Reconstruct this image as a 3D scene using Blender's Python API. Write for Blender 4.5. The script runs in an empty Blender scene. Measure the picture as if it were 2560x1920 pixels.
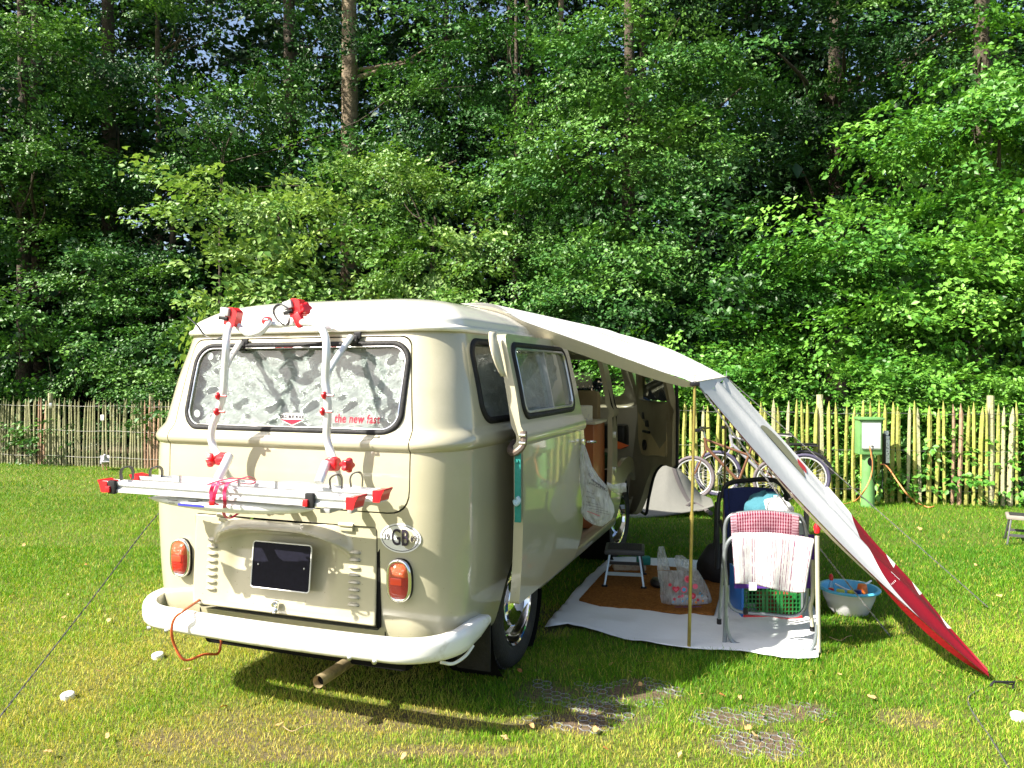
import bpy, bmesh, math, random
import numpy as np
from math import sin, cos, pi, radians, sqrt
from mathutils import Vector, Matrix, noise
random.seed(7)
rng = np.random.default_rng(11)
scn = bpy.context.scene
COL = scn.collection

# ---------------------------------------------------------------- camera
CAM_H, CAM_F, CAM_PITCH = 1.52, 1900.0, -0.0145       # metres, focal length for a 2560 px wide frame, radians
cam_d = bpy.data.cameras.new('camera')
cam = bpy.data.objects.new('camera', cam_d)
COL.objects.link(cam)
cam_d.sensor_width = 36.0
cam_d.lens = CAM_F / 2560 * 36.0
cam_d.clip_end = 400
cam.location = (0, 0, CAM_H)
cam.rotation_euler = (pi / 2 + CAM_PITCH, 0, 0)
scn.camera = cam

# ---------------------------------------------------------------- light
SUN_TRAVEL = Vector((1.0, 0.50, -1.05)).normalized()
elev = math.asin(-SUN_TRAVEL.z)
world = bpy.data.worlds.new('World')
scn.world = world
world.use_nodes = True
wn = world.node_tree
bg = wn.nodes['Background']
sky = wn.nodes.new('ShaderNodeTexSky')
sky.sky_type = 'NISHITA'
sky.sun_disc = False
sky.sun_elevation = elev
sky.sun_rotation = math.atan2(-SUN_TRAVEL.x, -SUN_TRAVEL.y) % (2 * pi)
sky.air_density = 1.0
sky.dust_density = 3.0
wn.links.new(sky.outputs[0], bg.inputs[0])
bg.inputs[1].default_value = 0.082
sun_d = bpy.data.lights.new('sun', 'SUN')
sun_d.energy = 5.0
sun_d.angle = radians(0.53)
sun_d.color = (1.0, 0.94, 0.82)
sun = bpy.data.objects.new('sun', sun_d)
sun.rotation_euler = SUN_TRAVEL.to_track_quat('-Z', 'Y').to_euler()
sun.location = (-20, -10, 25)
COL.objects.link(sun)
scn.view_settings.view_transform = 'Standard'
scn.view_settings.look = 'None'
scn.view_settings.gamma = 1.0
scn.view_settings.use_curve_mapping = False
scn.view_settings.exposure = 1.58
scn.cycles.max_bounces = 6
scn.cycles.diffuse_bounces = 3
scn.cycles.glossy_bounces = 3
scn.cycles.transparent_max_bounces = 12
scn.cycles.transmission_bounces = 4

# ---------------------------------------------------------------- survey: bearings measured in the photograph -> points in metres
VAN_YAW = radians(20.15)
VAN_T = Vector((-0.695, 4.20, 0))
_s, _c = sin(VAN_YAW), cos(VAN_YAW)
def W(px, py, D):
    """point at ground distance D (metres along +Y) on the bearing (px, py)"""
    dx, dz = (px - 1280) / CAM_F, (960 - py) / CAM_F
    cp, sp = cos(CAM_PITCH), sin(CAM_PITCH)
    w = Vector((dx, cp - sp * dz, sp + cp * dz))
    w *= D / w.y
    return Vector((w.x, w.y, w.z + CAM_H))
def G(px, py, z=0.0):
    dx, dz = (px - 1280) / CAM_F, (960 - py) / CAM_F
    cp, sp = cos(CAM_PITCH), sin(CAM_PITCH)
    w = Vector((dx, cp - sp * dz, sp + cp * dz))
    w *= (z - CAM_H) / w.z
    return Vector((w.x, w.y, z))
def to_van(p):
    x, y = p[0] - VAN_T.x, p[1] - VAN_T.y
    return Vector((x * _c - y * _s, x * _s + y * _c, p[2]))
def from_van(p):
    return Vector((p[0] * _c + p[1] * _s + VAN_T.x, -p[0] * _s + p[1] * _c + VAN_T.y, p[2]))
def V(px, py, axis, val):
    """point of the van's own frame where the bearing meets the plane axis = val"""
    a, b = to_van((0, 0, CAM_H)), to_van(W(px, py, 1.0))
    i = 'xyz'.index(axis)
    t = (val - a[i]) / (b[i] - a[i])
    return a + (b - a) * t

# ---------------------------------------------------------------- object helpers
def tag(o, label=None, cat=None, group=None, kind=None):
    if label: o['label'] = label
    if cat: o['category'] = cat
    if group: o['group'] = group
    if kind: o['kind'] = kind
    return o
def empty(name, loc=(0, 0, 0), rz=0.0, label=None, cat=None, group=None, parent=None):
    o = bpy.data.objects.new(name, None)
    o.empty_display_size = 0.1
    COL.objects.link(o)
    o.location = loc
    o.rotation_euler = (0, 0, rz)
    if parent: o.parent = parent
    return tag(o, label, cat, group)
def link_mesh(name, me, mat=None, parent=None, smooth=None):
    if mat is not None:
        for m in (mat if isinstance(mat, (list, tuple)) else [mat]):
            me.materials.append(m)
    if smooth is not None and len(me.polygons):
        me.shade_smooth()
        if smooth < 179: me.set_sharp_from_angle(angle=radians(smooth))
    o = bpy.data.objects.new(name, me)
    COL.objects.link(o)
    if parent: o.parent = parent
    return o
def copy_tree(o, parent=None):
    c = o.copy()
    COL.objects.link(c)
    c.parent = parent
    for ch in list(o.children): copy_tree(ch, c)
    return c

def catmull(pts, n=6, closed=False):
    P = [Vector(p) for p in pts]
    m = len(P)
    out = []
    for i in range(m if closed else m - 1):
        p0 = P[(i - 1) % m] if (closed or i > 0) else P[0] * 2 - P[1]
        p1, p2 = P[i], P[(i + 1) % m]
        p3 = P[(i + 2) % m] if (closed or i + 2 < m) else P[-1] * 2 - P[-2]
        for k in range(n):
            t = k / n
            out.append(0.5 * ((2 * p1) + (p2 - p0) * t + (2 * p0 - 5 * p1 + 4 * p2 - p3) * t * t + (3 * p1 - p0 - 3 * p2 + p3) * t ** 3))
    if not closed: out.append(P[-1])
    return out

class MB:
    """collects shapes into one mesh"""
    def __init__(self): self.v = []; self.f = []; self.m = []
    def add(self, vs, fs, mi=0):
        b = len(self.v)
        self.v += [tuple(p) for p in vs]
        self.f += [tuple(b + i for i in f) for f in fs]
        self.m += [mi] * len(fs)
        return self
    def box(self, c, s, rz=0, bev=0.0, R=None, mi=0):
        c = Vector(c); M = R if R is not None else Matrix.Rotation(rz, 3, 'Z')
        if bev <= 0:
            vs = [c + M @ Vector((x * s[0] / 2, y * s[1] / 2, z * s[2] / 2)) for x in (-1, 1) for y in (-1, 1) for z in (-1, 1)]
            return self.add(vs, [(0, 1, 3, 2), (4, 6, 7, 5), (0, 4, 5, 1), (2, 3, 7, 6), (0, 2, 6, 4), (1, 5, 7, 3)], mi)
        bm = bmesh.new()
        bmesh.ops.create_cube(bm, size=1.0)
        for v in bm.verts: v.co = Vector((v.co.x * s[0], v.co.y * s[1], v.co.z * s[2]))
        bmesh.ops.bevel(bm, geom=bm.edges[:], offset=min(bev, min(s) * 0.49), segments=2, affect='EDGES', profile=0.6)
        bm.verts.index_update()
        self.add([c + M @ v.co for v in bm.verts], [[v.index for v in f.verts] for f in bm.faces], mi)
        bm.free()
        return self
    def bar(self, a, b, w, h, mi=0, bev=0.0, up=(0, 0, 1)):
        a, b = Vector(a), Vector(b)
        d = b - a
        X = d.normalized()
        U = Vector(up)
        if abs(X.dot(U.normalized())) > 0.98: U = Vector((0, 1, 0))
        Y = U.cross(X).normalized(); Z = X.cross(Y)
        R = Matrix((X, Y, Z)).transposed()
        return self.box((a + b) / 2, (d.length, w, h), R=R, bev=bev, mi=mi)
    def tube(self, pts, r, seg=10, closed=False, mi=0, caps=True, flat=1.0):
        P = [Vector(p) for p in pts]
        n = len(P)
        rs = r if isinstance(r, (list, tuple)) else [r] * n
        T = []
        for i in range(n):
            a = P[(i - 1) % n] if (closed or i > 0) else P[0]
            b = P[(i + 1) % n] if (closed or i < n - 1) else P[-1]
            d = (b - a)
            T.append(d.normalized() if d.length > 1e-9 else Vector((0, 0, 1)))
        u = Vector((0, 0, 1)).cross(T[0])
        if u.length < 0.05: u = Vector((1, 0, 0)).cross(T[0])
        u.normalize()
        vs = []
        for i in range(n):
            if i:
                ax = T[i - 1].cross(T[i])
                if ax.length > 1e-8:
                    u = Matrix.Rotation(T[i - 1].angle(T[i]), 3, ax) @ u
            u = (u - T[i] * u.dot(T[i])).normalized()
            w = T[i].cross(u)
            for k in range(seg):
                a = 2 * pi * k / seg
                vs.append(P[i] + u * cos(a) * rs[i] + w * sin(a) * rs[i] * flat)
        fs = []
        for i in range(n if closed else n - 1):
            j = (i + 1) % n
            for k in range(seg):
                l = (k + 1) % seg
                fs.append((i * seg + k, i * seg + l, j * seg + l, j * seg + k))
        if caps and not closed:
            fs.append(tuple(range(seg))[::-1]); fs.append(tuple((n - 1) * seg + k for k in range(seg)))
        return self.add(vs, fs, mi)
    def lathe(self, prof, c=(0, 0, 0), axis='z', seg=24, mi=0, sx=1.0, sy=1.0, R=None, caps=True):
        vs = []
        c = Vector(c)
        for r, h in prof:
            for k in range(seg):
                a = 2 * pi * k / seg
                p = Vector((r * cos(a) * sx, r * sin(a) * sy, h))
                if axis == 'x': p = Vector((p.z, p.x, p.y))
                elif axis == 'y': p = Vector((p.x, p.z, p.y))
                if R is not None: p = R @ p
                vs.append(c + p)
        fs = []
        for i in range(len(prof) - 1):
            for k in range(seg):
                l = (k + 1) % seg
                fs.append((i * seg + k, i * seg + l, (i + 1) * seg + l, (i + 1) * seg + k))
        if caps and prof[0][0] > 1e-6: fs.append(tuple(range(seg))[::-1])
        if caps and prof[-1][0] > 1e-6: fs.append(tuple((len(prof) - 1) * seg + k for k in range(seg)))
        return self.add(vs, fs, mi)
    def grid(self, fn, nu, nv, mi=0, flip=False):
        vs = [fn(i / nu, j / nv) for j in range(nv + 1) for i in range(nu + 1)]
        fs = []
        for j in range(nv):
            for i in range(nu):
                a = j * (nu + 1) + i
                q = (a, a + 1, a + nu + 2, a + nu + 1)
                fs.append(q[::-1] if flip else q)
        return self.add(vs, fs, mi)
    def prism(self, poly, fn, d0, d1, mi=0):
        """poly: 2-D outline; fn(u, v, d) -> 3-D"""
        n = len(poly)
        vs = [fn(u, v, d0) for u, v in poly] + [fn(u, v, d1) for u, v in poly]
        fs = [tuple(range(n))[::-1], tuple(n + i for i in range(n))]
        fs += [(i, (i + 1) % n, n + (i + 1) % n, n + i) for i in range(n)]
        return self.add(vs, fs, mi)
    def mesh(self, name='mesh', fix=True):
        me = bpy.data.meshes.new(name)
        me.from_pydata(self.v, [], self.f)
        me.update()
        if any(self.m): me.polygons.foreach_set('material_index', self.m)
        if fix:
            bm = bmesh.new(); bm.from_mesh(me)
            bmesh.ops.recalc_face_normals(bm, faces=bm.faces[:])
            bm.to_mesh(me); bm.free()
        return me
    def build(self, name, mat, parent=None, smooth=35, fix=True, uv=None):
        me = self.mesh(name, fix)
        if uv: 
            l = me.uv_layers.new(name='UVMap')
            for lp in me.loops: l.data[lp.index].uv = uv[lp.vertex_index]
        return link_mesh(name, me, mat, parent, smooth)
def grid_uv(nu, nv): return [(i / nu, j / nv) for j in range(nv + 1) for i in range(nu + 1)]
def rrect(x0, x1, y0, y1, r, n=6):
    out = []
    for cx, cy, a0 in ((x1 - r, y1 - r, 0), (x0 + r, y1 - r, 90), (x0 + r, y0 + r, 180), (x1 - r, y0 + r, 270)):
        for k in range(n + 1):
            a = radians(a0 + 90 * k / n)
            out.append((cx + r * cos(a), cy + r * sin(a)))
    return out
def rpoly(pts, r, n=5):
    """polygon with rounded corners; r: one radius or one per corner"""
    out = []
    m = len(pts)
    for i in range(m):
        p, a, b = Vector(pts[i]), Vector(pts[i - 1]), Vector(pts[(i + 1) % m])
        rr = r[i] if isinstance(r, (list, tuple)) else r
        u, w = (a - p).normalized(), (b - p).normalized()
        if rr <= 0: out.append(tuple(p)); continue
        for k in range(n + 1):
            t = k / n
            q = (1 - t) ** 2 * (p + u * rr) + 2 * t * (1 - t) * p + t * t * (p + w * rr)
            out.append(tuple(q))
    return out

# ---------------------------------------------------------------- materials
def nt(m): return m.node_tree
def node(t, kind, **kw):
    n = t.nodes.new(kind)
    for k, v in kw.items():
        if hasattr(n, k): setattr(n, k, v)
    return n
def mat(name, col, rough=0.5, metal=0.0, var=0.0, scale=6.0, bump=0.0, bscale=40.0, coat=0.0, spec=0.5, trans=0.0, dirt=None, sheen=0.0, alpha=1.0, coords='Object', emit=None):
    m = bpy.data.materials.new(name); m.use_nodes = True
    t = nt(m); b = t.nodes['Principled BSDF']
    b.inputs['Base Color'].default_value = (*col, 1)
    b.inputs['Roughness'].default_value = rough
    b.inputs['Metallic'].default_value = metal
    b.inputs['Coat Weight'].default_value = coat
    b.inputs['Coat Roughness'].default_value = 0.03
    b.inputs['Specular IOR Level'].default_value = spec
    b.inputs['Sheen Weight'].default_value = sheen
    b.inputs['Transmission Weight'].default_value = trans
    b.inputs['Alpha'].default_value = alpha
    tc = node(t, 'ShaderNodeTexCoord')
    last = None
    if var > 0:
        nz = node(t, 'ShaderNodeTexNoise'); nz.inputs['Scale'].default_value = scale; nz.inputs['Detail'].default_value = 6; nz.inputs['Roughness'].default_value = 0.65
        t.links.new(tc.outputs[coords], nz.inputs['Vector'])
        mx = node(t, 'ShaderNodeMix', data_type='RGBA')
        mx.inputs[6].default_value = (*[c * (1 - var) for c in col], 1)
        mx.inputs[7].default_value = (*[min(1, c * (1 + var)) for c in col], 1)
        mr = node(t, 'ShaderNodeMapRange'); mr.inputs[1].default_value = 0.32; mr.inputs[2].default_value = 0.68
        t.links.new(nz.outputs[0], mr.inputs[0]); t.links.new(mr.outputs[0], mx.inputs[0])
        last = mx.outputs[2]
    if dirt:
        dcol, amount, dscale = dirt
        nz = node(t, 'ShaderNodeTexNoise'); nz.inputs['Scale'].default_value = dscale; nz.inputs['Detail'].default_value = 8; nz.inputs['Roughness'].default_value = 0.7
        t.links.new(tc.outputs[coords], nz.inputs['Vector'])
        mr = node(t, 'ShaderNodeMapRange'); mr.inputs[1].default_value = 0.62 - amount * 0.3; mr.inputs[2].default_value = 0.75
        t.links.new(nz.outputs[0], mr.inputs[0])
        mx = node(t, 'ShaderNodeMix', data_type='RGBA')
        mx.inputs[6].default_value = (*col, 1); mx.inputs[7].default_value = (*dcol, 1)
        if last: t.links.new(last, mx.inputs[6])
        t.links.new(mr.outputs[0], mx.inputs[0])
        last = mx.outputs[2]
    if last: t.links.new(last, b.inputs['Base Color'])
    if bump > 0:
        nz = node(t, 'ShaderNodeTexNoise'); nz.inputs['Scale'].default_value = bscale; nz.inputs['Detail'].default_value = 5
        t.links.new(tc.outputs[coords], nz.inputs['Vector'])
        bp = node(t, 'ShaderNodeBump'); bp.inputs['Strength'].default_value = bump; bp.inputs['Distance'].default_value = 0.02
        t.links.new(nz.outputs[0], bp.inputs['Height']); t.links.new(bp.outputs[0], b.inputs['Normal'])
    return m
def cloth_mat(name, colfn=None, col=(0.8, 0.8, 0.8), rough=0.85, translucent=0.25, bump=0.15, bscale=60):
    """fabric that lets some light through"""
    m = mat(name, col, rough, bump=bump, bscale=bscale, spec=0.25)
    t = nt(m); b = t.nodes['Principled BSDF']
    tr = node(t, 'ShaderNodeBsdfTranslucent'); mx = node(t, 'ShaderNodeMixShader')
    mx.inputs[0].default_value = translucent
    tr.inputs[0].default_value = (*col, 1)
    out = t.nodes['Material Output']
    t.links.new(b.outputs[0], mx.inputs[1]); t.links.new(tr.outputs[0], mx.inputs[2]); t.links.new(mx.outputs[0], out.inputs[0])
    if colfn:
        s = colfn(t)
        t.links.new(s, b.inputs['Base Color']); t.links.new(s, tr.inputs[0])
    return m
def math_node(t, op, a, b=None, c=None):
    n = node(t, 'ShaderNodeMath', operation=op)
    for i, x in enumerate((a, b, c)):
        if x is None: continue
        if isinstance(x, (int, float)): n.inputs[i].default_value = x
        else: t.links.new(x, n.inputs[i])
    return n.outputs[0]
def mixcol(t, f, a, b):
    n = node(t, 'ShaderNodeMix', data_type='RGBA')
    t.links.new(f, n.inputs[0]) if not isinstance(f, (int, float)) else setattr(n.inputs[0], 'default_value', f)
    for i, x in ((6, a), (7, b)):
        if isinstance(x, tuple): n.inputs[i].default_value = (*x, 1)
        else: t.links.new(x, n.inputs[i])
    return n.outputs[2]
def thin_glass(name, tint=(0.75, 0.8, 0.78), refl=1.0):
    m = bpy.data.materials.new(name); m.use_nodes = True
    t = nt(m); t.nodes.remove(t.nodes['Principled BSDF'])
    tr = node(t, 'ShaderNodeBsdfTransparent'); tr.inputs[0].default_value = (*tint, 1)
    gl = node(t, 'ShaderNodeBsdfGlossy'); gl.inputs['Roughness'].default_value = 0.02
    ge = node(t, 'ShaderNodeNewGeometry'); dt = node(t, 'ShaderNodeVectorMath', operation='DOT_PRODUCT')
    t.links.new(ge.outputs['Incoming'], dt.inputs[0]); t.links.new(ge.outputs['Normal'], dt.inputs[1])
    c = math_node(t, 'ABSOLUTE', dt.outputs['Value'])          # Schlick reflectance, same from either side of the pane
    f = math_node(t, 'MULTIPLY', math_node(t, 'ADD', .06, math_node(t, 'MULTIPLY', .94, math_node(t, 'POWER', math_node(t, 'SUBTRACT', 1.0, c), 5))), refl)
    mx = node(t, 'ShaderNodeMixShader')
    t.links.new(f, mx.inputs[0]); t.links.new(tr.outputs[0], mx.inputs[1]); t.links.new(gl.outputs[0], mx.inputs[2])
    t.links.new(mx.outputs[0], t.nodes['Material Output'].inputs[0])
    return m

M_white_plastic = mat('white_plastic', (0.78, 0.78, 0.78), 0.35)
M_black_plastic = mat('black_plastic', (0.014, 0.014, 0.016), 0.4, spec=.35, var=0.3, scale=20)
M_red_plastic = mat('red_plastic', (0.62, 0.012, 0.02), 0.3, coat=0.3)
M_rubber = mat('rubber', (0.014, 0.014, 0.015), 0.6, spec=.25, var=0.35, scale=12, bump=0.2, bscale=90)
M_chrome = mat('chrome', (0.82, 0.82, 0.83), 0.06, 1.0)
M_steel = mat('steel', (0.55, 0.56, 0.58), 0.32, 1.0, var=0.15, scale=15)
M_alu = mat('satin_aluminium', (0.60, 0.61, 0.62), 0.32, 0.35, var=0.04, scale=20)
M_dark = mat('dark_cavity', (0.01, 0.01, 0.01), 0.9, spec=.05)
# ---------------------------------------------------------------- lawn
def vnoise(x, y, s, seed=0.0):
    """smooth value noise, numpy"""
    X, Y = x / s + seed * 17.3, y / s + seed * 7.7
    xi, yi = np.floor(X).astype(np.int64), np.floor(Y).astype(np.int64)
    fx, fy = X - xi, Y - yi
    fx, fy = fx * fx * (3 - 2 * fx), fy * fy * (3 - 2 * fy)
    def h(a, b):
        n = (a * 374761393 + b * 668265263) & 0xffffffff
        n = ((n ^ (n >> 13)) * 1274126177) & 0xffffffff
        return ((n ^ (n >> 16)) & 0xffff) / 65535.0
    return (h(xi, yi) * (1 - fx) + h(xi + 1, yi) * fx) * (1 - fy) + (h(xi, yi + 1) * (1 - fx) + h(xi + 1, yi + 1) * fx) * fy
def fnoise(x, y, s, seed=0.0):
    return 0.5 * vnoise(x, y, s, seed) + 0.3 * vnoise(x, y, s / 2.3, seed + 1) + 0.2 * vnoise(x, y, s / 5.1, seed + 2)

# worn patches where the plastic ground grid shows: (x, y, rx, ry)
BARE = [(G(1390, 1735).x, G(1390, 1735).y, 0.20, 0.16), (G(1480, 1790).x, G(1480, 1790).y, 0.24, 0.16), (G(1590, 1730).x, G(1590, 1730).y, 0.26, 0.14),
        (G(1900, 1860).x, G(1900, 1860).y, 0.20, 0.13), (G(1830, 1800).x, G(1830, 1800).y, 0.18, 0.10), (G(1960, 1780).x, G(1960, 1780).y, 0.2, 0.09)]
DRY = [(G(1390, 1810).x, G(1390, 1810).y, 0.3, 0.1), (G(900, 1800).x, G(900, 1800).y, 0.7, 0.12), (G(560, 1850).x, G(560, 1850).y, 0.4, 0.12), (G(2250, 1800).x, G(2250, 1800).y, 0.2, 0.1),
       (G(750, 1885).x, G(750, 1885).y, 0.25, 0.08), (G(1150, 1880).x, G(1150, 1880).y, 0.4, 0.06), (-0.2, 4.6, 0.6, 0.5)]
def patches(x, y, P):
    f = np.zeros_like(x)
    wob = 2.2 * (fnoise(x, y, 0.16, 21.0) - 0.5)
    for px, py, rx, ry in P:
        d = ((x - px) / rx) ** 2 + ((y - py) / ry) ** 2
        f = np.maximum(f, np.clip(1.2 - d + wob, 0, 1))
    return f
def dryness(x, y):
    near = np.clip((6.2 - y) / 2.6, 0, 1)
    n = fnoise(x, y, 0.9, 3.0)
    band = np.exp(-((y - 5.4 - 0.12 * x) / 0.55) ** 2) * np.clip((-x + 0.5) / 1.5, 0, 1)
    d = near * 0.75 * np.clip((n - 0.22) * 2.2, 0, 1) + band * 0.5 * n + 0.35 * np.clip((fnoise(x, y, 2.6, 9.0) - 0.5) * 3, 0, 1)
    return np.clip(d + patches(x, y, DRY) * 0.6, 0, 1)

m = bpy.data.materials.new('lawn_soil'); m.use_nodes = True
t = nt(m); b = t.nodes['Principled BSDF']; b.inputs['Roughness'].default_value = 0.95; b.inputs['Specular IOR Level'].default_value = 0.2
tc = node(t, 'ShaderNodeTexCoord')
n1 = node(t, 'ShaderNodeTexNoise'); n1.inputs['Scale'].default_value = 55; n1.inputs['Detail'].default_value = 8; n1.inputs['Roughness'].default_value = 0.75
n2 = node(t, 'ShaderNodeTexNoise'); n2.inputs['Scale'].default_value = 1.3; n2.inputs['Detail'].default_value = 6
for n in (n1, n2): t.links.new(tc.outputs['Object'], n.inputs['Vector'])
att = node(t, 'ShaderNodeAttribute', attribute_name='bare')
r1 = node(t, 'ShaderNodeValToRGB'); e = r1.color_ramp.elements
e[0].position = 0.35; e[0].color = (0.05, 0.07, 0.014, 1); e[1].position = 0.62; e[1].color = (0.14, 0.17, 0.025, 1)
r2 = node(t, 'ShaderNodeValToRGB'); e = r2.color_ramp.elements
e[0].position = 0.35; e[0].color = (0.06, 0.042, 0.032, 1); e[1].position = 0.68; e[1].color = (0.20, 0.145, 0.09, 1)
t.links.new(n1.outputs[0], r1.inputs[0]); t.links.new(n1.outputs[0], r2.inputs[0])
mixf = math_node(t, 'ADD', att.outputs['Fac'], math_node(t, 'MULTIPLY', math_node(t, 'SUBTRACT', n2.outputs[0], 0.42), 0.5))
mc = node(t, 'ShaderNodeClamp'); t.links.new(mixf, mc.inputs[0])
t.links.new(mixcol(t, mc.outputs[0], r1.outputs[0], r2.outputs[0]), b.inputs['Base Color'])
bp = node(t, 'ShaderNodeBump'); bp.inputs['Strength'].default_value = 0.8; bp.inputs['Distance'].default_value = 0.015
t.links.new(n1.outputs[0], bp.inputs['Height']); t.links.new(bp.outputs[0], b.inputs['Normal'])
M_soil = m
def lawn():
    nx, ny = 220, 200
    xs = np.concatenate([[-120, -60, -30, -18], np.linspace(-12, 12, nx), [18, 30, 60, 120]])
    ys = np.concatenate([[-80, -30, -10, 0], np.geomspace(2.2, 16, ny), [20, 30, 60, 160]])
    X, Y = np.meshgrid(xs, ys)
    Z = np.zeros_like(X)
    v = np.stack([X.ravel(), Y.ravel(), Z.ravel()], 1)
    nxx, nyy = len(xs), len(ys)
    idx = np.arange(nxx * nyy).reshape(nyy, nxx)
    f = np.stack([idx[:-1, :-1].ravel(), idx[:-1, 1:].ravel(), idx[1:, 1:].ravel(), idx[1:, :-1].ravel()], 1)
    me = bpy.data.meshes.new('lawn')
    me.from_pydata(v.tolist(), [], f.tolist())
    a = me.attributes.new('bare', 'FLOAT', 'POINT')
    bare = np.clip(patches(v[:, 0], v[:, 1], BARE) + 0.40 * patches(v[:, 0], v[:, 1], DRY) + 0.35 * dryness(v[:, 0], v[:, 1]), 0, 1)
    forest_floor = v[:, 1] > 12.3 - 0.30 * (v[:, 0] + 5.4)
    bare[forest_floor] = 0.9
    a.data.foreach_set('value', bare.astype(np.float32))
    return tag(link_mesh('lawn', me, M_soil), kind='structure')
lawn()

def leafy_mat(name, dark, mid, light, rough=0.5, transl=0.3, spec=0.4, tr_gain=(1.25, 1.3, 0.6)):
    m = bpy.data.materials.new(name); m.use_nodes = True
    t = nt(m); b = t.nodes['Principled BSDF']
    b.inputs['Roughness'].default_value = rough; b.inputs['Specular IOR Level'].default_value = spec
    at = node(t, 'ShaderNodeAttribute', attribute_name='tint')
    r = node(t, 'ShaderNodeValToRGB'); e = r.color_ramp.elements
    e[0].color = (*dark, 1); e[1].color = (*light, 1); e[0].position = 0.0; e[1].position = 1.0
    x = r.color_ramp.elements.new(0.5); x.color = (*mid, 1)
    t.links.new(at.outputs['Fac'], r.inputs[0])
    t.links.new(r.outputs[0], b.inputs['Base Color'])
    tr = node(t, 'ShaderNodeBsdfTranslucent')
    g = node(t, 'ShaderNodeMix', data_type='RGBA', blend_type='MULTIPLY'); g.inputs[0].default_value = 1
    t.links.new(r.outputs[0], g.inputs[6]); g.inputs[7].default_value = (*tr_gain, 1)
    t.links.new(g.outputs[2], tr.inputs[0])
    mx = node(t, 'ShaderNodeMixShader'); mx.inputs[0].default_value = transl
    t.links.new(b.outputs[0], mx.inputs[1]); t.links.new(tr.outputs[0], mx.inputs[2])
    t.links.new(mx.outputs[0], t.nodes['Material Output'].inputs[0])
    return m
def np_mesh(name, v, f, tint=None):
    me = bpy.data.meshes.new(name)
    nv, nf, k = len(v), len(f), f.shape[1]
    me.vertices.add(nv); me.vertices.foreach_set('co', v.astype(np.float32).ravel())
    me.loops.add(nf * k); me.loops.foreach_set('vertex_index', f.astype(np.int32).ravel())
    me.polygons.add(nf); me.polygons.foreach_set('loop_start', (np.arange(nf) * k).astype(np.int32))
    me.update(calc_edges=True)
    if tint is not None:
        a = me.attributes.new('tint', 'FLOAT', 'POINT'); a.data.foreach_set('value', tint.astype(np.float32))
    return me

# things whose footprint keeps grass short or absent: boxes in van frame / world ellipses
def grass():
    M = leafy_mat('grass_blades', (0.055, 0.19, 0.006), (0.19, 0.37, 0.010), (0.58, 0.48, 0.11), rough=0.55, transl=0.35, spec=0.3, tr_gain=(1.1, 1.1, 0.5))
    bands = [(2.55, 4.4, 170000, 0.0028), (4.4, 6.6, 170000, 0.0038), (6.6, 9.5, 140000, 0.0058), (9.5, 13.4, 105000, 0.0085)]
    VV, FF, TT = [], [], []
    base = 0
    mat_poly = np.array([(p.x, p.y) for p in MAT_OUTLINE])
    for d0, d1, n, w in bands:
        D = np.sqrt(rng.uniform(d0 ** 2, d1 ** 2, n)); hx = 0.70 * D + 0.4
        x = rng.uniform(-1, 1, n) * hx; y = D
        dry = dryness(x, y)
        keep = rng.random(n) > np.clip(patches(x, y, BARE) * .80 + patches(x, y, DRY) * 0.22 + 0.12 * dry, 0, 0.985)
        keep &= y < 12.75 - 0.27 * (x + 8.4)
        ins = inside(mat_poly, x, y)
        keep &= ~ins
        x, y, dry = x[keep], y[keep], dry[keep]; n = len(x)
        clump = fnoise(x, y, 0.22, 5.0)
        h = (0.014 + 0.028 * clump) * rng.uniform(0.6, 1.3, n) * (1 - 0.45 * dry)
        h *= np.where(y > 7, 1.15, 1.0)
        # longer tufts along the edge of the mat and round the van wheels
        h *= 1 + 0.5 * np.exp(-((x - 1.0) / 1.2) ** 2 - ((y - 3.95) / 0.25) ** 2)
        th = rng.uniform(0, 2 * pi, n); lean = rng.uniform(0.15, 1.1, n) * h
        ph = rng.uniform(0, 2 * pi, n)
        ww = w * rng.uniform(0.6, 1.2, n)
        ex, ey = np.cos(th) * ww / 2, np.sin(th) * ww / 2
        lx, ly = np.cos(ph) * lean, np.sin(ph) * lean
        z0 = np.full(n, -0.002)
        p0 = np.stack([x - ex, y - ey, z0], 1); p1 = np.stack([x + ex, y + ey, z0], 1)
        m0 = np.stack([x - ex * .8 + lx * .35, y - ey * .8 + ly * .35, h * .62], 1); m1 = np.stack([x + ex * .8 + lx * .35, y + ey * .8 + ly * .35, h * .62], 1)
        tp = np.stack([x + lx, y + ly, h], 1)
        v = np.stack([p0, p1, m0, m1, tp], 1).reshape(-1, 3)
        i = np.arange(n)[:, None] * 5 + base
        f = np.concatenate([i + [[0, 1, 3]], i + [[0, 3, 2]], i + [[2, 3, 4]]]) if d0 < 6 else np.concatenate([i + [[0, 1, 4]]])
        tint = np.clip(0.30 + 0.75 * (dry - 0.25) + rng.normal(0, 0.19, n) + 0.34 * (fnoise(x, y, 1.4, 8.0) - .5), 0, 1)
        tint = np.where(rng.random(n) < 0.06 + 0.22 * dry, rng.uniform(.8, 1, n), tint)
        VV.append(v); FF.append(f); TT.append(np.repeat(tint, 5)); base += 5 * n
    me = np_mesh('grass', np.concatenate(VV), np.concatenate(FF), np.concatenate(TT))
    o = link_mesh('grass', me, M)
    tag(o, 'short sunlit lawn grass with dry yellow patches', 'grass', kind='stuff')
def inside(poly, x, y):
    c = np.zeros(len(x), bool)
    j = len(poly) - 1
    for i in range(len(poly)):
        xi, yi = poly[i]; xj, yj = poly[j]
        c ^= ((yi > y) != (yj > y)) & (x < (xj - xi) * (y - yi) / (yj - yi + 1e-12) + xi)
        j = i
    return c
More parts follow.
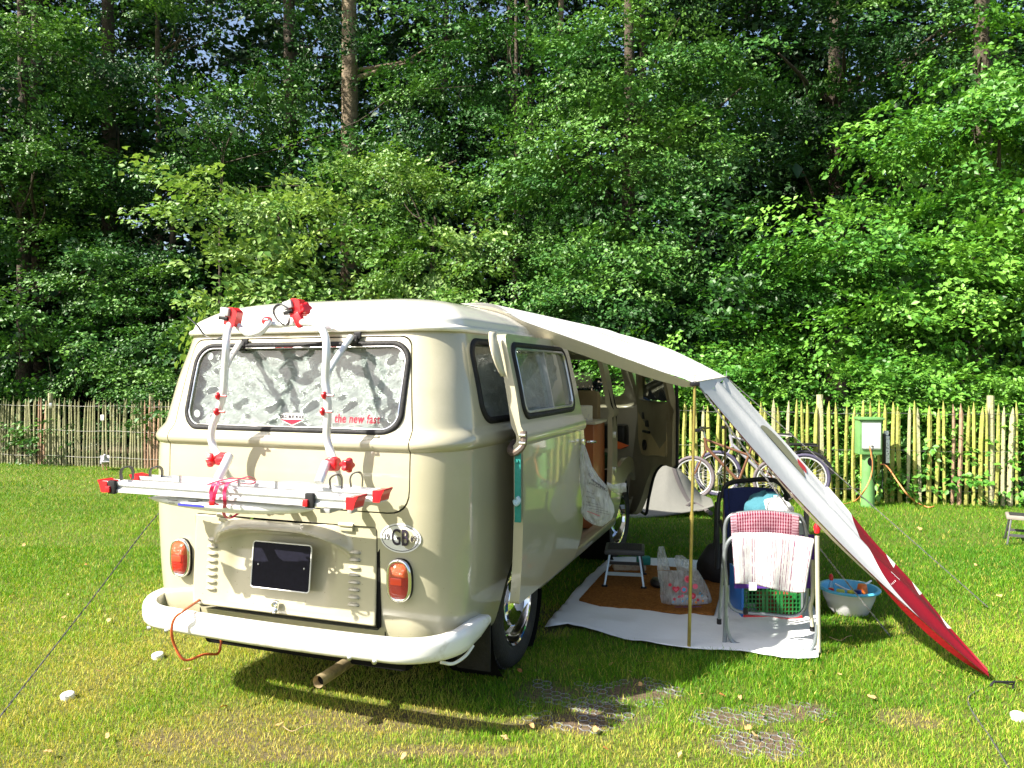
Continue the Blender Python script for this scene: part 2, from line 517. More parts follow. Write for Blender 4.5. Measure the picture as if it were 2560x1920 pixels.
MAT_OUTLINE = [G(1362, 1578), G(1420, 1572), G(1500, 1590), G(1580, 1612), G(1700, 1632), G(1850, 1640), G(1960, 1656), G(2046, 1656), G(2050, 1600), G(2040, 1540), G(2010, 1470), G(1950, 1412), G(1800, 1408), G(1640, 1405), G(1528, 1400), G(1470, 1450), G(1405, 1525)]
grass()

# plastic honeycomb ground grid in the worn patches
def ground_grid(P, label):
    me = MB(); r = 0.027
    cx, cy, rx, ry = P
    seen = set()
    for i in range(-20, 21):
        for j in range(-20, 21):
            x = cx + i * r * 1.5; y = cy + (j + (i % 2) * 0.5) * r * sqrt(3)
            if ((x - cx) / (rx * 1.0)) ** 2 + ((y - cy) / (ry * 1.0)) ** 2 > 1 + .8 * noise.noise(Vector((x * 7, y * 7, 9))): continue
            for k in range(6):
                a, b_ = radians(60 * k), radians(60 * k + 60)
                p, q = Vector((x + r * cos(a), y + r * sin(a), 0)), Vector((x + r * cos(b_), y + r * sin(b_), 0))
                key = tuple(sorted(((round(p.x, 3), round(p.y, 3)), (round(q.x, 3), round(q.y, 3)))))
                if key in seen: continue
                if noise.noise(Vector((x * 6, y * 6, 3))) < -.12: continue
                seen.add(key)
                z = 0.001 + 0.004 * noise.noise(Vector((x * 9, y * 9, 0)))
                me.bar(p + Vector((0, 0, z)), q + Vector((0, 0, z)), 0.0018, 0.005)
    o = me.build('ground_grid', M_grid, smooth=None, fix=False)
    tag(o, label, 'ground grid', 'plastic grids pressed into the lawn', 'stuff')
M_grid = mat('grey_grid_plastic', (0.22, 0.23, 0.24), 0.6, dirt=((0.10, 0.07, 0.05), 0.5, 30))
for P, lb in zip(BARE, ['honeycomb plastic ground grid bared beside the rear wheel shadow', 'honeycomb plastic ground grid at the sandy bare spot, in front of the shaded ones',
                        'honeycomb plastic ground grid in dark soil just in front of the white sheet', 'honeycomb plastic ground grid nearest the viewer in sunlit soil',
                        'honeycomb plastic ground grid among sunlit dry grass, left of its sunlit neighbours', 'honeycomb plastic ground grid in thin sunlit grass below the chair']):
    ground_grid(P, lb)

# fallen leaves
M_fallen = leafy_mat('fallen_leaf', (0.22, 0.07, 0.02), (0.34, 0.15, 0.04), (0.48, 0.32, 0.14), rough=0.7, transl=0.15)
leafmeshes = []
for k in range(6):
    r_ = random.Random(k)
    mb = MB()
    n = 11
    pts = [Vector((cos(2 * pi * i / n) * 0.022 * r_.uniform(.7, 1.2), sin(2 * pi * i / n) * 0.015 * r_.uniform(.6, 1.3), r_.uniform(0.0, 0.010))) for i in range(n)]
    mb.add([Vector((0, 0, 0.004))] + pts, [(0, i + 1, (i + 1) % n + 1) for i in range(n)])
    me = mb.mesh('fallen_leaf', False)
    a = me.attributes.new('tint', 'FLOAT', 'POINT'); a.data.foreach_set('value', [r_.uniform(0, 1)] * len(me.vertices))
    me.materials.append(M_fallen); leafmeshes.append(me)
leafpx = [(1622, 1668), (1455, 1688), (1575, 1690), (1528, 1672), (1380, 1668), (2030, 1690), (1755, 1750), (1805, 1750), (1850, 1758), (1600, 1725), (1440, 1742), (1885, 1852), (1870, 1838), (2060, 1820), (2180, 1755),
          (1940, 1735), (1945, 1755), (1905, 1800), (1330, 1830), (1515, 1888), (1262, 1858), (1490, 1838), (468, 1690), (272, 1560), (245, 1690), (215, 1418), (170, 1494), (160, 1556), (320, 1868), (270, 1856), (370, 1910), (2545, 1710),
          (2150, 1250), (2180, 1290), (2300, 1330), (2100, 1700), (2345, 1690), (1300, 1690), (1010, 1905), (700, 1830), (60, 1370), (30, 1500), (120, 1900), (560, 1780), (1700, 1900), (2400, 1850), (2500, 1500), (2440, 1420)]
for i, (a, b_) in enumerate(leafpx):
    p = G(a, b_)
    o = bpy.data.objects.new('fallen_leaf', leafmeshes[i % 6]); COL.objects.link(o)
    o.location = (p.x, p.y, 0.022 + 0.01 * random.random()); o.rotation_euler = (random.uniform(-.6, .6), random.uniform(-.6, .6), random.uniform(0, 6.28))
    s = random.uniform(0.5, 1.0) * (1.25 if p.y > 6 else 1); o.scale = (s, s, s)
    tag(o, 'dry brown fallen leaf lying on the lawn', 'leaf', 'fallen leaves scattered on the lawn')
# white marker discs set in the grass
for (a, b_), lb in zip(((395, 1645), (170, 1746), (2545, 1798)), ('small white pitch marker in the grass left of the bumper', 'white pitch marker in the grass nearest the lower left corner', 'white pitch marker in the grass at the right edge')):
    p = G(a, b_)
    o = MB().lathe([(0.001, 0.030), (0.026, 0.030), (0.030, 0.026), (0.030, -0.01)], seg=20).build('pitch_marker', M_white_plastic)
    o.location = (p.x, p.y, -0.004); o.rotation_euler = (0.1, -0.06, 0)
    tag(o, lb, 'marker')
# loose twigs
for (a, b_), lb in (((2100, 1610), 'pale curled twig lying on shaded grass right of the chair'), ((730, 1320 + 520), 'thin pale twig lying on the near lawn')):
    p = G(a, b_)
    mb = MB().tube(catmull([p + Vector((-0.05, 0.03, .03)), p + Vector((0, 0, .02)), p + Vector((.05, .02, .035)), p + Vector((.09, .05, .03))], 4), 0.002, 5)
    tag(mb.build('twig', mat('twig_bark', (0.3, 0.22, 0.12), 0.8)), lb, 'twig')

# ---------------------------------------------------------------- fence of cleft chestnut pales
M_pale = mat('mossy_cleft_wood', (0.34, 0.31, 0.10), 0.85, var=0.45, scale=5, bump=0.6, bscale=35, dirt=((0.26, 0.32, 0.03), 0.9, 7))
M_pale_grey = mat('weathered_cleft_wood', (0.40, 0.37, 0.24), 0.85, var=0.4, scale=6, bump=0.6, bscale=35, dirt=((0.25, 0.29, 0.07), 0.7, 6))
M_pale_old = mat('old_grey_wood', (0.25, 0.235, 0.15), 0.9, var=0.5, scale=8, bump=0.6, bscale=35, dirt=((0.19, 0.21, 0.06), 0.8, 5))
M_pale_brown = mat('bare_cleft_wood', (0.30, 0.19, 0.12), 0.85, var=0.4, scale=6, bump=0.5, bscale=30)
M_wire = mat('galvanised_wire', (0.25, 0.25, 0.24), 0.5, 0.8)
def pale_mesh(r_, h, w):
    """a split stake: uneven five-sided section, bowed, pointed"""
    n = 5
    sec = [(cos(2 * pi * k / n + r_.uniform(-.3, .3)) * w * r_.uniform(.42, .6), sin(2 * pi * k / n) * w * r_.uniform(.25, .4)) for k in range(n)]
    bx, by = r_.uniform(-.012, .012), r_.uniform(-.01, .01)
    levels = [(0, 1.05), (.3, .98), (.62, 1.0), (.90, .92), (1.0, .12)]
    mb = MB(); vs = []
    for q, s in levels:
        b1 = 4 * q * (1 - q)
        tw = r_.uniform(-.003, .003)
        vs += [Vector((x * s + bx * b1 + tw, y * s + by * b1, q * h - 0.02)) for x, y in sec]
    fs = [(i * n + k, i * n + (k + 1) % n, (i + 1) * n + (k + 1) % n, (i + 1) * n + k) for i in range(len(levels) - 1) for k in range(n)]
    fs.append(tuple((len(levels) - 1) * n + k for k in range(n)))
    mb.add(vs, fs)
    return mb.mesh('pale')
pale_pool = []
for k in range(14):
    r_ = random.Random(100 + k)
    me = pale_mesh(r_, 1.0, 0.040)
    me.materials.append([M_pale, M_pale, M_pale_grey, M_pale][k % 4]); pale_pool.append(me)
grey_pool = []
for k in range(10):
    me = pale_pool[k].copy(); me.materials.clear(); me.materials.append(M_pale_old); grey_pool.append(me)
pale_brown = pale_mesh(random.Random(5), 1.0, 0.04); pale_brown.materials.append(M_pale_brown)
def fence(path, pitch, h, wscale, label, posts, lean=0.0, browns=(), pool=None):
    pool = pool or pale_pool
    P = [Vector((x, y, 0)) for x, y in path]
    root = empty('paling_fence', P[0], 0, label, 'fence')
    L = [(P[i + 1] - P[i]).length for i in range(len(P) - 1)]
    tot = sum(L)
    def at(s):
        for i, l in enumerate(L):
            if s <= l or i == len(L) - 1: return P[i].lerp(P[i + 1], s / l)
            s -= l
    d = (P[-1] - P[0]).normalized(); ang = math.atan2(d.y, d.x)
    s = 0.0; i = 0
    r_ = random.Random(int(tot * 100))
    tops = []
    while s < tot:
        p = at(s)
        me = pale_brown if any(abs(s - q) < pitch * .6 for q in browns) else r_.choice(pool)
        o = bpy.data.objects.new('pale', me); COL.objects.link(o); o.parent = root
        hh = h * r_.uniform(.95, 1.04)
        o.location = p - P[0] + Vector((0, r_.uniform(-.008, .008), 0))
        o.rotation_euler = (r_.uniform(-.015, .02), lean + r_.uniform(-.03, .03), ang + r_.uniform(-.3, .3))
        ws = wscale * r_.uniform(.75, 1.25)
        o.scale = (ws, ws, hh)
        s += pitch * r_.uniform(.8, 1.25)
    n = Vector((-d.y, d.x, 0))
    if n.y < 0: n = -n
    for q in posts:
        p = at(q) + n * 0.05
        mb = MB().tube([p - P[0] + Vector((0, 0, -.05)), p - P[0] + Vector((.005, 0, .6)), p - P[0] + Vector((0, 0, h * 1.06))], [.045, .043, .038], 9)
        mb.build('post', M_pale_grey, root)
    for z in (0.16, h * .52, h * .88):
        mb = MB()
        for off in (-.016, .020):
            pts = []; k = 0; q = 0
            while q <= tot:
                p = at(q) - P[0]; pts.append(p + n * (off + .006 * sin(k * 2.1)) + Vector((0, 0, z + .008 * sin(k * 1.3)))); q += .25; k += 1
            mb.tube(pts, 0.0018, 4)
        mb.build('wire', M_wire, root)
    return root
FL = [(-10.2, 13.15), (-8.455, 12.70), (-5.4, 11.94), (-4.6, 11.72)]
fence(FL, 0.055, 1.12, 0.88, 'long weathered chestnut paling fence left of the camper van', (1.2, 2.65, 4.6), lean=0.02, pool=grey_pool, browns=(2.45, 2.5, 2.56, 4.55, 4.62, 4.7))
FR = [(0.6, 9.95), (2.2, 9.45), (3.83, 8.96), (5.8, 8.60), (7.4, 8.35)]
fence(FR, 0.080, 1.19, 1.2, 'mossy yellow green paling fence behind the bicycles and power post', (1.0, 3.2, 5.05), browns=(4.63, 4.72))
FM = [(-4.55, 11.70), (-2.2, 10.95), (0.55, 9.97)]
fence(FM, 0.10, 1.12, 1.0, 'short paling fence run mostly hidden behind the camper van', (1.3,))
# ---------------------------------------------------------------- trees and hedges
LM = dict(
    maple=leafy_mat('maple_leaves', (0.04, 0.10, 0.013), (0.085, 0.20, 0.030), (0.26, 0.38, 0.11), rough=0.5, transl=0.22, spec=0.4),
    oak=leafy_mat('oak_leaves', (0.010, 0.040, 0.008), (0.034, 0.122, 0.018), (0.135, 0.28, 0.05), rough=0.5, transl=0.12, spec=0.42),
    bramble=leafy_mat('bramble_leaves', (0.016, 0.06, 0.010), (0.052, 0.18, 0.020), (0.16, 0.35, 0.045), rough=0.48, transl=0.22, spec=0.42),
    shade=leafy_mat('shaded_wood_leaves', (0.008, 0.03, 0.008), (0.016, 0.06, 0.014), (0.045, 0.12, 0.03), rough=0.5, transl=0.12, spec=0.4))  # last entry: leaf greens darkened to stand for shade deep in the wood
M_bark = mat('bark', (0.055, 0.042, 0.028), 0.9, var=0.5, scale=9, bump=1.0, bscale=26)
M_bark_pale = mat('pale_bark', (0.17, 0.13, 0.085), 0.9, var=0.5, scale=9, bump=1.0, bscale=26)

def leaf_cloud(blobs, leaf, seed, tint0=0.5, droop=0.35, per=58, rad=0.42, shell=0.55, face=0.25):
    """blobs: (cx, cy, cz, rx, ry, rz, n_sprays). Each spray is a twig fan of leaves. Returns v, f, tint"""
    g = np.random.default_rng(seed)
    C, O, S, T = [], [], [], []
    for (cx, cy, cz, rx, ry, rz, n) in blobs:
        nb = max(2, n // 9)                                # boughs; sprays gather round them and leave gaps between
        d = g.normal(size=(nb, 3)); d /= np.linalg.norm(d, axis=1)[:, None]
        rb = g.random(nb) ** (1 / 3)
        which = g.integers(0, nb, n)
        d, r = d[which], rb[which]
        r = shell + (1 - shell) * r if shell > 0 else r
        r = r * (g.uniform(0.78, 1.10, nb)[which])
        # lumpy outline
        r *= 0.85 + 0.3 * vnoise(d[:, 0] * 2 + cx, d[:, 2] * 2 + cz, 0.7, seed % 13)
        c = np.stack([cx + d[:, 0] * rx * r, cy + d[:, 1] * ry * r, cz + d[:, 2] * rz * r], 1) + g.normal(size=(n, 3)) * np.array([.42, .34, .13]) * rad / .42
        tb = g.normal(0, .20, nb)[which]
        o = np.stack([d[:, 0], d[:, 1] - face, d[:, 2] * 0.35], 1) + g.normal(scale=0.25, size=(n, 3))
        o[:, 2] -= droop * g.uniform(.3, 1.2, n)
        o /= np.linalg.norm(o, axis=1)[:, None]
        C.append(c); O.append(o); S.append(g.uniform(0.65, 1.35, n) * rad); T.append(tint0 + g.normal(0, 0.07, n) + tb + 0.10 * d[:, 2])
    C, O, S, T = map(np.concatenate, (C, O, S, T))
    ok = C[:, 2] > 0.05
    C, O, S, T = C[ok], O[ok], S[ok], T[ok]
    n = len(C)
    up = np.tile([0, 0, 1.0], (n, 1)) + g.normal(scale=0.28, size=(n, 3))
    side = np.cross(O, up); side /= np.linalg.norm(side, axis=1)[:, None]
    nor = np.cross(side, O)
    # leaves
    k = per
    u = g.random((n, k)) ** 0.8                      # along the spray
    tw = g.integers(-2, 3, (n, k))                   # which twig
    lat = tw * 0.20 * (0.35 + u) + g.normal(0, 0.05, (n, k))
    hgt = g.normal(0, 0.07, (n, k)) - 0.16 * (u ** 2) - 0.10 * np.abs(lat)
    P = C[:, None, :] + S[:, None, None] * ((u - 0.35)[..., None] * 1.35 * O[:, None, :] + lat[..., None] * 1.5 * side[:, None, :] + hgt[..., None] * nor[:, None, :])
    L = leaf * g.uniform(0.5, 1.35, (n, k)) * np.repeat(g.uniform(.75, 1.25, (n, 1)), k, 1)
    sgn = np.where(g.random((n, k)) < 0.5, -1, 1)
    D = O[:, None, :] * 0.8 + side[:, None, :] * (sgn * g.uniform(0.3, 1.3, (n, k)))[..., None] + g.normal(scale=0.30, size=(n, k, 3))
    D[..., 2] -= 0.18
    D /= np.linalg.norm(D, axis=2)[..., None]
    N = nor[:, None, :] + g.normal(scale=0.42, size=(n, k, 3))
    B = np.cross(N, D); B /= np.linalg.norm(B, axis=2)[..., None]
    Nn = np.cross(D, B)
    P, L, D, B, Nn = (a.reshape(-1, *a.shape[2:]) for a in (P, L, D, B, Nn))
    L = L[:, None]
    wd = 0.33
    v0 = P; v1 = P + D * L * 0.48 + B * L * wd + Nn * L * 0.10
    v2 = P + D * L - Nn * L * 0.08; v3 = P + D * L * 0.48 - B * L * wd + Nn * L * 0.10
    v = np.stack([v0, v1, v2, v3], 1).reshape(-1, 3)
    i = np.arange(len(P))[:, None] * 4
    f = np.concatenate([i + [[0, 1, 2]], i + [[0, 2, 3]]])
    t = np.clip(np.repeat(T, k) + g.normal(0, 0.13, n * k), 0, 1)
    return v, f, np.repeat(t, 4)

def limb(mb, a, b, r0, r1, seed, bend=0.12, seg=7):
    r_ = random.Random(seed)
    a, b = Vector(a), Vector(b)
    L = (b - a).length
    pts = [a.lerp(b, q) + Vector((r_.uniform(-1, 1), r_.uniform(-1, 1), r_.uniform(-.6, .6))) * L * bend * (0 if q in (0,) else 1) * .4 for q in (0, .25, .5, .75, 1)]
    pts = catmull(pts, 3)
    n = len(pts)
    mb.tube(pts, [r0 + (r1 - r0) * i / (n - 1) for i in range(n)], seg)

def tree(name, label, x, y, h, r, blobs, leaf, kind, seed, tint0=0.5, trunk_mat=None, per=58, rad=0.42, lean=(0, 0), limbs=8, group=None, shell=.55, droop=.35, cat='tree', face=.25, trunk=True):
    root = empty(name, (x, y, 0), 0, label, cat, group)
    r_ = random.Random(seed)
    mb = MB()
    top = Vector((lean[0], lean[1], h))
    if trunk:
        pts = catmull([Vector((0, 0, -.1)), Vector((lean[0] * .2 + r_.uniform(-.05, .05), lean[1] * .2, h * .3)), Vector((lean[0] * .6 + r_.uniform(-.1, .1), lean[1] * .6, h * .65)), top], 5)
        n = len(pts)
        mb.tube(pts, [r * (1.25 if i == 0 else 1 - .62 * i / (n - 1)) for i in range(n)], 12)
    picks = [b for b in blobs]
    for k in range(limbs):
        b = picks[k % len(picks)]
        z0 = min(max(b[2] - x * 0 - r_.uniform(.4, 1.6), .4), h * .95)
        q = z0 / h
        a = Vector((lean[0] * q, lean[1] * q, z0)) if trunk else Vector((b[0] - x + r_.uniform(-.5, .5) * b[3], b[1] - y + r_.uniform(-.3, .3) * b[4], 0))
        e = Vector((b[0] - x + r_.uniform(-.7, .7) * b[3], b[1] - y + r_.uniform(-.6, .6) * b[4], b[2] + r_.uniform(-.3, .6) * b[5]))
        rr = max(r * r_.uniform(.16, .34), .012)
        limb(mb, a, e, rr, rr * .25, seed * 31 + k)
    mb.build('trunk' if trunk else 'stem', trunk_mat or M_bark, root, smooth=60)
    v, f, t = leaf_cloud(blobs, leaf, seed, tint0, per=per, rad=rad, shell=shell, droop=droop, face=face)
    v = v - np.array([x, y, 0])
    me = np_mesh('crown', v, f, t)
    link_mesh('crown' if trunk else 'foliage', me, LM[kind], root)
    return root
def B(px0, px1, py0, py1, D, ry, n):
    """blob filling the bearing window at distance D"""
    a, b = W(px0, py1, D), W(px1, py0, D)
    return ((a.x + b.x) / 2, D, (a.z + b.z) / 2, abs(b.x - a.x) / 2, ry, abs(b.z - a.z) / 2, n)

# front row, lit from the left
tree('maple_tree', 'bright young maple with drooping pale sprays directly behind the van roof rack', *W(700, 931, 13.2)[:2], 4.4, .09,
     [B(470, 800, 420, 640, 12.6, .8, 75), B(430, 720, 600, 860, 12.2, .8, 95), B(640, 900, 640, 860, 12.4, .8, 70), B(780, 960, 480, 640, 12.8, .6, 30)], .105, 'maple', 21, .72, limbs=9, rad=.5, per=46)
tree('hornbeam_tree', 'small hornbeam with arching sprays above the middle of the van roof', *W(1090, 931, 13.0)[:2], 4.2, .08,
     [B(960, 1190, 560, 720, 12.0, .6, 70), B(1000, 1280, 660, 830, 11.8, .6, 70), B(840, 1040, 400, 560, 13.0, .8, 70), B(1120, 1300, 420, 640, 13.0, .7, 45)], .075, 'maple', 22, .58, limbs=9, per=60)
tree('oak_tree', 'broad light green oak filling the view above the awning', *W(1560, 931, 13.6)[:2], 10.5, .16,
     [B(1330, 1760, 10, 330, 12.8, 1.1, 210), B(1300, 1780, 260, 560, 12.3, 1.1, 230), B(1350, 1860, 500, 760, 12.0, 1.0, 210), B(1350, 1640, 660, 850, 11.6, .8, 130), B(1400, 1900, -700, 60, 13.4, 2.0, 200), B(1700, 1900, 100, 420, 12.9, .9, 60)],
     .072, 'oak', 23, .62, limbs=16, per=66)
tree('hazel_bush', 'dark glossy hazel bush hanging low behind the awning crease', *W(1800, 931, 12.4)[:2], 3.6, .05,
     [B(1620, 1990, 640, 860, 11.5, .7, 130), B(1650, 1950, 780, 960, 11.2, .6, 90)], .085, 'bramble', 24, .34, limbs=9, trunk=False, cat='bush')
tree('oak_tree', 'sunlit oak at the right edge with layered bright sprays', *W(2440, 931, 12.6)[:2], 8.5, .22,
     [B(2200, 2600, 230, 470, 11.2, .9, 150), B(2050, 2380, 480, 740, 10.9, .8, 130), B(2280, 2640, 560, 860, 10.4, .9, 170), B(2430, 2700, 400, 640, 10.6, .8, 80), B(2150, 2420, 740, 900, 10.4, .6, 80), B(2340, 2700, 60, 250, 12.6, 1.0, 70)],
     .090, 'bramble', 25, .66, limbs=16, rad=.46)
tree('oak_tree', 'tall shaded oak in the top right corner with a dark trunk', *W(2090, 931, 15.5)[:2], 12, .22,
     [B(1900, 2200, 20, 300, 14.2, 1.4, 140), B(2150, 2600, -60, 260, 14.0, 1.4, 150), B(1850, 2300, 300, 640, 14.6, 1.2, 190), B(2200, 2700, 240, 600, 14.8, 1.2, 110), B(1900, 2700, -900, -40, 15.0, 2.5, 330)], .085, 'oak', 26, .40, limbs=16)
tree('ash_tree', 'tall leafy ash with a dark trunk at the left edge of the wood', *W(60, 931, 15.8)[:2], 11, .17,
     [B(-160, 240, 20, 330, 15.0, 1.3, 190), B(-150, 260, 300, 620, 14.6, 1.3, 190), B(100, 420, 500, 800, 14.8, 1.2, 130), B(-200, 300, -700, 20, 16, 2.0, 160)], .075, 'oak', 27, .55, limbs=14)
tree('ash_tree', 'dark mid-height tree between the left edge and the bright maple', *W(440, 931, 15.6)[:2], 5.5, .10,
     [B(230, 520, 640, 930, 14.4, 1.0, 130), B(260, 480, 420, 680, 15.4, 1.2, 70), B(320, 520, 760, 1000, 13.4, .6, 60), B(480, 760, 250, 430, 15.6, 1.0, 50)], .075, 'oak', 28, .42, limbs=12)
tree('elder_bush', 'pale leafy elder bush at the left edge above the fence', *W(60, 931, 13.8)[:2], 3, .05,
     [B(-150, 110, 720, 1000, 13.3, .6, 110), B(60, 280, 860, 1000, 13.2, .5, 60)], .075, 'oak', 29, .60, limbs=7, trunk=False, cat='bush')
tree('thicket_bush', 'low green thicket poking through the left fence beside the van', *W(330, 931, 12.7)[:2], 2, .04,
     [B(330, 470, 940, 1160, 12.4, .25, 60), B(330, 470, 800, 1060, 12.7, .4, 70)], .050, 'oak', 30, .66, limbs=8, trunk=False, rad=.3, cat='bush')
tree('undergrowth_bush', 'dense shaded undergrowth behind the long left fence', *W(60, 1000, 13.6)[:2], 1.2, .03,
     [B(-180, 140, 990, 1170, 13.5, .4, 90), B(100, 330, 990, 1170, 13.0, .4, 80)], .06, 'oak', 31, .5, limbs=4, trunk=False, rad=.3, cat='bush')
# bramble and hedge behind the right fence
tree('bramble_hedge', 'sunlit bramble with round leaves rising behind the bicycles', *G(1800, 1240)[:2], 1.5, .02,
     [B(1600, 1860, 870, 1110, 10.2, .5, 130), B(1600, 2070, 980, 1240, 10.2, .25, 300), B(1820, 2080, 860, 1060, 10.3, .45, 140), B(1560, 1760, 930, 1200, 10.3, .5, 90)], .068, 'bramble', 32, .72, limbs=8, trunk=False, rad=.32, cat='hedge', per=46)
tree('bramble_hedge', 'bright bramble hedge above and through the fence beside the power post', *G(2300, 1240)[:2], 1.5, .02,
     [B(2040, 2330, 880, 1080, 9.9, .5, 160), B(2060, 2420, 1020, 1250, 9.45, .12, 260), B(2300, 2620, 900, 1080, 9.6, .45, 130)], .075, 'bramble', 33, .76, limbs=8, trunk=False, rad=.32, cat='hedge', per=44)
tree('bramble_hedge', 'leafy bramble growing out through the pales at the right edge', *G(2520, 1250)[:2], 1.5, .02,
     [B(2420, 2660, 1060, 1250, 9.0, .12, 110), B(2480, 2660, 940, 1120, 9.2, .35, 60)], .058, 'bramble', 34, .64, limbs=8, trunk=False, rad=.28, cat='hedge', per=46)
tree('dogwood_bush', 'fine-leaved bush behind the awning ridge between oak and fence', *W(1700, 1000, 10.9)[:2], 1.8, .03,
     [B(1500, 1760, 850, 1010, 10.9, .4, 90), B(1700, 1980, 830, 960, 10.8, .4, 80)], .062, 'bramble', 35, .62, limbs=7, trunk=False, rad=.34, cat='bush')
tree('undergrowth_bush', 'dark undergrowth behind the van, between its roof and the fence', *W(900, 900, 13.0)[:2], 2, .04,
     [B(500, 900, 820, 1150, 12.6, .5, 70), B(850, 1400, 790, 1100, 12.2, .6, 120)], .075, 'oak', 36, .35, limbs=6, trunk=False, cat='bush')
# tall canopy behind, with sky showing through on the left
tall = [
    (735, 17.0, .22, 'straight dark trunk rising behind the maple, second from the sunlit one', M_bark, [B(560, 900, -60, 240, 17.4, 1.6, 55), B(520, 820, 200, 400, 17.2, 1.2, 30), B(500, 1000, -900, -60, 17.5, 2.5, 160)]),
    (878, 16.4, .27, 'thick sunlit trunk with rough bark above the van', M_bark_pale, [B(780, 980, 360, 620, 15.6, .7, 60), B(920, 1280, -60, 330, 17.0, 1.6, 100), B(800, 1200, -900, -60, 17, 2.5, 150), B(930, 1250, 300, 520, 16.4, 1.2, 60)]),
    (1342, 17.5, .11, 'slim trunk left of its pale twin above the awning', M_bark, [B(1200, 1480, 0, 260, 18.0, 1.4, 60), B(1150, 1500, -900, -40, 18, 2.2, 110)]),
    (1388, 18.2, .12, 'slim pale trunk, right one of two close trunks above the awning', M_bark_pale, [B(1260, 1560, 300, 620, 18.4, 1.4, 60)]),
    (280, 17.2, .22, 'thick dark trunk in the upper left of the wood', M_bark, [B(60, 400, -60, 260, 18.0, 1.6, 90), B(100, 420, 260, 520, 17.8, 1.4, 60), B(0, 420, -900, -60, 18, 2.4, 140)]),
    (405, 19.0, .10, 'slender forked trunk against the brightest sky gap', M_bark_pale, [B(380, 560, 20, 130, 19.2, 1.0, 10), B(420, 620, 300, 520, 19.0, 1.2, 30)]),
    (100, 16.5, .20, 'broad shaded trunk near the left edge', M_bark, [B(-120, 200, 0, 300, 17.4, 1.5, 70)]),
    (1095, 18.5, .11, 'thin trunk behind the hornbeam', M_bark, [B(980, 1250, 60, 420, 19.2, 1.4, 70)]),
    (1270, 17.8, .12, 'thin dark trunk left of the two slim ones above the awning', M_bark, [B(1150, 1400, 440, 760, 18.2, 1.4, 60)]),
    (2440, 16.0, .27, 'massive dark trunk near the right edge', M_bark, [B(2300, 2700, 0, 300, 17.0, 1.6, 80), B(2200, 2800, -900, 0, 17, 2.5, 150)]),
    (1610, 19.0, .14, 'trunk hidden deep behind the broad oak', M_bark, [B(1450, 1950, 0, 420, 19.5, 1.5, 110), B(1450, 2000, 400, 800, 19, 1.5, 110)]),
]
for i, (px, D, r, lb, mt, blobs) in enumerate(tall):
    p = W(px, 931, D)
    tree('tall_tree', 'tall woodland tree, ' + lb, p.x, p.y, 14, r, blobs, .11, 'oak', 60 + i, .42, trunk_mat=mt, limbs=9, rad=.6, per=44, lean=(random.uniform(-.3, .3), 0))
tree('ash_tree', 'airy tree veiling the upper left trunks with fine leaves', *W(560, 931, 14.8)[:2], 6, .05,
     [B(150, 480, -40, 250, 15.4, 1.2, 90), B(480, 760, 60, 300, 15.0, 1.0, 70), B(360, 640, 280, 470, 14.6, .9, 80), B(820, 1040, 330, 520, 14.6, .8, 70), B(960, 1240, 120, 420, 14.8, 1.1, 130), B(640, 860, -60, 90, 15.0, .9, 45)], .065, 'oak', 91, .48, limbs=5, per=64)
tree('ash_tree', 'leafy tree between the hornbeam and the broad oak', *W(1290, 931, 15.0)[:2], 9, .08,
     [B(1180, 1420, 260, 600, 14.4, .9, 110), B(1150, 1380, 20, 260, 15.2, 1.0, 90)], .065, 'oak', 92, .42, limbs=9, per=60)
# branches that show against the sky
def forest_mass():
    g = []
    D = 23
    for px in range(-500, 3100, 210):
        for py in range(-200, 1150, 190):
            n = 74
            if 330 < px < 1050 and py < 330: n = 50
            elif px < 1300 and py < 520: n = 84
            g.append(B(px, px + 240, py, py + 220, D + random.uniform(-1.5, 3), 1.6, n))
    for px in range(-2600, 3400, 260):
        for D_ in (16.5, 20, 24):
            g.append(B(px, px + 300, -1000, -330, D_, 1.8, 34))
    for px in range(-2600, -300, 260):
        for D_ in (14.5, 18):
            for py in (-330, 60, 450, 800): g.append(B(px, px + 300, py, py + 380, D_, 1.4, 26))
    for px in range(-400, 3000, 170):
        for py in range(330, 1200, 160):
            g.append(B(px, px + 200, py, py + 190, 17.5 + random.uniform(-.8, .8), 1.0, 36 if py > 500 or px > 1300 else 16))
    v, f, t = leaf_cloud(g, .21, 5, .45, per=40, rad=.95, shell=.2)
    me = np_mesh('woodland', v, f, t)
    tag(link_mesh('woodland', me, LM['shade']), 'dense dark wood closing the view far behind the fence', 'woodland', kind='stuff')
forest_mass()
# ---------------------------------------------------------------- campervan
def paint(name, col, dust=(0.45, 0.42, 0.31), rough=0.28, coat=0.9):
    m = mat(name, col, rough, var=0.05, scale=2.5, coat=coat, spec=0.5, dirt=(dust, 0.22, 3.0), bump=0.008, bscale=160)
    # stone chips and small rust freckles, thicker towards the sills and the rear valance
    t = nt(m); b = t.nodes['Principled BSDF']
    src = b.inputs['Base Color'].links[0].from_socket
    tc = node(t, 'ShaderNodeTexCoord'); vo = node(t, 'ShaderNodeTexVoronoi'); vo.inputs['Scale'].default_value = 34
    t.links.new(tc.outputs['Object'], vo.inputs['Vector'])
    sp = node(t, 'ShaderNodeSeparateXYZ'); t.links.new(tc.outputs['Object'], sp.inputs[0])
    low = node(t, 'ShaderNodeMapRange'); low.inputs[1].default_value = 1.1; low.inputs[2].default_value = .35; low.inputs[3].default_value = .02; low.inputs[4].default_value = .075
    t.links.new(sp.outputs[2], low.inputs[0])
    chip = math_node(t, 'LESS_THAN', vo.outputs['Distance'], low.outputs[0])
    t.links.new(mixcol(t, math_node(t, 'MULTIPLY', chip, .5), src, (.10, .055, .03)), b.inputs['Base Color'])
    return m
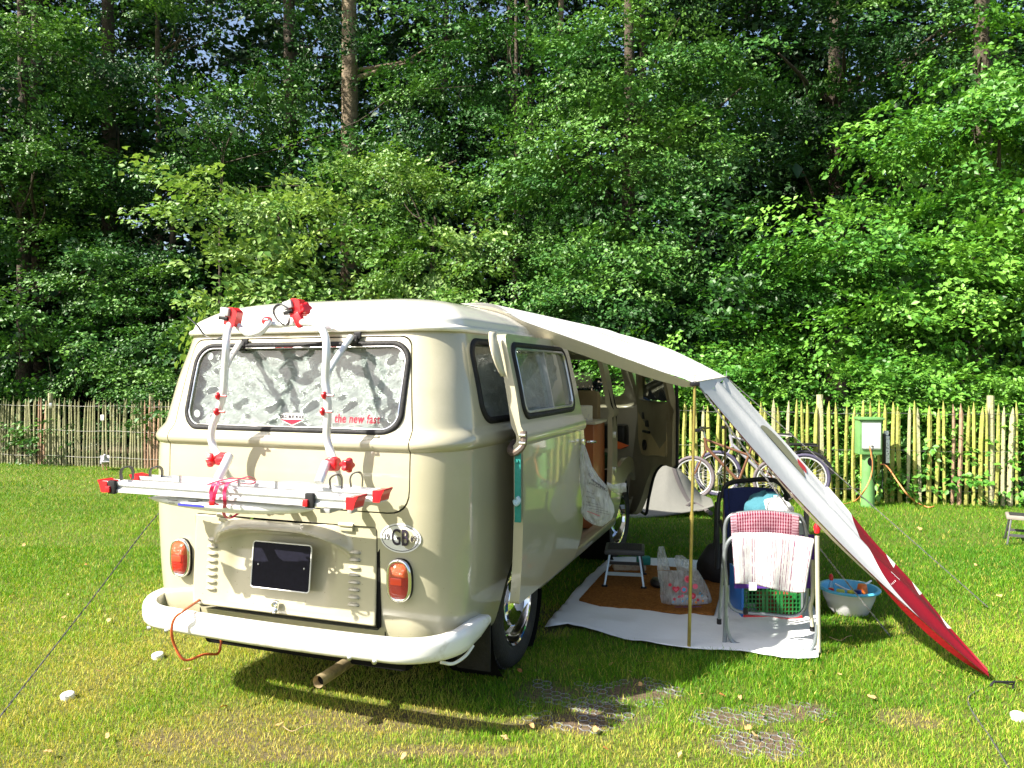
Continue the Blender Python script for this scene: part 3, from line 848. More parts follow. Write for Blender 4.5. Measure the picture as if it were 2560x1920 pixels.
M_beige = paint('beige_paint', (0.41, 0.385, 0.275))
M_beige_in = mat('beige_inner_paint', (0.30, 0.26, 0.16), 0.5, var=0.2, scale=5)
M_roof = paint('white_roof_paint', (0.74, 0.72, 0.66), rough=0.3)
M_bumper = mat('white_bumper_paint', (0.80, 0.80, 0.78), 0.25, coat=0.6, dirt=((0.55, 0.52, 0.42), 0.25, 9))
M_inside = mat('dark_trim', (0.03, 0.028, 0.025), 0.85, var=0.3, scale=5)
M_glass = thin_glass('window_glass', (0.80, 0.86, 0.84), 1.0)
van = empty('campervan', VAN_T, -VAN_YAW, 'old beige camper van with white roof and white bumper, parked on the lawn', 'camper van')

_tab = np.array([
    (.30, .775, -.83, 3.30, .17), (.33, .81, -.865, 3.36, .18), (.40, .835, -.895, 3.42, .20), (.50, .852, -.912, 3.45, .21), (.70, .866, -.922, 3.46, .22),
    (.95, .872, -.925, 3.45, .22), (1.15, .871, -.920, 3.44, .22), (1.192, .869, -.917, 3.44, .22), (1.204, .880, -.930, 3.45, .23), (1.222, .884, -.934, 3.45, .23),
    (1.245, .880, -.925, 3.44, .23), (1.265, .868, -.905, 3.42, .22), (1.285, .858, -.890, 3.40, .22), (1.36, .845, -.872, 3.33, .22), (1.50, .818, -.835, 3.19, .21), (1.62, .790, -.800, 3.07, .21),
    (1.69, .772, -.778, 2.99, .20), (1.712, .768, -.772, 2.97, .20)])
_roof = np.array([
    (1.702, .782, -.792, 2.99, .21), (1.712, .787, -.797, 3.00, .21), (1.724, .784, -.794, 2.99, .21), (1.732, .768, -.780, 2.97, .20), (1.76, .760, -.770, 2.94, .20), (1.79, .725, -.735, 2.88, .20),
    (1.83, .660, -.665, 2.78, .20), (1.858, .575, -.575, 2.65, .20), (1.880, .46, -.44, 2.45, .20), (1.891, .32, -.26, 2.2, .18), (1.897, .18, -.05, 1.9, .12), (1.900, .05, .3, 1.5, .04)])
def pchip(tab, z):
    x = tab[:, 0]; y = tab[:, 1:]
    h = np.diff(x); d = np.diff(y, axis=0) / h[:, None]
    m = np.zeros_like(y); m[0] = d[0]; m[-1] = d[-1]
    for i in range(1, len(x) - 1):
        s = d[i - 1] * d[i] > 0
        m[i] = np.where(s, 2 * d[i - 1] * d[i] / (d[i - 1] + d[i] + 1e-12), 0)
    z = min(max(z, x[0]), x[-1])
    i = min(int(np.searchsorted(x, z, side='right')) - 1, len(x) - 2)
    t = (z - x[i]) / h[i]
    return ((2 * t ** 3 - 3 * t ** 2 + 1) * y[i] + (t ** 3 - 2 * t ** 2 + t) * h[i] * m[i] + (-2 * t ** 3 + 3 * t ** 2) * y[i + 1] + (t ** 3 - t ** 2) * h[i] * m[i + 1])
def prof(z): return pchip(_tab, z)
def rear_y(x, z):
    x = x / .95
    hw, yr, yf, rc = prof(z)
    a = hw - rc
    if abs(x) <= a: return yr - 0.010 * (1 - (x / a) ** 2)
    t = min((abs(x) - a) / rc, 1)
    return yr + rc - rc * sqrt(max(1 - t * t, 0))
def taper(y): return 1 - .060 * min(max((.5 - y) / 1.3, 0), 1) ** 1.4
def side_x(y, z): return prof(z)[0] * taper(y)
def ring(hw, yr, yf, rc, z, ins=0.0):
    hw, yr, yf = hw - ins, yr + ins, yf - ins
    rc = max(rc - ins * .5, 0.01); rf = rc * 1.25
    pts = []
    nr, ns, nc = 28, 60, 12
    a = hw - rc
    for i in range(nr): # rear edge, left to right
        x = -a + 2 * a * i / nr
        pts.append((x, yr - 0.010 * (1 - (x / max(a, .01)) ** 2) * (0 if ins else 1), z))
    for i in range(nc):
        t = pi / 2 * i / nc; pts.append((a + rc * sin(t), yr + rc - rc * cos(t), z))
    y0, y1 = yr + rc, yf - rf
    for i in range(ns): pts.append((hw, y0 + (y1 - y0) * i / ns, z))
    for i in range(nc):
        t = pi / 2 * i / nc; pts.append((hw - rf + rf * cos(t), y1 + rf * sin(t), z))
    af = hw - rf
    for i in range(12): pts.append((af - 2 * af * i / 12, yf, z))
    for i in range(nc):
        t = pi / 2 * i / nc; pts.append((-hw + rf - rf * sin(t), y1 + rf * cos(t), z))
    for i in range(ns): pts.append((-hw, y1 + (y0 - y1) * i / ns, z))
    for i in range(nc):
        t = pi / 2 * i / nc; pts.append((-hw + rc - rc * cos(t), y0 - rc * sin(t), z))
    return [(p[0] * taper(p[1]), p[1], p[2]) for p in pts]
def stack(mb, tab, zs, ins=0.0, flip=False, mi=0, dz=0.0):
    vs = []
    for z in zs: vs += ring(*pchip(tab, z), z + dz, ins)
    n = len(vs) // len(zs)
    fs = [(i * n + k, i * n + (k + 1) % n, (i + 1) * n + (k + 1) % n, (i + 1) * n + k) for i in range(len(zs) - 1) for k in range(n)]
    fs += [tuple(range(n))[::-1], tuple((len(zs) - 1) * n + k for k in range(n))]
    if flip: fs = [f[::-1] for f in fs]
    mb.add(vs, fs, mi)
def boolean(me, cut, op='DIFFERENCE'):
    a = bpy.data.objects.new('a', me); b = bpy.data.objects.new('b', cut)
    COL.objects.link(a); COL.objects.link(b)
    md = a.modifiers.new('b', 'BOOLEAN'); md.operation = op; md.object = b; md.solver = 'EXACT'
    dg = bpy.context.evaluated_depsgraph_get(); dg.update()
    out = bpy.data.meshes.new_from_object(a.evaluated_get(dg))
    bpy.data.objects.remove(a); bpy.data.objects.remove(b); bpy.data.meshes.remove(cut)
    return out
zs = sorted(set([round(z, 4) for z in list(np.linspace(.30, 1.19, 26)) + list(np.linspace(1.192, 1.29, 12)) + list(np.linspace(1.31, 1.712, 16))]))
_sh = []
def shell():
    if not _sh:
        mb = MB(); stack(mb, _tab, zs)
        mi_ = MB(); zi = [.42] + [z for z in zs if .45 < z < 1.68] + [1.685]
        stack(mi_, _tab, zi, ins=.035, mi=1)
        _sh.append(boolean(mb.mesh('body'), mi_.mesh('inner')))
    return _sh[0].copy()
ry = lambda u, v, d: (u, d, v)       # prism through the rear
sx = lambda u, v, d: (d, u, v)       # prism through the side
TG = [(-.628, .935), (.632, .935), (.634, 1.25), (.570, 1.682), (-.606, 1.682), (-.632, 1.25)]
TGr = [.10, .10, 0.0, .055, .055, 0.0]
LID = (-.466, .478, .465, .872)
cut = MB()
cut.prism(rpoly(TG, TGr, 6), ry, -1.2, -.62)
cut.prism(rrect(LID[0] - .005, LID[1] + .005, LID[2] - .03, LID[3] + .005, .02, 3), ry, -1.2, -.80)
cut.prism(rrect(-.575, -.03, 1.305, 1.665, .085), sx, .6, 1.2)          # rear quarter window
cut.prism(rrect(.66, 1.78, .46, 1.680, .06), sx, .6, 1.2)               # side door opening
dooro = [(1.96, .80), (2.02, .80), (2.35, .86), (2.62, .80), (2.80, .45), (2.93, .45), (2.95, 1.25), (2.74, 1.67), (1.93, 1.67)]
cut.prism(rpoly(dooro, [.03, 0, .15, .1, .03, .05, .05, .08, .05], 3), sx, .6, 1.2)
cut.prism(rrect(2.05, 2.78, 1.31, 1.63, .07), sx, -1.2, -.6)            # left cab window
cut.prism(rrect(-.66, .66, 1.30, 1.64, .10), ry, 2.8, 3.6)              # windscreen
body = boolean(shell(), cut.mesh('c'))
cut = MB()
for y0, r in ((0.0, .375), (2.47, .37)):
    for sgn in (-1, 1):
        cut.lathe([(r, sgn * .56 - .0), (r, sgn * 1.2)] if sgn > 0 else [(r, -1.2), (r, -.56)], (0, y0, .335), axis='x', seg=48)
cm = cut.mesh('c')
body = boolean(body, cm)
body.materials.clear()
link_mesh('body', body, [M_beige, M_inside], van, smooth=32)

# dark wheel housings inside the shell
mb = MB()
for y0, r in ((0.0, .385), (2.47, .38)):
    for sgn in (-1, 1):
        mb.lathe([(r, sgn * .50), (r, sgn * .78)], (0, y0, .335), axis='x', seg=36, caps=False); mb.lathe([(.001, sgn * .50), (r, sgn * .50)], (0, y0, .335), axis='x', seg=36, caps=False)
mb.box((0, 1.2, .33), (1.2, 3.4, .14)); mb.box((0, -.55, .30), (1.1, .5, .16), bev=.03)
mb.build('underbody', M_dark, van)

# roof
zr = sorted(set([round(z, 4) for z in list(np.linspace(1.702, 1.736, 12)) + list(np.linspace(1.75, 1.900, 22))]))
mb = MB(); stack(mb, _roof, zr)
mb.build('roof', M_roof, van, smooth=50)

# tailgate: the same skin cut with a slightly smaller outline
cut = MB()
TGs = [(-.6222, .9408), (.6262, .9408), (.6282, 1.25), (.5642, 1.6762), (-.6002, 1.6762), (-.6262, 1.25)]
cut.prism(rpoly(TGs, TGr, 6), ry, -1.2, -.60)
tg = boolean(shell(), cut.mesh('c'), 'INTERSECT')
cut = MB(); RW = (-.562, .570, 1.270, 1.648)
cut.prism(rrect(RW[0], RW[1], RW[2], RW[3], .085, 8), ry, -1.2, -.5)
tg = boolean(tg, cut.mesh('c'))
tg.materials.clear()
tail = link_mesh('tailgate', tg, [M_beige, M_inside], van, smooth=32)
def seal_path(r0, rr, fy, off=0.0, n=9): return [Vector((x, fy(x, z) + off, z)) for x, z in rrect(*r0, rr, n)]
def dens(poly, k=4):
    out = []
    for i in range(len(poly)):
        a, b = Vector(poly[i]), Vector(poly[(i + 1) % len(poly)])
        m = max(1, int((b - a).length / .06))
        out += [tuple(a.lerp(b, j / m)) for j in range(m)]
    return out
pts = [Vector((x, rear_y(x, z) - .004, z)) for x, z in dens(rrect(*RW, .085, 9))]
MB().tube(pts, .0125, 8, closed=True, flat=.7).build('window_seal', M_rubber, tail, smooth=60)
pts = [Vector((x, rear_y(x, z) - .004, z)) for x, z in dens(rrect(RW[0] + .013, RW[1] - .013, RW[2] + .013, RW[3] - .013, .074, 9))]
MB().tube(pts, .0038, 6, closed=True).build('window_trim', M_chrome, tail, smooth=60)
g = MB()
g.grid(lambda u, v: (RW[0] + (RW[1] - RW[0]) * u, rear_y(0, RW[2] + (RW[3] - RW[2]) * v) + .012, RW[2] + (RW[3] - RW[2]) * v), 8, 6)
g.build('window_pane', M_glass, tail, smooth=60)

# crumpled reflective blinds
def foil_mat(name, col=(0.93, 0.94, 0.94), rough=0.22, metal=.15):
    m = mat(name, col, rough, metal)
    t = nt(m); b = t.nodes['Principled BSDF']
    tc = node(t, 'ShaderNodeTexCoord')
    w = node(t, 'ShaderNodeTexVoronoi'); w.inputs['Scale'].default_value = 19; w.feature = 'F1'
    mp = node(t, 'ShaderNodeMapping'); mp.inputs['Scale'].default_value = (1, 1, 1.6)
    t.links.new(tc.outputs['Object'], mp.inputs[0])
    nz = node(t, 'ShaderNodeTexNoise'); nz.inputs['Scale'].default_value = 14; nz.inputs['Detail'].default_value = 5; nz.inputs['Distortion'].default_value = 1.2
    t.links.new(mp.outputs[0], nz.inputs['Vector']); t.links.new(nz.outputs['Color'], w.inputs['Vector'])
    t.links.new(mp.outputs[0], nz.inputs['Vector'])
    s = math_node(t, 'ADD', nz.outputs[0], math_node(t, 'MULTIPLY', w.outputs['Distance'], 0.6))
    bp = node(t, 'ShaderNodeBump'); bp.inputs['Strength'].default_value = 1.0; bp.inputs['Distance'].default_value = 0.05
    t.links.new(s, bp.inputs['Height']); t.links.new(bp.outputs[0], b.inputs['Normal'])
    return m
M_foil = foil_mat('silver_foil')
M_foil_side = foil_mat('mirror_foil', col=(.95, .97, .95), rough=.18, metal=.4)
def foil_rear(u, v):
    x = RW[0] - .01 + (RW[1] - RW[0] + .02) * u; z = RW[2] - .01 + (RW[3] - RW[2] + .02) * v
    q = z * 88 + 2.0 * sin(x * 33) + 1.2 * noise.noise(Vector((x * 8, z * 8, 6)))
    w = .0100 * (abs((q / pi) % 2 - 1) * 2 - 1) + .005 * sin(x * 62 + 3 * sin(z * 25)) + .010 * noise.noise(Vector((x * 9, z * 9, 3))) + .006 * noise.noise(Vector((x * 30, z * 30, 1)))
    return (x, rear_y(0, z) + .045 + w, z)
MB().grid(foil_rear, 130, 60).build('foil_blind', M_foil, van, smooth=70)
# suction cups
for x, z in ((-.50, 1.60), (.53, 1.595), (-.515, 1.33), (.20, 1.61)):
    MB().lathe([(.002, .006), (.016, .0), (.018, -.004)], (x, rear_y(0, z) + .024, z), axis='y', seg=16).build('suction_cup', mat('clear_rubber', (.6, .62, .6), .3), tail)

def text_mesh(s, size, ext=0.0008, font_shear=0.0, align='CENTER', bold=0.0, spacing=1.0):
    cu = bpy.data.curves.new('t', 'FONT'); cu.body = s; cu.size = size; cu.extrude = ext; cu.shear = font_shear; cu.align_x = align; cu.align_y = 'CENTER'
    cu.offset = bold; cu.space_character = spacing; cu.resolution_u = 4
    ob = bpy.data.objects.new('t', cu); COL.objects.link(ob)
    dg = bpy.context.evaluated_depsgraph_get(); dg.update()
    me = bpy.data.meshes.new_from_object(ob.evaluated_get(dg))
    bpy.data.objects.remove(ob)
    me.materials.clear()
    return me
def put_text(name, s, size, M, loc, parent, rot=(pi / 2, 0, 0), **k):
    sc = k.pop('scale', (1, 1, 1))
    o = link_mesh(name, text_mesh(s, size, **k), M, parent)
    o.location = loc; o.rotation_euler = rot; o.scale = sc
    return o
M_red_ink = mat('red_ink', (0.55, 0.02, 0.05), 0.4)
M_black_ink = mat('black_ink', (0.02, 0.012, 0.03), 0.5)
M_sticker = mat('white_sticker', (0.78, 0.78, 0.76), 0.35)
zt = 1.322
o = put_text('window_lettering', 'is the new fast', .052, M_red_ink, (.336, rear_y(.3, zt) + .004, zt), tail, font_shear=.18, bold=.0012, spacing=1.12, scale=(.76, 1, 1))
# badge sticker inside the pane
def badge():
    mb = MB(); cx, cz = .030, 1.316; k_ = .68
    out = [(x * k_, z * k_) for x, z in [(-.088, .032), (-.045, .040), (.045, .040), (.088, .032), (.092, -.006), (.0, -.044), (-.092, -.006)]]
    inn = [(x * .90, z * .88) for x, z in out]
    y = rear_y(0, cz) + .004
    f = lambda u, v, d: (cx + u, y + d, cz + v)
    mb.prism(out, f, -.001, .001)
    o = mb.build('badge_sticker', M_sticker, tail, smooth=None)
    MB().prism([(x * k_, z * k_) for x, z in [(-.079, -.002), (.079, -.002), (.08, -.006), (0, -.037), (-.08, -.006)]], f, -.0016, -.001).build('badge_band', M_red_ink, o, smooth=None)
    a = put_text('badge_lettering', 'OLD BUS RULE', .0185, M_black_ink, (cx, y - .0014, cz + .010), o, bold=.0006)
badge()

# crease line where body and roof lip shade: nothing painted; drip rail is part of the roof lip
# engine lid with pressed hood and plate recess, standing slightly open
lid = empty('engine_lid', (0, -.925, LID[3]), 0, parent=van)
lid.rotation_euler = (radians(-3.6), 0, radians(0.6))
def lid_h(x, z):
    """outward height of the lid skin; x, z in van frame"""
    # hood arch: centreline bends down at both ends
    ax = abs(x) / .315
    zc = .838 - .052 * max(0, ax) ** 4
    prot = 0.0
    if ax < 1.15:
        w = 1 / (1 + (ax / 1.0) ** 14)
        d = (z - zc)
        prot = w * (.074 * math.exp(-(d / .013) ** 2) if d < 0 else .074 * math.exp(-(d / .040) ** 2))
    # recess under the hood, fading out towards the bottom
    hx = .255 + .03 * (zc - z) / .3
    e = 1 / (1 + (abs(x) / hx) ** 16)
    if z < zc - .01: prot -= .034 * e * min(1, (zc - .01 - z) / .02) * min(1, max(0, (z - .49) / .24))
    # rim turned in
    return prot
def lid_fn(u, v):
    x = LID[0] + (LID[1] - LID[0]) * u; z = LID[2] + (LID[3] - LID[2]) * v
    return (x, -lid_h(x, z), z - LID[3])
mb = MB(); mb.grid(lid_fn, 110, 60)
me = mb.mesh('lid_panel')
bm = bmesh.new(); bm.from_mesh(me)
bmesh.ops.recalc_face_normals(bm, faces=bm.faces[:])
if sum(f.normal.y for f in bm.faces) > 0: bmesh.ops.reverse_faces(bm, faces=bm.faces[:])
bm.to_mesh(me); bm.free()
lp = link_mesh('lid_panel', me, M_beige, lid, smooth=60)
md = lp.modifiers.new('thickness', 'SOLIDIFY'); md.thickness = .012; md.offset = -1
louv = MB()
sec = []
for i in range(9):
    u = -1 + 2 * i / 8
    for k in range(6):
        a = pi / 2 * k / 5
        r = .0145 * sqrt(max(0.02, 1 - abs(u) ** 3))
        sec.append((u * .030, -r * .95 * sin(a) - .001, r * cos(a) * .85 - .002))
fs = [(i * 6 + k, i * 6 + k + 1, (i + 1) * 6 + k + 1, (i + 1) * 6 + k) for i in range(8) for k in range(5)]
louv.add(sec, fs)
lm = louv.mesh('louvre'); lm.materials.append(M_beige); lm.shade_smooth()
slot = MB().box((0, -.0012, -.0045), (.050, .002, .003)).mesh('slot'); slot.materials.append(M_dark)
for sxx in (-.364, .376):
    for k in range(8):
        z = .762 - k * .0312
        o = bpy.data.objects.new('louvre', lm); COL.objects.link(o); o.parent = lid; o.location = (sxx, 0, z - LID[3])
        s2 = bpy.data.objects.new('louvre_slot', slot); COL.objects.link(s2); s2.parent = lid; s2.location = (sxx, 0, z - LID[3])
# number plate, hung slightly proud and tilted out
M_plate = mat('black_plate', (0.006, 0.006, 0.014), 0.5, var=.3, scale=60, spec=.12)
plate = MB().prism(rrect(-.149, .149, -.098, .098, .012, 4), lambda u, v, d: (u, d, v), 0, -.004).build('number_plate', M_plate, lid, smooth=None)
plate.location = (.030, -.028, .680 - LID[3]); plate.rotation_euler = (radians(-3), 0, 0)
fr = MB()
pts = [Vector((x, -.006, z)) for x, z in rrect(-.150, .150, -.099, .099, .013, 4)]
fr.tube(pts, .0026, 6, closed=True).build('plate_rim', M_sticker, plate)
for x in (-.118, .118):
    MB().lathe([(.004, 0), (.004, -.003), (.001, -.005)], (x, -.004, 0), axis='y', seg=8).build('plate_screw', M_steel, plate)
# latch
mb = MB(); mb.box((0, -.012, 0), (.030, .018, .040), bev=.006); mb.lathe([(.011, -.018), (.011, -.032), (.007, -.036)], (0, 0, .006), axis='y', seg=16); mb.lathe([(.010, -.012), (.011, -.030), (.004, -.034)], (0, 0, -.024), axis='y', seg=12)
o = mb.build('lid_latch', M_chrome, lid); o.location = (.0, -.006, .508 - LID[3])
for x in (-.300, .335):
    mb = MB(); mb.tube([(x - .035, -.012, .004), (x + .035, -.012, .004)], .009, 8); mb.box((x, -.008, -.014), (.062, .012, .016), bev=.003)
    mb.build('lid_hinge', M_beige, lid)

# tail lamps
M_amber = mat('amber_lens', (0.46, 0.065, 0.01), 0.12, coat=.6, bump=.5, bscale=220)
M_redlens = mat('red_lens', (0.42, 0.012, 0.008), 0.10, coat=.6, bump=.4, bscale=180)
M_reflect = mat('bright_red_reflector', (0.75, 0.06, 0.03), 0.15, coat=.6)
for cx in (-.548, .590):
    cz = .665; y = rear_y(cx, cz)
    lamp = empty('tail_light', (cx, y - .004, cz), 0, parent=van)
    w, h = .044, .072
    def oval(s, o=0): return [(w * s * cos(a) * (1 + 0), h * s * sin(a) * 1.0) for a in [2 * pi * k / 32 for k in range(32)]]
    def sup(s, e=2.7, n=40):
        out = []
        for k in range(n):
            a = 2 * pi * k / n
            out.append((w * s * math.copysign(abs(cos(a)) ** (2 / e), cos(a)), h * s * math.copysign(abs(sin(a)) ** (2 / e), sin(a))))
        return out
    mb = MB(); mb.prism(sup(1.24), ry, .012, -.012); mb.build('lamp_gasket', M_rubber, lamp, smooth=40)
    MB().tube([Vector((x, -.016, z)) for x, z in sup(1.13)], .0085, 8, closed=True).build('lamp_rim', M_chrome, lamp, smooth=60)
    def lens(z0, z1, M, nm, bulge=.030):
        g = MB()
        def fn(u, v):
            z = z0 + (z1 - z0) * v
            e = 2.7
            xm = w * 1.06 * (max(0, 1 - abs(z / (h * 1.07)) ** e)) ** (1 / e)
            x = -xm + 2 * xm * u
            k = max(0, 1 - (x / (w * 1.1)) ** 4) * max(0, 1 - (z / (h * 1.12)) ** 4)
            return (x, -.012 - bulge * k, z)
        return g.grid(fn, 16, 12).build(nm, M, lamp, smooth=60)
    lens(.020, .0765, M_amber, 'indicator_lens'); lens(-.014, .0195, M_redlens, 'stop_lens'); lens(-.0765, -.0145, M_redlens, 'brake_lens')
    MB().box((0, -.037, .003), (.052, .012, .030), bev=.004).build('reflector', M_reflect, lamp)
    for s in (-1, 1): MB().lathe([(.005, 0), (.004, -.005), (.001, -.006)], (0, -.020, s * .083), axis='y', seg=8).build('lamp_screw', M_steel, lamp)

# oval country sticker
cx, cz = .588, .838
y = rear_y(cx, cz)
def yfn(u, v, d): return (cx + u, rear_y(cx + u, cz + v) + d, cz + v)
ov = lambda a, b, n=40: [(a * cos(2 * pi * k / n), b * sin(2 * pi * k / n)) for k in range(n)]
st = MB().prism(ov(.0915, .061), yfn, .0005, -.0015).build('oval_sticker', M_sticker, van, smooth=None)
MB().tube([Vector(yfn(u, v, -.0022)) for u, v in ov(.083, .0535)], .0013, 4, closed=True).build('sticker_ring', M_black_ink, st, smooth=None)
put_text('sticker_letters', 'GB', .078, M_black_ink, (cx, y - .0032, cz + .000), st, bold=.0008, scale=(.80, 1.22, 1))
put_text('sticker_numerals', '19', .034, M_black_ink, (cx - .061, rear_y(cx - .06, cz) - .003, cz), st, scale=(.85, 1.1, 1))
put_text('sticker_numerals', '69', .034, M_black_ink, (cx + .061, rear_y(cx + .06, cz) - .003, cz), st, scale=(.85, 1.1, 1))

# lower valance seams each side of the lid
for x in (-.468, .505):
    MB().box((x, rear_y(x, .42) - .0012, .395), (.004, .003, .13)).build('panel_seam', M_dark, van)
MB().box((.486, -.922, .66), (.016, .01, .41)).build('lid_gap', M_dark, van)
# tailgate handle and hook
mb = MB(); mb.box((.115, -.945, .955), (.055, .03, .05), bev=.006)
mb.build('tailgate_latch', M_black_plastic, van)

# bumper: pressed channel wrapped round the corners
def bumper(yr, hw, y_end, zc, fwd=None, rad=.25):
    path = []
    n = 14
    path.append((-hw, y_end)); path.append((-hw, (y_end + yr + rad) / 2))
    for k in range(n + 1):
        a = pi + pi / 2 * k / n
        path.append((-hw + rad + rad * cos(a), yr + rad + rad * sin(a)))
    for k in range(1, 14): path.append((-hw + rad + (2 * hw - 2 * rad) * k / 14, yr - .018 * (1 - ((k - 7) / 7) ** 2)))
    for k in range(n + 1):
        a = 1.5 * pi + pi / 2 * k / n
        path.append((hw - rad + rad * cos(a), yr + rad + rad * sin(a)))
    path.append((hw, (y_end + yr + rad) / 2)); path.append((hw, y_end))
    P = [Vector((x, y, 0)) for x, y in path]
    prof_ = [(-.045, .058), (-.012, .069), (.006, .067), (.017, .050), (.022, .02), (.022, -.02), (.018, -.047), (.004, -.066), (-.016, -.070), (-.045, -.060)]
    mb = MB(); vs = []
    N = len(P)
    for i, p in enumerate(P):
        a = P[max(i - 1, 0)]; b = P[min(i + 1, N - 1)]
        d = (b - a).normalized(); nrm = Vector((d.y, -d.x, 0))
        e = min(i, N - 1 - i)
        sc = {0: .42, 1: .88}.get(e, 1.0)
        lift = {0: .012, 1: .004}.get(e, 0)
        for o_, z_ in prof_: vs.append(p + nrm * o_ * .9 + Vector((0, 0, zc + lift + z_ * .74 * sc)))
    m_ = len(prof_)
    fs = [(i * m_ + k, i * m_ + (k + 1) % m_, (i + 1) * m_ + (k + 1) % m_, (i + 1) * m_ + k) for i in range(N - 1) for k in range(m_)]
    fs += [tuple(range(m_))[::-1], tuple((N - 1) * m_ + k for k in range(m_))]
    return mb.add(vs, fs)
mb = bumper(-1.045, .815, -.58, .412)
mb.v = [(p[0] + .020, p[1], p[2]) for p in mb.v]
bp_ = mb.build('rear_bumper', M_bumper, van, smooth=45)
for x in (-.60, -.50, .44, .555):
    MB().lathe([(.011, 0), (.010, -.006), (.003, -.010)], (x, -1.077, .375), axis='y', seg=12).build('bumper_bolt', M_steel, bp_)
mb = MB()
pts = catmull([(.77, -.92, .345), (.80, -.87, .325), (.825, -.80, .335), (.835, -.74, .36)], 5); mb.tube(pts, .007, 8)
mb.build('bumper_tube', M_bumper, bp_)
mf = MB().box((.715, -.45, .27), (.17, .012, .27), bev=.004).build('mud_flap', M_rubber, van)
mb = MB(); mb.tube([(-.76, -.47, .255), (-.74, -.47, .25)], .01)
# exhaust
M_pipe = mat('rusty_tailpipe', (.42, .34, .20), .45, .6, var=.4, scale=20)
mb = MB(); mb.lathe([(.026, 0), (.026, .34), (.022, .34), (.022, 0.02), (.026, 0)], (.245, -1.01, .225), axis='y', seg=20, caps=False)
o = mb.build('exhaust_pipe', M_pipe, van); 
MB().lathe([(.0215, .03), (.0215, .031)], (.245, -1.01, .225), axis='y', seg=20).build('exhaust_bore', M_dark, van)
# orange lead hanging in a loop over the bumper
M_orange = mat('orange_flex', (.50, .10, .03), .45)
lead = MB().tube(catmull([from_van(V(498, 1500, 'y', -.955)), from_van(V(462, 1525, 'y', -1.10)), from_van(V(437, 1545, 'y', -1.115)), from_van(V(429, 1575, 'y', -1.12)), from_van(V(436, 1612, 'y', -1.10)), from_van(V(462, 1650, 'y', -1.08)), from_van(V(510, 1636, 'y', -1.0)), from_van(V(544, 1634, 'y', -.92)), from_van(V(552, 1610, 'y', -.86)), from_van(V(553, 1590, 'y', -.86))], 7), .0058, 8).build('hanging_lead', M_orange)
tag(lead, 'orange cable looping over the left end of the white bumper', 'cable')

# wheels
M_tyre = mat('tyre_rubber', (0.022, 0.021, 0.020), 0.8, var=0.3, scale=14, bump=0.3, bscale=120, dirt=((.07, .06, .045), .3, 8))
def wheel_meshes():
    ty = MB().lathe([(.215, -.070), (.235, -.088), (.275, -.094), (.305, -.086), (.322, -.066), (.329, -.03), (.330, 0), (.329, .03), (.322, .066), (.305, .086), (.275, .094), (.235, .088), (.215, .070)], axis='x', seg=64, caps=False)
    # tread blocks
    for k in range(64):
        a = 2 * pi * k / 64
        for off in (-.045, -.015, .015, .045):
            R = Matrix.Rotation(a + off * 2, 3, 'X')
            ty.box(R @ Vector((off, 0, .329)), (.022, .019, .010), R=R)
    tyre = ty.mesh('tyre')
    rim = MB().lathe([(.222, .060), (.214, .078), (.204, .074), (.196, .040), (.180, .020), (.165, .034), (.120, .046), (.108, .040), (.06, .040)], axis='x', seg=48, caps=False)
    rim = rim.mesh('rim')
    cap = MB().lathe([(.118, .040), (.115, .066), (.095, .082), (.060, .092), (.001, .096)], axis='x', seg=40).mesh('hub_cap')
    return tyre, rim, cap
ty, ri, ca = wheel_meshes()
for me, M_ in ((ty, M_tyre), (ri, M_chrome), (ca, M_chrome)):
    me.materials.append(M_); me.shade_smooth(); me.set_sharp_from_angle(angle=radians(35))
for sgn in (1, -1):
    for y0 in (0.0, 2.47):
        w_ = empty('wheel', (sgn * .695, y0, .328), 0, parent=van)
        if sgn < 0: w_.rotation_euler = (0, 0, pi)
        if y0 > 1: w_.rotation_euler.z += radians(-4)
        for nm, me in (('tyre', ty), ('rim', ri), ('hub_cap', ca)):
            o = bpy.data.objects.new(nm, me); COL.objects.link(o); o.parent = w_
        mb = MB()
        for k in range(10):
            a = 2 * pi * k / 10
            mb.box((.031, .148 * cos(a), .148 * sin(a)), (.004, .022, .040), R=Matrix.Rotation(a, 3, 'X'))
        mb.build('rim_slots', M_dark, w_, smooth=None)['kind'] = 'stuff'

# rear quarter window, right side
def side_patch(y0, y1, z0, z1, off, nu=8, nv=8, fn=None):
    g = MB()
    g.grid(lambda u, v: (side_x(y0 + (y1 - y0) * u, z0 + (z1 - z0) * v) + off + (fn(y0 + (y1 - y0) * u, z0 + (z1 - z0) * v) if fn else 0), y0 + (y1 - y0) * u, z0 + (z1 - z0) * v), nu, nv)
    return g
QW = (-.575, -.03, 1.305, 1.665)
qf = empty('quarter_window', (0, 0, 0), 0, parent=van)
MB().tube([Vector((side_x(y_, z) + .003, y_, z)) for y_, z in dens(rrect(*QW, .085, 8))], .016, 8, closed=True, flat=.7).build('window_seal', M_rubber, qf, smooth=60)
side_patch(*QW, -.012).build('window_pane', M_glass, qf, smooth=60)
foilw = lambda y_, z: .014 * sin(y_ * 70 + 3 * sin(z * 22)) * sin(z * 40 + 2 * sin(y_ * 30)) + .008 * noise.noise(Vector((y_ * 14, z * 14, 8)))
side_patch(QW[0] - .01, QW[1], QW[2] - .01, QW[3] + .0, -.055, 60, 40, foilw).build('foil_blind', M_foil_side, van, smooth=70)
for y_, z in ((-.52, 1.60), (-.52, 1.36)):
    MB().lathe([(.002, .004), (.018, .0), (.020, -.004)], (side_x(y_, z) - .022, y_, z), axis='x', seg=16).build('suction_cup', mat('clear_rubber', (.5, .55, .55), .3), qf)

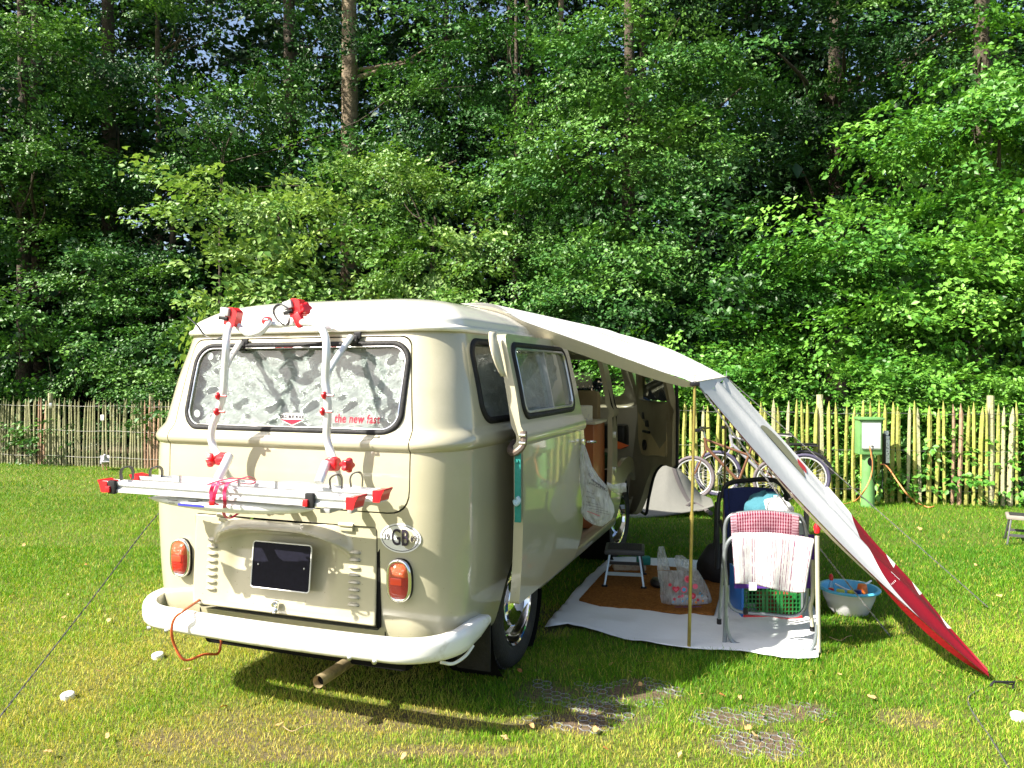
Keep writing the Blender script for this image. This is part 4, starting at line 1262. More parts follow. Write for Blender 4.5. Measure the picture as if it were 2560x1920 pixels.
# sliding door, run back along the side
DY0, DY1, DOFF = -.495, .575, .118
def slab(y0, y1, z0, z1, off, th):
    zz = [z for z in zs if z0 <= z <= z1]; ny = 24
    mb = MB(); vs = []
    for z in zz:
        x = side_x(0, z) + off
        for i in range(ny + 1): vs.append((x, y0 + (y1 - y0) * i / ny, z))
    a = len(vs)
    for z in zz:
        x = side_x(0, z) + off - th
        for i in range(ny + 1): vs.append((x, y0 + (y1 - y0) * i / ny, z))
    w = ny + 1; nz_ = len(zz)
    fs = []
    for j in range(nz_ - 1):
        for i in range(ny):
            q = j * w + i
            fs.append((q, q + 1, q + w + 1, q + w)); fs.append((a + q + w, a + q + w + 1, a + q + 1, a + q))
    for i in range(ny):
        fs.append((a + i, a + i + 1, i + 1, i)); q = (nz_ - 1) * w + i; fs.append((q, q + 1, a + q + 1, a + q))
    for j in range(nz_ - 1):
        q = j * w; fs.append((q, q + w, a + q + w, a + q)); q = j * w + ny; fs.append((a + q, a + q + w, q + w, q))
    return mb.add(vs, fs).mesh('slab')
sl = slab(DY0 - .02, DY1 + .02, .30, 1.712, DOFF, .045)
cut = MB().prism(rpoly([(DY0, .475), (DY1 - .12, .475), (DY1, .58), (DY1, 1.25), (DY1 - .04, 1.700), (DY0 + .02, 1.700), (DY0, 1.25)], [.02, .05, .06, 0, .07, .05, 0], 6), sx, .5, 1.3)
sl = boolean(sl, cut.mesh('c'), 'INTERSECT')
DW = (-.425, .425, 1.318, 1.652)
cut = MB().prism(rrect(*DW, .06, 6), sx, .5, 1.3)
sl = boolean(sl, cut.mesh('c'))
sl.materials.clear()
door = link_mesh('sliding_door', sl, M_beige, van, smooth=32)
sd = lambda r: [Vector((side_x(0, z) + DOFF + .002, y_, z)) for y_, z in dens(r)]
MB().tube(sd(rrect(*DW, .06, 7)), .014, 8, closed=True, flat=.8).build('window_seal', M_rubber, door, smooth=60)
MB().tube(sd(rrect(DW[0] + .02, DW[1] - .02, DW[2] + .02, DW[3] - .02, .045, 7)), .009, 6, closed=True).build('window_frame', M_steel, door, smooth=60)
mb = MB()
mb.bar((side_x(0, 1.34) + DOFF - .002, .03, 1.335), (side_x(0, 1.635) + DOFF - .002, .03, 1.635), .016, .022)
mb.build('window_divider', M_steel, door)
side_patch(*DW, DOFF - .014).build('window_pane', M_glass, door, smooth=60)
# foil on the rear two thirds, cloth-like corner peeling down at the front
def peel(y_, z): return foilw(y_, z) - (.0 if y_ < .25 else .05 * (y_ - .25))
g = MB()
def pf(u, v):
    z = DW[2] + .02 + (DW[3] - DW[2] - .02) * v
    ymax = .395 - .27 * max(0, 1 - v / .55) ** .8
    y_ = DW[0] + (ymax - DW[0]) * u
    return (side_x(0, z) + DOFF - .052 + peel(y_, z) * .9, y_, z)
g.grid(pf, 70, 40).build('foil_blind', M_foil_side, door, smooth=70)
# handle, catch and arm
mb = MB(); mb.tube(catmull([(1.012, .50, 1.128), (1.045, .50, 1.13), (1.05, .55, 1.125), (1.02, .565, 1.12)], 4), .0065, 8); mb.box((.99, .50, 1.125), (.02, .04, .04), bev=.006)
mb.build('door_handle', M_chrome, door)
MB().lathe([(.011, 0), (.010, .006), (.003, .008)], (.978, .515, 1.055), axis='x', seg=14).build('door_lock', M_chrome, door)
mb = MB(); mb.tube(catmull([(.885, -.36, 1.195), (.90, -.46, 1.17), (.95, -.535, 1.165), (.985, -.525, 1.20), (.985, -.515, 1.26)], 5), .016, 8)
mb.build('hinge_arm', mat('worn_steel', (.16, .12, .10), .5, .5), door)
mb = MB(); mb.box((.985, -.523, 1.225), (.028, .012, .045), bev=.004); mb.tube([(.972, -.535, 1.21), (1.0, -.535, 1.21)], .008); mb.tube([(.972, -.535, 1.245), (1.0, -.535, 1.245)], .008)
mb.build('hinge_bracket', M_chrome, door)
# teal latch strap on the door edge
M_teal = mat('teal_webbing', (.01, .22, .19), .6, bump=.3)
mb = MB(); mb.box((.962, -.528, 1.02), (.030, .012, .33), bev=.004); mb.lathe([(.010, 0), (.009, -.008)], (.958, -.534, 1.13), axis='y', seg=10)
mb.build('edge_strap', M_teal, door)
MB().tube(catmull([(.955, -.55, .955), (.965, -.56, .94), (.975, -.55, .955), (.965, -.545, .97)], 3), .010, 8).build('strap_knot', mat('pale_blue_cord', (.3, .45, .5), .6), door)
# wind deflector standing at the rear edge of the door
mb = MB(); vs = []
for k in range(11):
    q = k / 10; z = 1.705 - .20 * q; w = .055 * sin(pi * min(1, q * .9 + .12)) ** .8
    vs += [(side_x(0, z) + .08, -.52 - w, z), (side_x(0, z) + .09, -.50, z)]
mb.add(vs, [(2 * k, 2 * k + 1, 2 * k + 3, 2 * k + 2) for k in range(10)])
o = mb.build('deflector', mat('cream_plastic', (.62, .57, .44), .4), van); md = o.modifiers.new('t', 'SOLIDIFY'); md.thickness = .008
# track on the side under the belt
MB().box((.884, .16, 1.196), (.012, 1.0, .018), bev=.003).build('door_track', M_dark, van)

# B pillar rubber, striker, step
for y_ in (1.80, 1.915):
    MB().tube([(side_x(0, z) + .004, y_, z) for z in (.47, .8, 1.1, 1.25, 1.4, 1.66)], .010, 6).build('pillar_seal', M_rubber, van)
MB().box((.875, 1.86, 1.06), (.02, .035, .05), bev=.005).build('door_striker', M_steel, van); MB().box((.873, 1.86, .80), (.02, .03, .04), bev=.005).build('door_striker', M_steel, van)
MB().box((.87, 1.22, .452), (.05, 1.10, .02), bev=.004).build('door_sill', M_beige_in, van)

# cab door, swung open on its front hinge
cab = empty('cab_door', (.870, 2.95, 0), 0, parent=van); cab.rotation_euler = (0, 0, radians(28))
# local: x = depth (outward), y = negative towards the free edge
cf = lambda u, v, d: (d + (side_x(0, min(v, 1.7)) - .872), -u, v)
outl = [(0.0, .30), (.155, .30), (.215, .45), (.37, .70), (.60, .80), (.90, .80), (.905, 1.25), (.86, 1.60), (.20, 1.62), (.02, 1.25)]
sk = MB(); dn = dens(rpoly(outl, [.03, .04, .05, .12, .1, .03, .05, .06, .1, .05], 4))
n_ = len(dn)
sk.prism(dn, cf, -.03, .02)
dm = sk.mesh('cab_panel')
c2 = MB().prism(rpoly([(.12, 1.29), (.84, 1.29), (.80, 1.56), (.25, 1.57)], .05, 4), lambda u, v, d: (d, -u, v), -.3, .3)
dm = boolean(dm, c2.mesh('c')); dm.materials.clear()
link_mesh('door_skin', dm, M_beige_in, cab, smooth=30)
M_card = mat('tan_door_card', (.60, .47, .24), .6, var=.12, scale=5, bump=.1, bscale=120)
MB().prism(rpoly([(.055, .83), (.16, .80), (.60, .86), (.80, .86), (.80, 1.235), (.055, 1.235)], [.04, .2, .2, .05, .05, .03], 5), lambda u, v, d: (d, -u, v), -.052, -.040).build('door_card', M_card, cab, smooth=None)
MB().tube([Vector((-.052, -u, v)) for u, v in rpoly([(.06, .83), (.16, .80), (.60, .865), (.795, .865), (.795, 1.23), (.06, 1.23)], [.04, .2, .2, .05, .05, .03], 5)], .004, 5, closed=True).build('card_piping', M_beige_in, cab)
mb = MB(); mb.box((-.06, -.24, 1.16), (.02, .05, .06), bev=.008); mb.build('door_pull', M_black_plastic, cab)
mb = MB(); mb.box((-.065, -.36, 1.10), (.03, .04, .055), bev=.01); mb.build('window_winder', M_black_plastic, cab)
mb = MB(); mb.box((-.065, -.33, 1.03), (.03, .15, .022), bev=.01); mb.build('door_lever', M_black_plastic, cab)
mb = MB(); mb.lathe([(.045, 0), (.045, .012), (.030, .018), (.001, .014)], (-.07, -.28, .915), axis='x', seg=24); mb.build('door_speaker', M_black_plastic, cab)
MB().tube([Vector((-.005, -u, v)) for u, v in dens(rpoly(outl, [.03, .04, .05, .12, .1, .03, .05, .06, .1, .05], 4))], .013, 6, closed=True).build('door_seal', M_rubber, cab)
mb = MB(); mb.lathe([(.016, -.012), (.016, -.03), (.006, -.034)], (-.0, -.86, 1.07), axis='x', seg=12); mb.build('door_catch', M_steel, cab)
MB().prism(rpoly([(.13, 1.30), (.83, 1.30), (.79, 1.555), (.26, 1.565)], .05, 4), lambda u, v, d: (d + (side_x(0, v) - .872), -u, v), -.002, .002).build('window_pane', M_glass, cab, smooth=None)
mb = MB(); mb.tube(catmull([Vector((-.03, -.16, 1.31)), Vector((-.035, -.5, 1.275)), Vector((-.03, -.79, 1.30)), Vector((-.06, -.78, 1.42))], 5), .010, 8)
mb.build('blue_trim', mat('blue_cord', (.01, .06, .30), .5), cab)
tw = MB().grid(lambda u, v: (-.04 + .008 * sin(u * 14), -.17 - .60 * u, 1.30 + .24 * v), 14, 4).build('window_cloth', mat('dark_grey_cloth', (.03, .035, .045), .9), cab)

# cabin contents seen through the openings
M_cab = mat('orange_wood', (.36, .105, .025), .45, var=.2, scale=3, coat=.2)
c_ = empty('cupboard', (0, 0, 0), 0, parent=van)
MB().box((.60, 1.63, .795), (.42, .34, .73), bev=.006).build('carcass', M_cab, c_)
MB().box((.60, 1.63, 1.17), (.46, .38, .018), bev=.004).build('worktop', mat('cream_laminate', (.55, .52, .42), .4), c_)
M_seat = mat('tan_vinyl', (.36, .28, .15), .5, var=.1, scale=4)
st_ = empty('cab_seat', (0, 0, 0), 0, parent=van)
for x in (.44, -.44):
    MB().box((x, 2.24, 1.06), (.46, .11, .64), bev=.05).build('seat_back', M_seat, st_)
    MB().box((x, 2.48, .78), (.46, .46, .13), bev=.05).build('seat_cushion', mat('green_cover', (.012, .075, .02), .8), st_)
MB().box((.30, 2.05, 1.34), (.40, .03, .20), bev=.03).build('tray_board', M_seat, van)
sw = MB().tube([Vector((-.42 + .2 * cos(a), 2.75 + .05 * sin(a), 1.08 + .19 * sin(a))) for a in [2 * pi * k / 28 for k in range(28)]], .012, 8, closed=True).build('steering_wheel', M_black_plastic, van)
MB().box((0, 3.05, .95), (1.45, .2, .22), bev=.04).build('dashboard', M_black_plastic, van)
g = MB().grid(lambda u, v: (-.66 + 1.32 * u, prof(1.3 + .34 * v)[2] - .012, 1.30 + .34 * v), 6, 6).build('windscreen', M_glass, van, smooth=60)
for r_ in ((2.05, 2.78, 1.31, 1.63),):
    MB().grid(lambda u, v: (-side_x(0, r_[2] + (r_[3] - r_[2]) * v) + .012, r_[0] + (r_[1] - r_[0]) * u, r_[2] + (r_[3] - r_[2]) * v), 4, 6).build('window_pane', M_glass, van, smooth=60)
M_view_blocker = mat('brown_black_blocker', (.02, .016, .014), .95, var=.4, scale=8, spec=.05)
MB().grid(lambda u, v: (-.74 + 1.18 * u, 2.10 + .025 * sin(u * 60), 1.0 + .68 * v), 80, 4).build('cab_view_blocker', M_view_blocker, van, smooth=70)  # dark sheet added to block the bright cab windows from the doorway
# things on the worktop
p = from_van((.70, 1.52, 1.18))
o = MB().box((0, 0, .055), (.15, .10, .11), rz=.2, bev=.006).build('paper_packet', mat('printed_paper', (.62, .62, .55), .6, dirt=((.05, .10, .4), .2, 30)))
o.location = p; tag(o, 'white paper packet on the orange cupboard inside the van doorway', 'packet')
mb = MB().lathe([(.022, 0), (.024, .01), (.024, .08), (.012, .10), (.011, .13), (.001, .132)], seg=16)
o = mb.build('blue_bottle', mat('blue_plastic', (.01, .06, .45), .3)); o.location = from_van((.61, 1.50, 1.18)); tag(o, 'small blue bottle standing beside the white packet on the cupboard', 'bottle')
o = MB().add([(0, 0, 0), (.14, 0, .03), (.03, .03, .07), (.06, -.07, .01)], [(0, 1, 2), (0, 3, 1)]).build('orange_cloth', mat('orange_fabric', (.75, .14, .02), .7))
o.location = from_van((.74, 2.36, .90)); tag(o, 'orange cloth lying on the green cab seat of the van', 'cloth')
# ---------------------------------------------------------------- bicycle carrier on the tailgate
YR = -1.05
rack = empty('bicycle_carrier', from_van((0.03, -1.15, 1.03)), -VAN_YAW, 'silver bicycle carrier with red clamps strapped to the rear of the camper van', 'bicycle carrier')
RO = Vector((0.03, -1.15, 1.03))
def L(p): return Vector(p) - RO
def R(px, py, y=YR): return L(V(px, py, 'y', y))
M_tube = mat('silver_lacquer', (0.70, 0.71, 0.72), 0.28, 0.25, coat=.5)
def rtube(name, pts, r=.0165, n=6, M=M_tube, seg=14, parent=rack):
    return MB().tube(catmull(pts, n), r, seg).build(name, M, parent, smooth=60)
# uprights
rtube('upright_tube', [R(577, 806, -.97), R(568, 835, -1.02), R(566, 863), R(562, 930), R(557, 989), R(541, 1040), R(532, 1065), R(528, 1094), R(535, 1120), R(549, 1143, -1.07)])
rtube('upright_tube', [R(756, 806, -.93), R(785, 808, -.97), R(804, 822, -1.01), R(815, 850, -1.04), R(816, 890), R(814, 953), R(819, 1000), R(819, 1050), R(817, 1091), R(825, 1125), R(836, 1155, -1.07)])
rtube('hoop_tube', [R(590, 808, -.96), R(602, 822, -.96), R(624, 835, -.97), R(648, 831, -.96), R(665, 817, -.95), R(673, 804, -.93)], r=.015)
rtube('hoop_tube', [R(673, 812, -.92), R(700, 812, -.90), R(730, 808, -.90), R(760, 806, -.92)], r=.015)
# diagonal struts to the tailgate lip
rtube('strut_tube', [R(566, 915), R(575, 897, -1.0), R(588, 876, -.90), R(600, 857, -.83)], r=.014)
rtube('strut_tube', [R(815, 950), R(822, 928, -1.02), R(848, 885, -.92), R(878, 842, -.83)], r=.014)
for a, b in ((606, 866), (886, 850)):
    mb = MB(); p = R(a, b, -.80)
    mb.box(p, (.045, .03, .045), bev=.008); mb.box(p + Vector((.02, -.005, .02)), (.035, .012, .03), bev=.004); mb.tube([p + Vector((-.02, -.02, -.01)), p + Vector((.03, -.03, -.005))], .006)
    mb.build('lip_hook', M_black_plastic, rack)
# lower arms down to the rails
rtube('lower_arm', [R(573, 1140, -1.12), R(560, 1168, -1.17), R(545, 1198, -1.20)], r=.019)
rtube('lower_arm', [R(815, 1160, -1.12), R(806, 1184, -1.17), R(797, 1208, -1.20)], r=.019)
rtube('stay_tube', [R(551, 1150, -1.06), R(568, 1182, -1.0), R(578, 1196, -.97)], r=.013)
rtube('stay_tube', [R(838, 1158, -1.06), R(846, 1185, -1.02), R(850, 1210, -1.0)], r=.013)
def knob(c, axis_dir, r=.028, h=.026):
    """five-lobed star knob"""
    ax = Vector(axis_dir).normalized()
    q = Vector((0, 0, 1)).rotation_difference(ax).to_matrix()
    n = 40; mb = MB(); vs = []
    levels = [(0, .55), (.1, .9), (.5, 1.0), (.9, .9), (1.0, .6)]
    for t_, s in levels:
        for k in range(n):
            a = 2 * pi * k / n
            rr = r * s * (1 + .16 * cos(5 * a))
            vs.append(Vector(c) + q @ Vector((rr * cos(a), rr * sin(a), (t_ - .5) * h)))
    m_ = n
    fs = [(i * m_ + k, i * m_ + (k + 1) % m_, (i + 1) * m_ + (k + 1) % m_, (i + 1) * m_ + k) for i in range(4) for k in range(m_)] + [tuple(range(n))[::-1], tuple(4 * n + k for k in range(n))]
    mb.add(vs, fs); mb.tube([Vector(c), Vector(c) - ax * .04], .009, 8)
    return mb.build('clamp_knob', M_red_plastic, rack, smooth=45)
knob(R(528, 1150, -1.10), (-1, -.25, 0)); knob(R(870, 1163, -1.10), (1, -.25, 0))
for (a, b) in ((560, 1148), (833, 1160)):
    mb = MB(); p = R(a, b, -1.09)
    mb.lathe([(.026, -.022), (.030, -.014), (.030, .014), (.026, .022)], p, axis='x', seg=20); mb.box(p + Vector((0, -.012, .0)), (.05, .03, .05), bev=.010)
    mb.build('clamp_body', M_red_plastic, rack)
# red buttons along the uprights
for a, b in ((545, 990), (541, 1029), (810, 988), (806, 1029)):
    mb = MB(); p = R(a, b, -1.065)
    mb.lathe([(.014, -.004), (.017, 0), (.017, .006), (.013, .010)], p, axis='x', seg=16); mb.tube([p, p + Vector((.045, 0, 0))], .004, 6)
    mb.build('clamp_button', M_red_plastic, rack)
for a, b in ((832, 988), (829, 1029), (562, 990), (558, 1030)):
    MB().lathe([(.006, 0), (.006, .006), (.001, .009)], R(a, b, -1.06), axis='x', seg=10).build('clamp_bolt', M_steel, rack)
# frame holders at the top
M_grey = mat('grey_rubber_pad', (.35, .35, .36), .6)
def holder(px, py, y, s=1.0, tilt=-.3):
    p = R(px, py, y); mb = MB()
    Rm = Matrix.Rotation(tilt, 3, 'Y')
    mb.prism(rpoly([(-.030 * s, -.035 * s), (.030 * s, -.040 * s), (.036 * s, .030 * s), (.006 * s, .046 * s), (-.020 * s, .040 * s)], .008, 3), lambda u, v, d: p + Rm @ Vector((u, d, v)), -.022, .022)
    o = mb.build('frame_holder', M_red_plastic, rack)
    mb = MB(); mb.box(p + Rm @ Vector((-.022 * s, -.02, .022 * s)), (.046 * s, .03, .036 * s), R=Rm, bev=.005)
    mb.build('holder_pad', M_grey, o, smooth=40)
    mb = MB(); mb.box(p + Rm @ Vector((-.030 * s, -.012, -.008 * s)), (.05 * s, .034, .016 * s), R=Rm, bev=.004)
    mb.build('holder_jaw', M_black_plastic, o)
holder(582, 794, -.97, 1.0, .15)
holder(742, 772, -.90, 1.0, -.25)
mb = MB(); p = R(748, 800, -.93); Rm = Matrix.Rotation(-.5, 3, 'Y'); mb.box(p, (.040, .030, .065), R=Rm, bev=.008); mb.build('holder_foot', M_red_plastic, rack)
knob(R(764, 771, -.90), (.9, -.35, .25), r=.026)
mb = MB(); mb.lathe([(.018, -.016), (.021, 0), (.018, .016)], R(668, 803, -.93), axis='x', seg=16); mb.build('hoop_clamp', M_red_plastic, rack)
# ratchet straps
def ribbon(pts, w, side, n=8, th=.002):
    P = catmull(pts, n); mb = MB(); vs = []
    for i, p in enumerate(P):
        t_ = (P[min(i + 1, len(P) - 1)] - P[max(i - 1, 0)]).normalized()
        s_ = Vector(side).normalized(); nn = t_.cross(s_).normalized()
        vs += [p - s_ * w / 2 - nn * th / 2, p + s_ * w / 2 - nn * th / 2, p + s_ * w / 2 + nn * th / 2, p - s_ * w / 2 + nn * th / 2]
    fs = [(i * 4 + k, i * 4 + (k + 1) % 4, i * 4 + 4 + (k + 1) % 4, i * 4 + 4 + k) for i in range(len(P) - 1) for k in range(4)]
    return mb.add(vs, fs + [(3, 2, 1, 0), tuple(len(vs) - 4 + k for k in range(4))]), P
M_strap = mat('ribbed_strap', (.06, .06, .065), .35, coat=.3)
def strap_loop(px, py0, py1, y, wpx=14):
    a, b = R(px - wpx, py1, y), R(px + wpx, py1, y + .04)
    top = R(px, py0, y)
    mb, P = ribbon([a, a + Vector((-.004, 0, .030)), Vector(((a.x * .7 + top.x * .3), y + 1.15, top.z - .008)), top + Vector((.01, 0, 0)), Vector((b.x, b.y, (b.z + top.z) / 2 + .01)), b], .022, (.35, -1, 0))
    # ribs
    for i in range(0, len(P) - 1, 1):
        p = P[i]; mb.bar(p + Vector((.35, -1, 0)).normalized() * .010, p - Vector((.35, -1, 0)).normalized() * .010, .003, .005)
    mb.build('ratchet_strap', M_strap, rack)
strap_loop(318, 1166, 1199, -1.29); strap_loop(391, 1166, 1197, -1.16); strap_loop(841, 1186, 1222, -1.29); strap_loop(892, 1180, 1217, -1.16)
mb, P = ribbon([R(709, 812, -.97), R(694, 800, -.99), R(684, 780, -.99), R(690, 766, -.98), R(704, 762, -.96), R(722, 772, -.95)], .022, (.25, -1, .1)); 
for p in P: mb.bar(p + Vector((.25, -1, .1)).normalized() * .010, p - Vector((.25, -1, .1)).normalized() * .010, .003, .005)
mb.build('ratchet_strap', M_strap, rack)
mb, P = ribbon([R(724, 795, -.93), R(722, 806, -.94), R(716, 815, -.96)], .022, (.25, -1, .1)); mb.build('strap_end', M_strap, rack)
mb, P = ribbon([R(470, 792, -1.02), R(492, 812, -1.02), R(512, 838, -1.02), R(538, 848, -1.02), R(556, 842, -1.01), R(568, 826, -1.0)], .020, (.25, -1, .1)); mb.build('ratchet_strap', M_strap, rack)
# wheel rails: channel section with a step in the face
def rail(y, x0, x1, z):
    sec = [(-.030, .018), (-.030, .004), (-.022, .0), (-.022, -.010), (-.032, -.014), (-.032, -.026), (.030, -.026), (.030, .018), (.024, .018), (.024, -.012), (-.012, -.012), (-.012, .010), (-.024, .018)]
    mb = MB(); n = len(sec)
    vs = [L((x0, y + a, z + b)) for a, b in sec] + [L((x1, y + a, z + b)) for a, b in sec]
    mb.add(vs, [(i, (i + 1) % n, n + (i + 1) % n, n + i) for i in range(n)] + [tuple(range(n))[::-1], tuple(n + i for i in range(n))])
    return mb.build('wheel_rail', M_alu, rack, smooth=None)
rail(-1.29, -.600, .615, 1.052); rail(-1.145, -.580, .640, 1.055)
def end_cap(x, y, z, s):
    mb = MB()
    pts_ = [(-.030, .022), (.012, .023), (.036, .030), (.040, .024), (.024, .004), (.018, -.014), (.012, -.031), (-.030, -.031)]
    pts_ = [(s * a * .72, b * .86) for a, b in pts_]
    mb.prism(rpoly(pts_ if s > 0 else pts_[::-1], .004, 3), lambda u, v, d: L((x + u, y + d, z + v)), -.036, .033)
    mb.build('end_cap', M_red_plastic, rack, smooth=40)
end_cap(-.590, -1.29, 1.050, -1); end_cap(.605, -1.29, 1.050, 1); end_cap(.630, -1.145, 1.055, 1); end_cap(-.570, -1.145, 1.055, -1)
for x in (-.535, .43):
    mb = MB(); mb.box(L((x, -1.325, 1.048)), (.036, .018, .056), bev=.005); o = mb.build('strap_buckle', M_black_plastic, rack)
    MB().box(L((x - .012, -1.337, 1.040)), (.022, .012, .026), bev=.004).build('buckle_button', M_red_plastic, o)
for x in (-.28, .02, .20):
    MB().tube([L((x, -1.22, 1.06)), L((x, -1.22, 1.095))], .006, 8).build('rail_pin', M_steel, rack)
for x in (-.25, .30):
    MB().box(L((x, -1.22, 1.035)), (.05, .19, .022), bev=.004).build('cross_member', M_tube, rack)
# white lens-shaped fairing under the rails
mb = MB(); vs = []
N_ = 40
for i in range(N_ + 1):
    u = i / N_; x = -.405 + .80 * u
    hw_ = .048 * (sin(pi * u) ** .55) + .001
    zc = 1.006
    for k in range(14):
        a = 2 * pi * k / 14
        vs.append(L((x, -1.250 + .060 * cos(a) * (sin(pi * min(max(u, .02), .98)) ** .4), zc - .004 + hw_ * .80 * sin(a) * (1.0 if sin(a) < 0 else .5))))
fs = [(i * 14 + k, i * 14 + (k + 1) % 14, (i + 1) * 14 + (k + 1) % 14, (i + 1) * 14 + k) for i in range(N_) for k in range(14)]
mb.add(vs, fs); fair = mb.build('fairing', M_white_plastic, rack, smooth=60)
M_blue_ink = mat('blue_ink', (.03, .03, .35), .5)
MB().box(L((-.145, -1.306, .992)), (.13, .001, .009)).build('label_band', M_blue_ink, fair)
for x, z, w_ in ((-.24, 1.002, .03), (-.235, 1.014, .05), (-.13, 1.016, .05), (-.10, 1.022, .03)):
    MB().box(L((x, -1.3085, z - .006)), (w_, .001, .003)).build('label_line', M_black_ink, fair)
# lower feet resting on the tailgate
for x in (.115, .395):
    mb = MB(); mb.box(L((x - .02, -1.10, .975)), (.045, .10, .018), bev=.004); mb.box(L((x, -.98, .965)), (.022, .05, .05), bev=.006); mb.build('rest_foot', M_grey, rack)
# red webbing wound round the rails: its own thing
M_web = mat('red_webbing', (.60, .015, .09), .55, bump=.2, bscale=300)
def webp(px, py, y): return from_van(V(px, py, 'y', y))
strap = empty('red_strap', webp(540, 1240, -1.34), 0, 'red webbing strap wound around the carrier rails and dangling over the number plate', 'strap')
O_ = strap.location
def web(pts, w=.016, side=(1, -.1, 0), name='webbing'):
    mb, P = ribbon([p - O_ for p in pts], w, Vector(side), 8, .0025); mb.build(name, M_web, strap, smooth=50)
web([webp(545, 1212, -1.22), webp(535, 1210, -1.34), webp(528, 1230, -1.345), webp(532, 1255, -1.345), webp(548, 1263, -1.33)])
web([webp(560, 1208, -1.22), webp(548, 1206, -1.33), webp(541, 1222, -1.35), webp(536, 1240, -1.35), webp(533, 1256, -1.34)], .014)
web([webp(575, 1206, -1.20), webp(569, 1208, -1.335), webp(561, 1230, -1.35), webp(562, 1258, -1.34), webp(560, 1285, -1.22), webp(573, 1296, -1.02), webp(590, 1287, -.99), webp(608, 1275, -1.02), webp(616, 1262, -1.08)], .014)
web([webp(512, 1214, -1.24), webp(545, 1203, -1.25), webp(580, 1196, -1.24), webp(610, 1197, -1.22), webp(638, 1203, -1.20), webp(626, 1210, -1.2), webp(590, 1206, -1.2)], .012, (0, -1, .3))
web([webp(550, 1212, -1.2), webp(585, 1203, -1.22), webp(620, 1192, -1.2), webp(638, 1198, -1.18)], .012, (0, -1, .3))
mb = MB().box(webp(530, 1258, -1.355) - O_, (.022, .012, .018), bev=.004); mb.build('strap_knot', M_red_plastic, strap)
# ---------------------------------------------------------------- awning
M_pole = mat('brass_pole', (.42, .33, .10), .35, .6, var=.25, scale=12)
M_pole2 = mat('worn_bronze_pole', (.22, .16, .07), .4, .5, var=.3, scale=12)
N_ = Vector((.991, 4.119, 1.465)); F_ = Vector((1.718, 6.09, 1.486)); PEG = Vector((2.335, 3.66, .03)); C_ = Vector((1.06, 4.15, 1.405))
near_edge = catmull([from_van((.42, .06, 1.895)), from_van((.60, .10, 1.872)), from_van((.745, .165, 1.80)), from_van((1.05, .27, 1.685)), from_van((1.35, .39, 1.565)), N_], 8)
far_edge = catmull([from_van((.42, 2.45, 1.90)), from_van((.62, 2.45, 1.875)), from_van((.80, 2.45, 1.835)), Vector((1.21, 6.42, 1.765)), Vector((1.43, 6.27, 1.66)), F_], 8)
def lerp_list(Pl, t):
    x = t * (len(Pl) - 1); i = min(int(x), len(Pl) - 2); return Pl[i].lerp(Pl[i + 1], x - i)
def roof_fab(u, v):
    """u: van roof -> poles, v: near edge -> far edge"""
    p = lerp_list(near_edge, u).lerp(lerp_list(far_edge, u), v)
    out = max(0, (u - .38) / .62)
    sag = -.030 * sin(pi * v) * sin(pi * min(1, out * 1.02)) ** .8
    tens = .010 * sin(9 * v + 5 * u) * sin(pi * v) * out
    wr = .006 * noise.noise(Vector((u * 9, v * 7, 2))) * out + .003 * noise.noise(Vector((u * 30, v * 14, 5))) * out
    if u < .38: sag += .016 * sin(pi * min(1, u / .38))
    return tuple(p + Vector((0, 0, sag + tens + wr)))
def canvas_cols(t):
    return None
M_canvas = cloth_mat('white_awning_canvas', col=(.70, .70, .68), rough=.7, translucent=.16, bump=.12, bscale=25)
awn = empty('awning', (N_.x, N_.y, 0), 0, 'white sun sail stretched from the van roof over two poles, red towards its pegged tip', 'awning')
AO = awn.location.copy()
g = MB(); g.grid(lambda u, v: Vector(roof_fab(u, v)) - AO, 60, 50)
o = g.build('roof_canvas', M_canvas, awn, smooth=80, fix=True)
# near-edge hem standing for the canvas underside, tilted inward so it falls in shade
M_hem = cloth_mat('beige_hem', col=(.60, .56, .46), rough=.8, translucent=.12)
def hem(u, v):
    q = .10 + .90 * u
    p = lerp_list(near_edge, q); w = (.040 + .060 * sin(pi * min(1, max(0, (u - .03) / .97))) ** .7) * (1 if u < .97 else .8)
    inw = (F_ - N_).normalized()
    return p + Vector((0, 0, -w * v * .75 - .002)) + inw * (w * .75 * v) - AO
g = MB(); g.grid(hem, 40, 4); g.build('underside_hem', M_hem, awn, smooth=80)
# outer wing running down to the peg
def tip_cols(t):
    uv = node(t, 'ShaderNodeUVMap'); sp = node(t, 'ShaderNodeSeparateXYZ'); t.links.new(uv.outputs[0], sp.inputs[0])
    s, d = sp.outputs[0], sp.outputs[1]
    inv = math_node(t, 'SUBTRACT', 1.0, s)
    seam = math_node(t, 'ADD', math_node(t, 'ADD', .600, math_node(t, 'MULTIPLY', inv, .03)), math_node(t, 'MULTIPLY', math_node(t, 'POWER', inv, 5), .16))
    red = math_node(t, 'GREATER_THAN', d, seam)
    # white triangular points along the outer edge
    tri = None
    for k, tc_ in enumerate((.735, .815, .895)):
        w = .030
        a = math_node(t, 'ABSOLUTE', math_node(t, 'SUBTRACT', d, tc_))
        lim = math_node(t, 'MULTIPLY', math_node(t, 'SUBTRACT', s, .80), .075)
        q = math_node(t, 'LESS_THAN', a, lim)
        tri = q if tri is None else math_node(t, 'MAXIMUM', tri, q)
    red = math_node(t, 'MULTIPLY', red, math_node(t, 'SUBTRACT', 1.0, tri))
    # red piping along the inner edge
    pip = math_node(t, 'LESS_THAN', s, .018)
    red = math_node(t, 'MAXIMUM', red, pip)
    return mixcol(t, red, (.72, .72, .71), (.20, .004, .012))
M_tip = cloth_mat('white_and_red_canvas', tip_cols, rough=.6, translucent=.20, bump=.1, bscale=25)
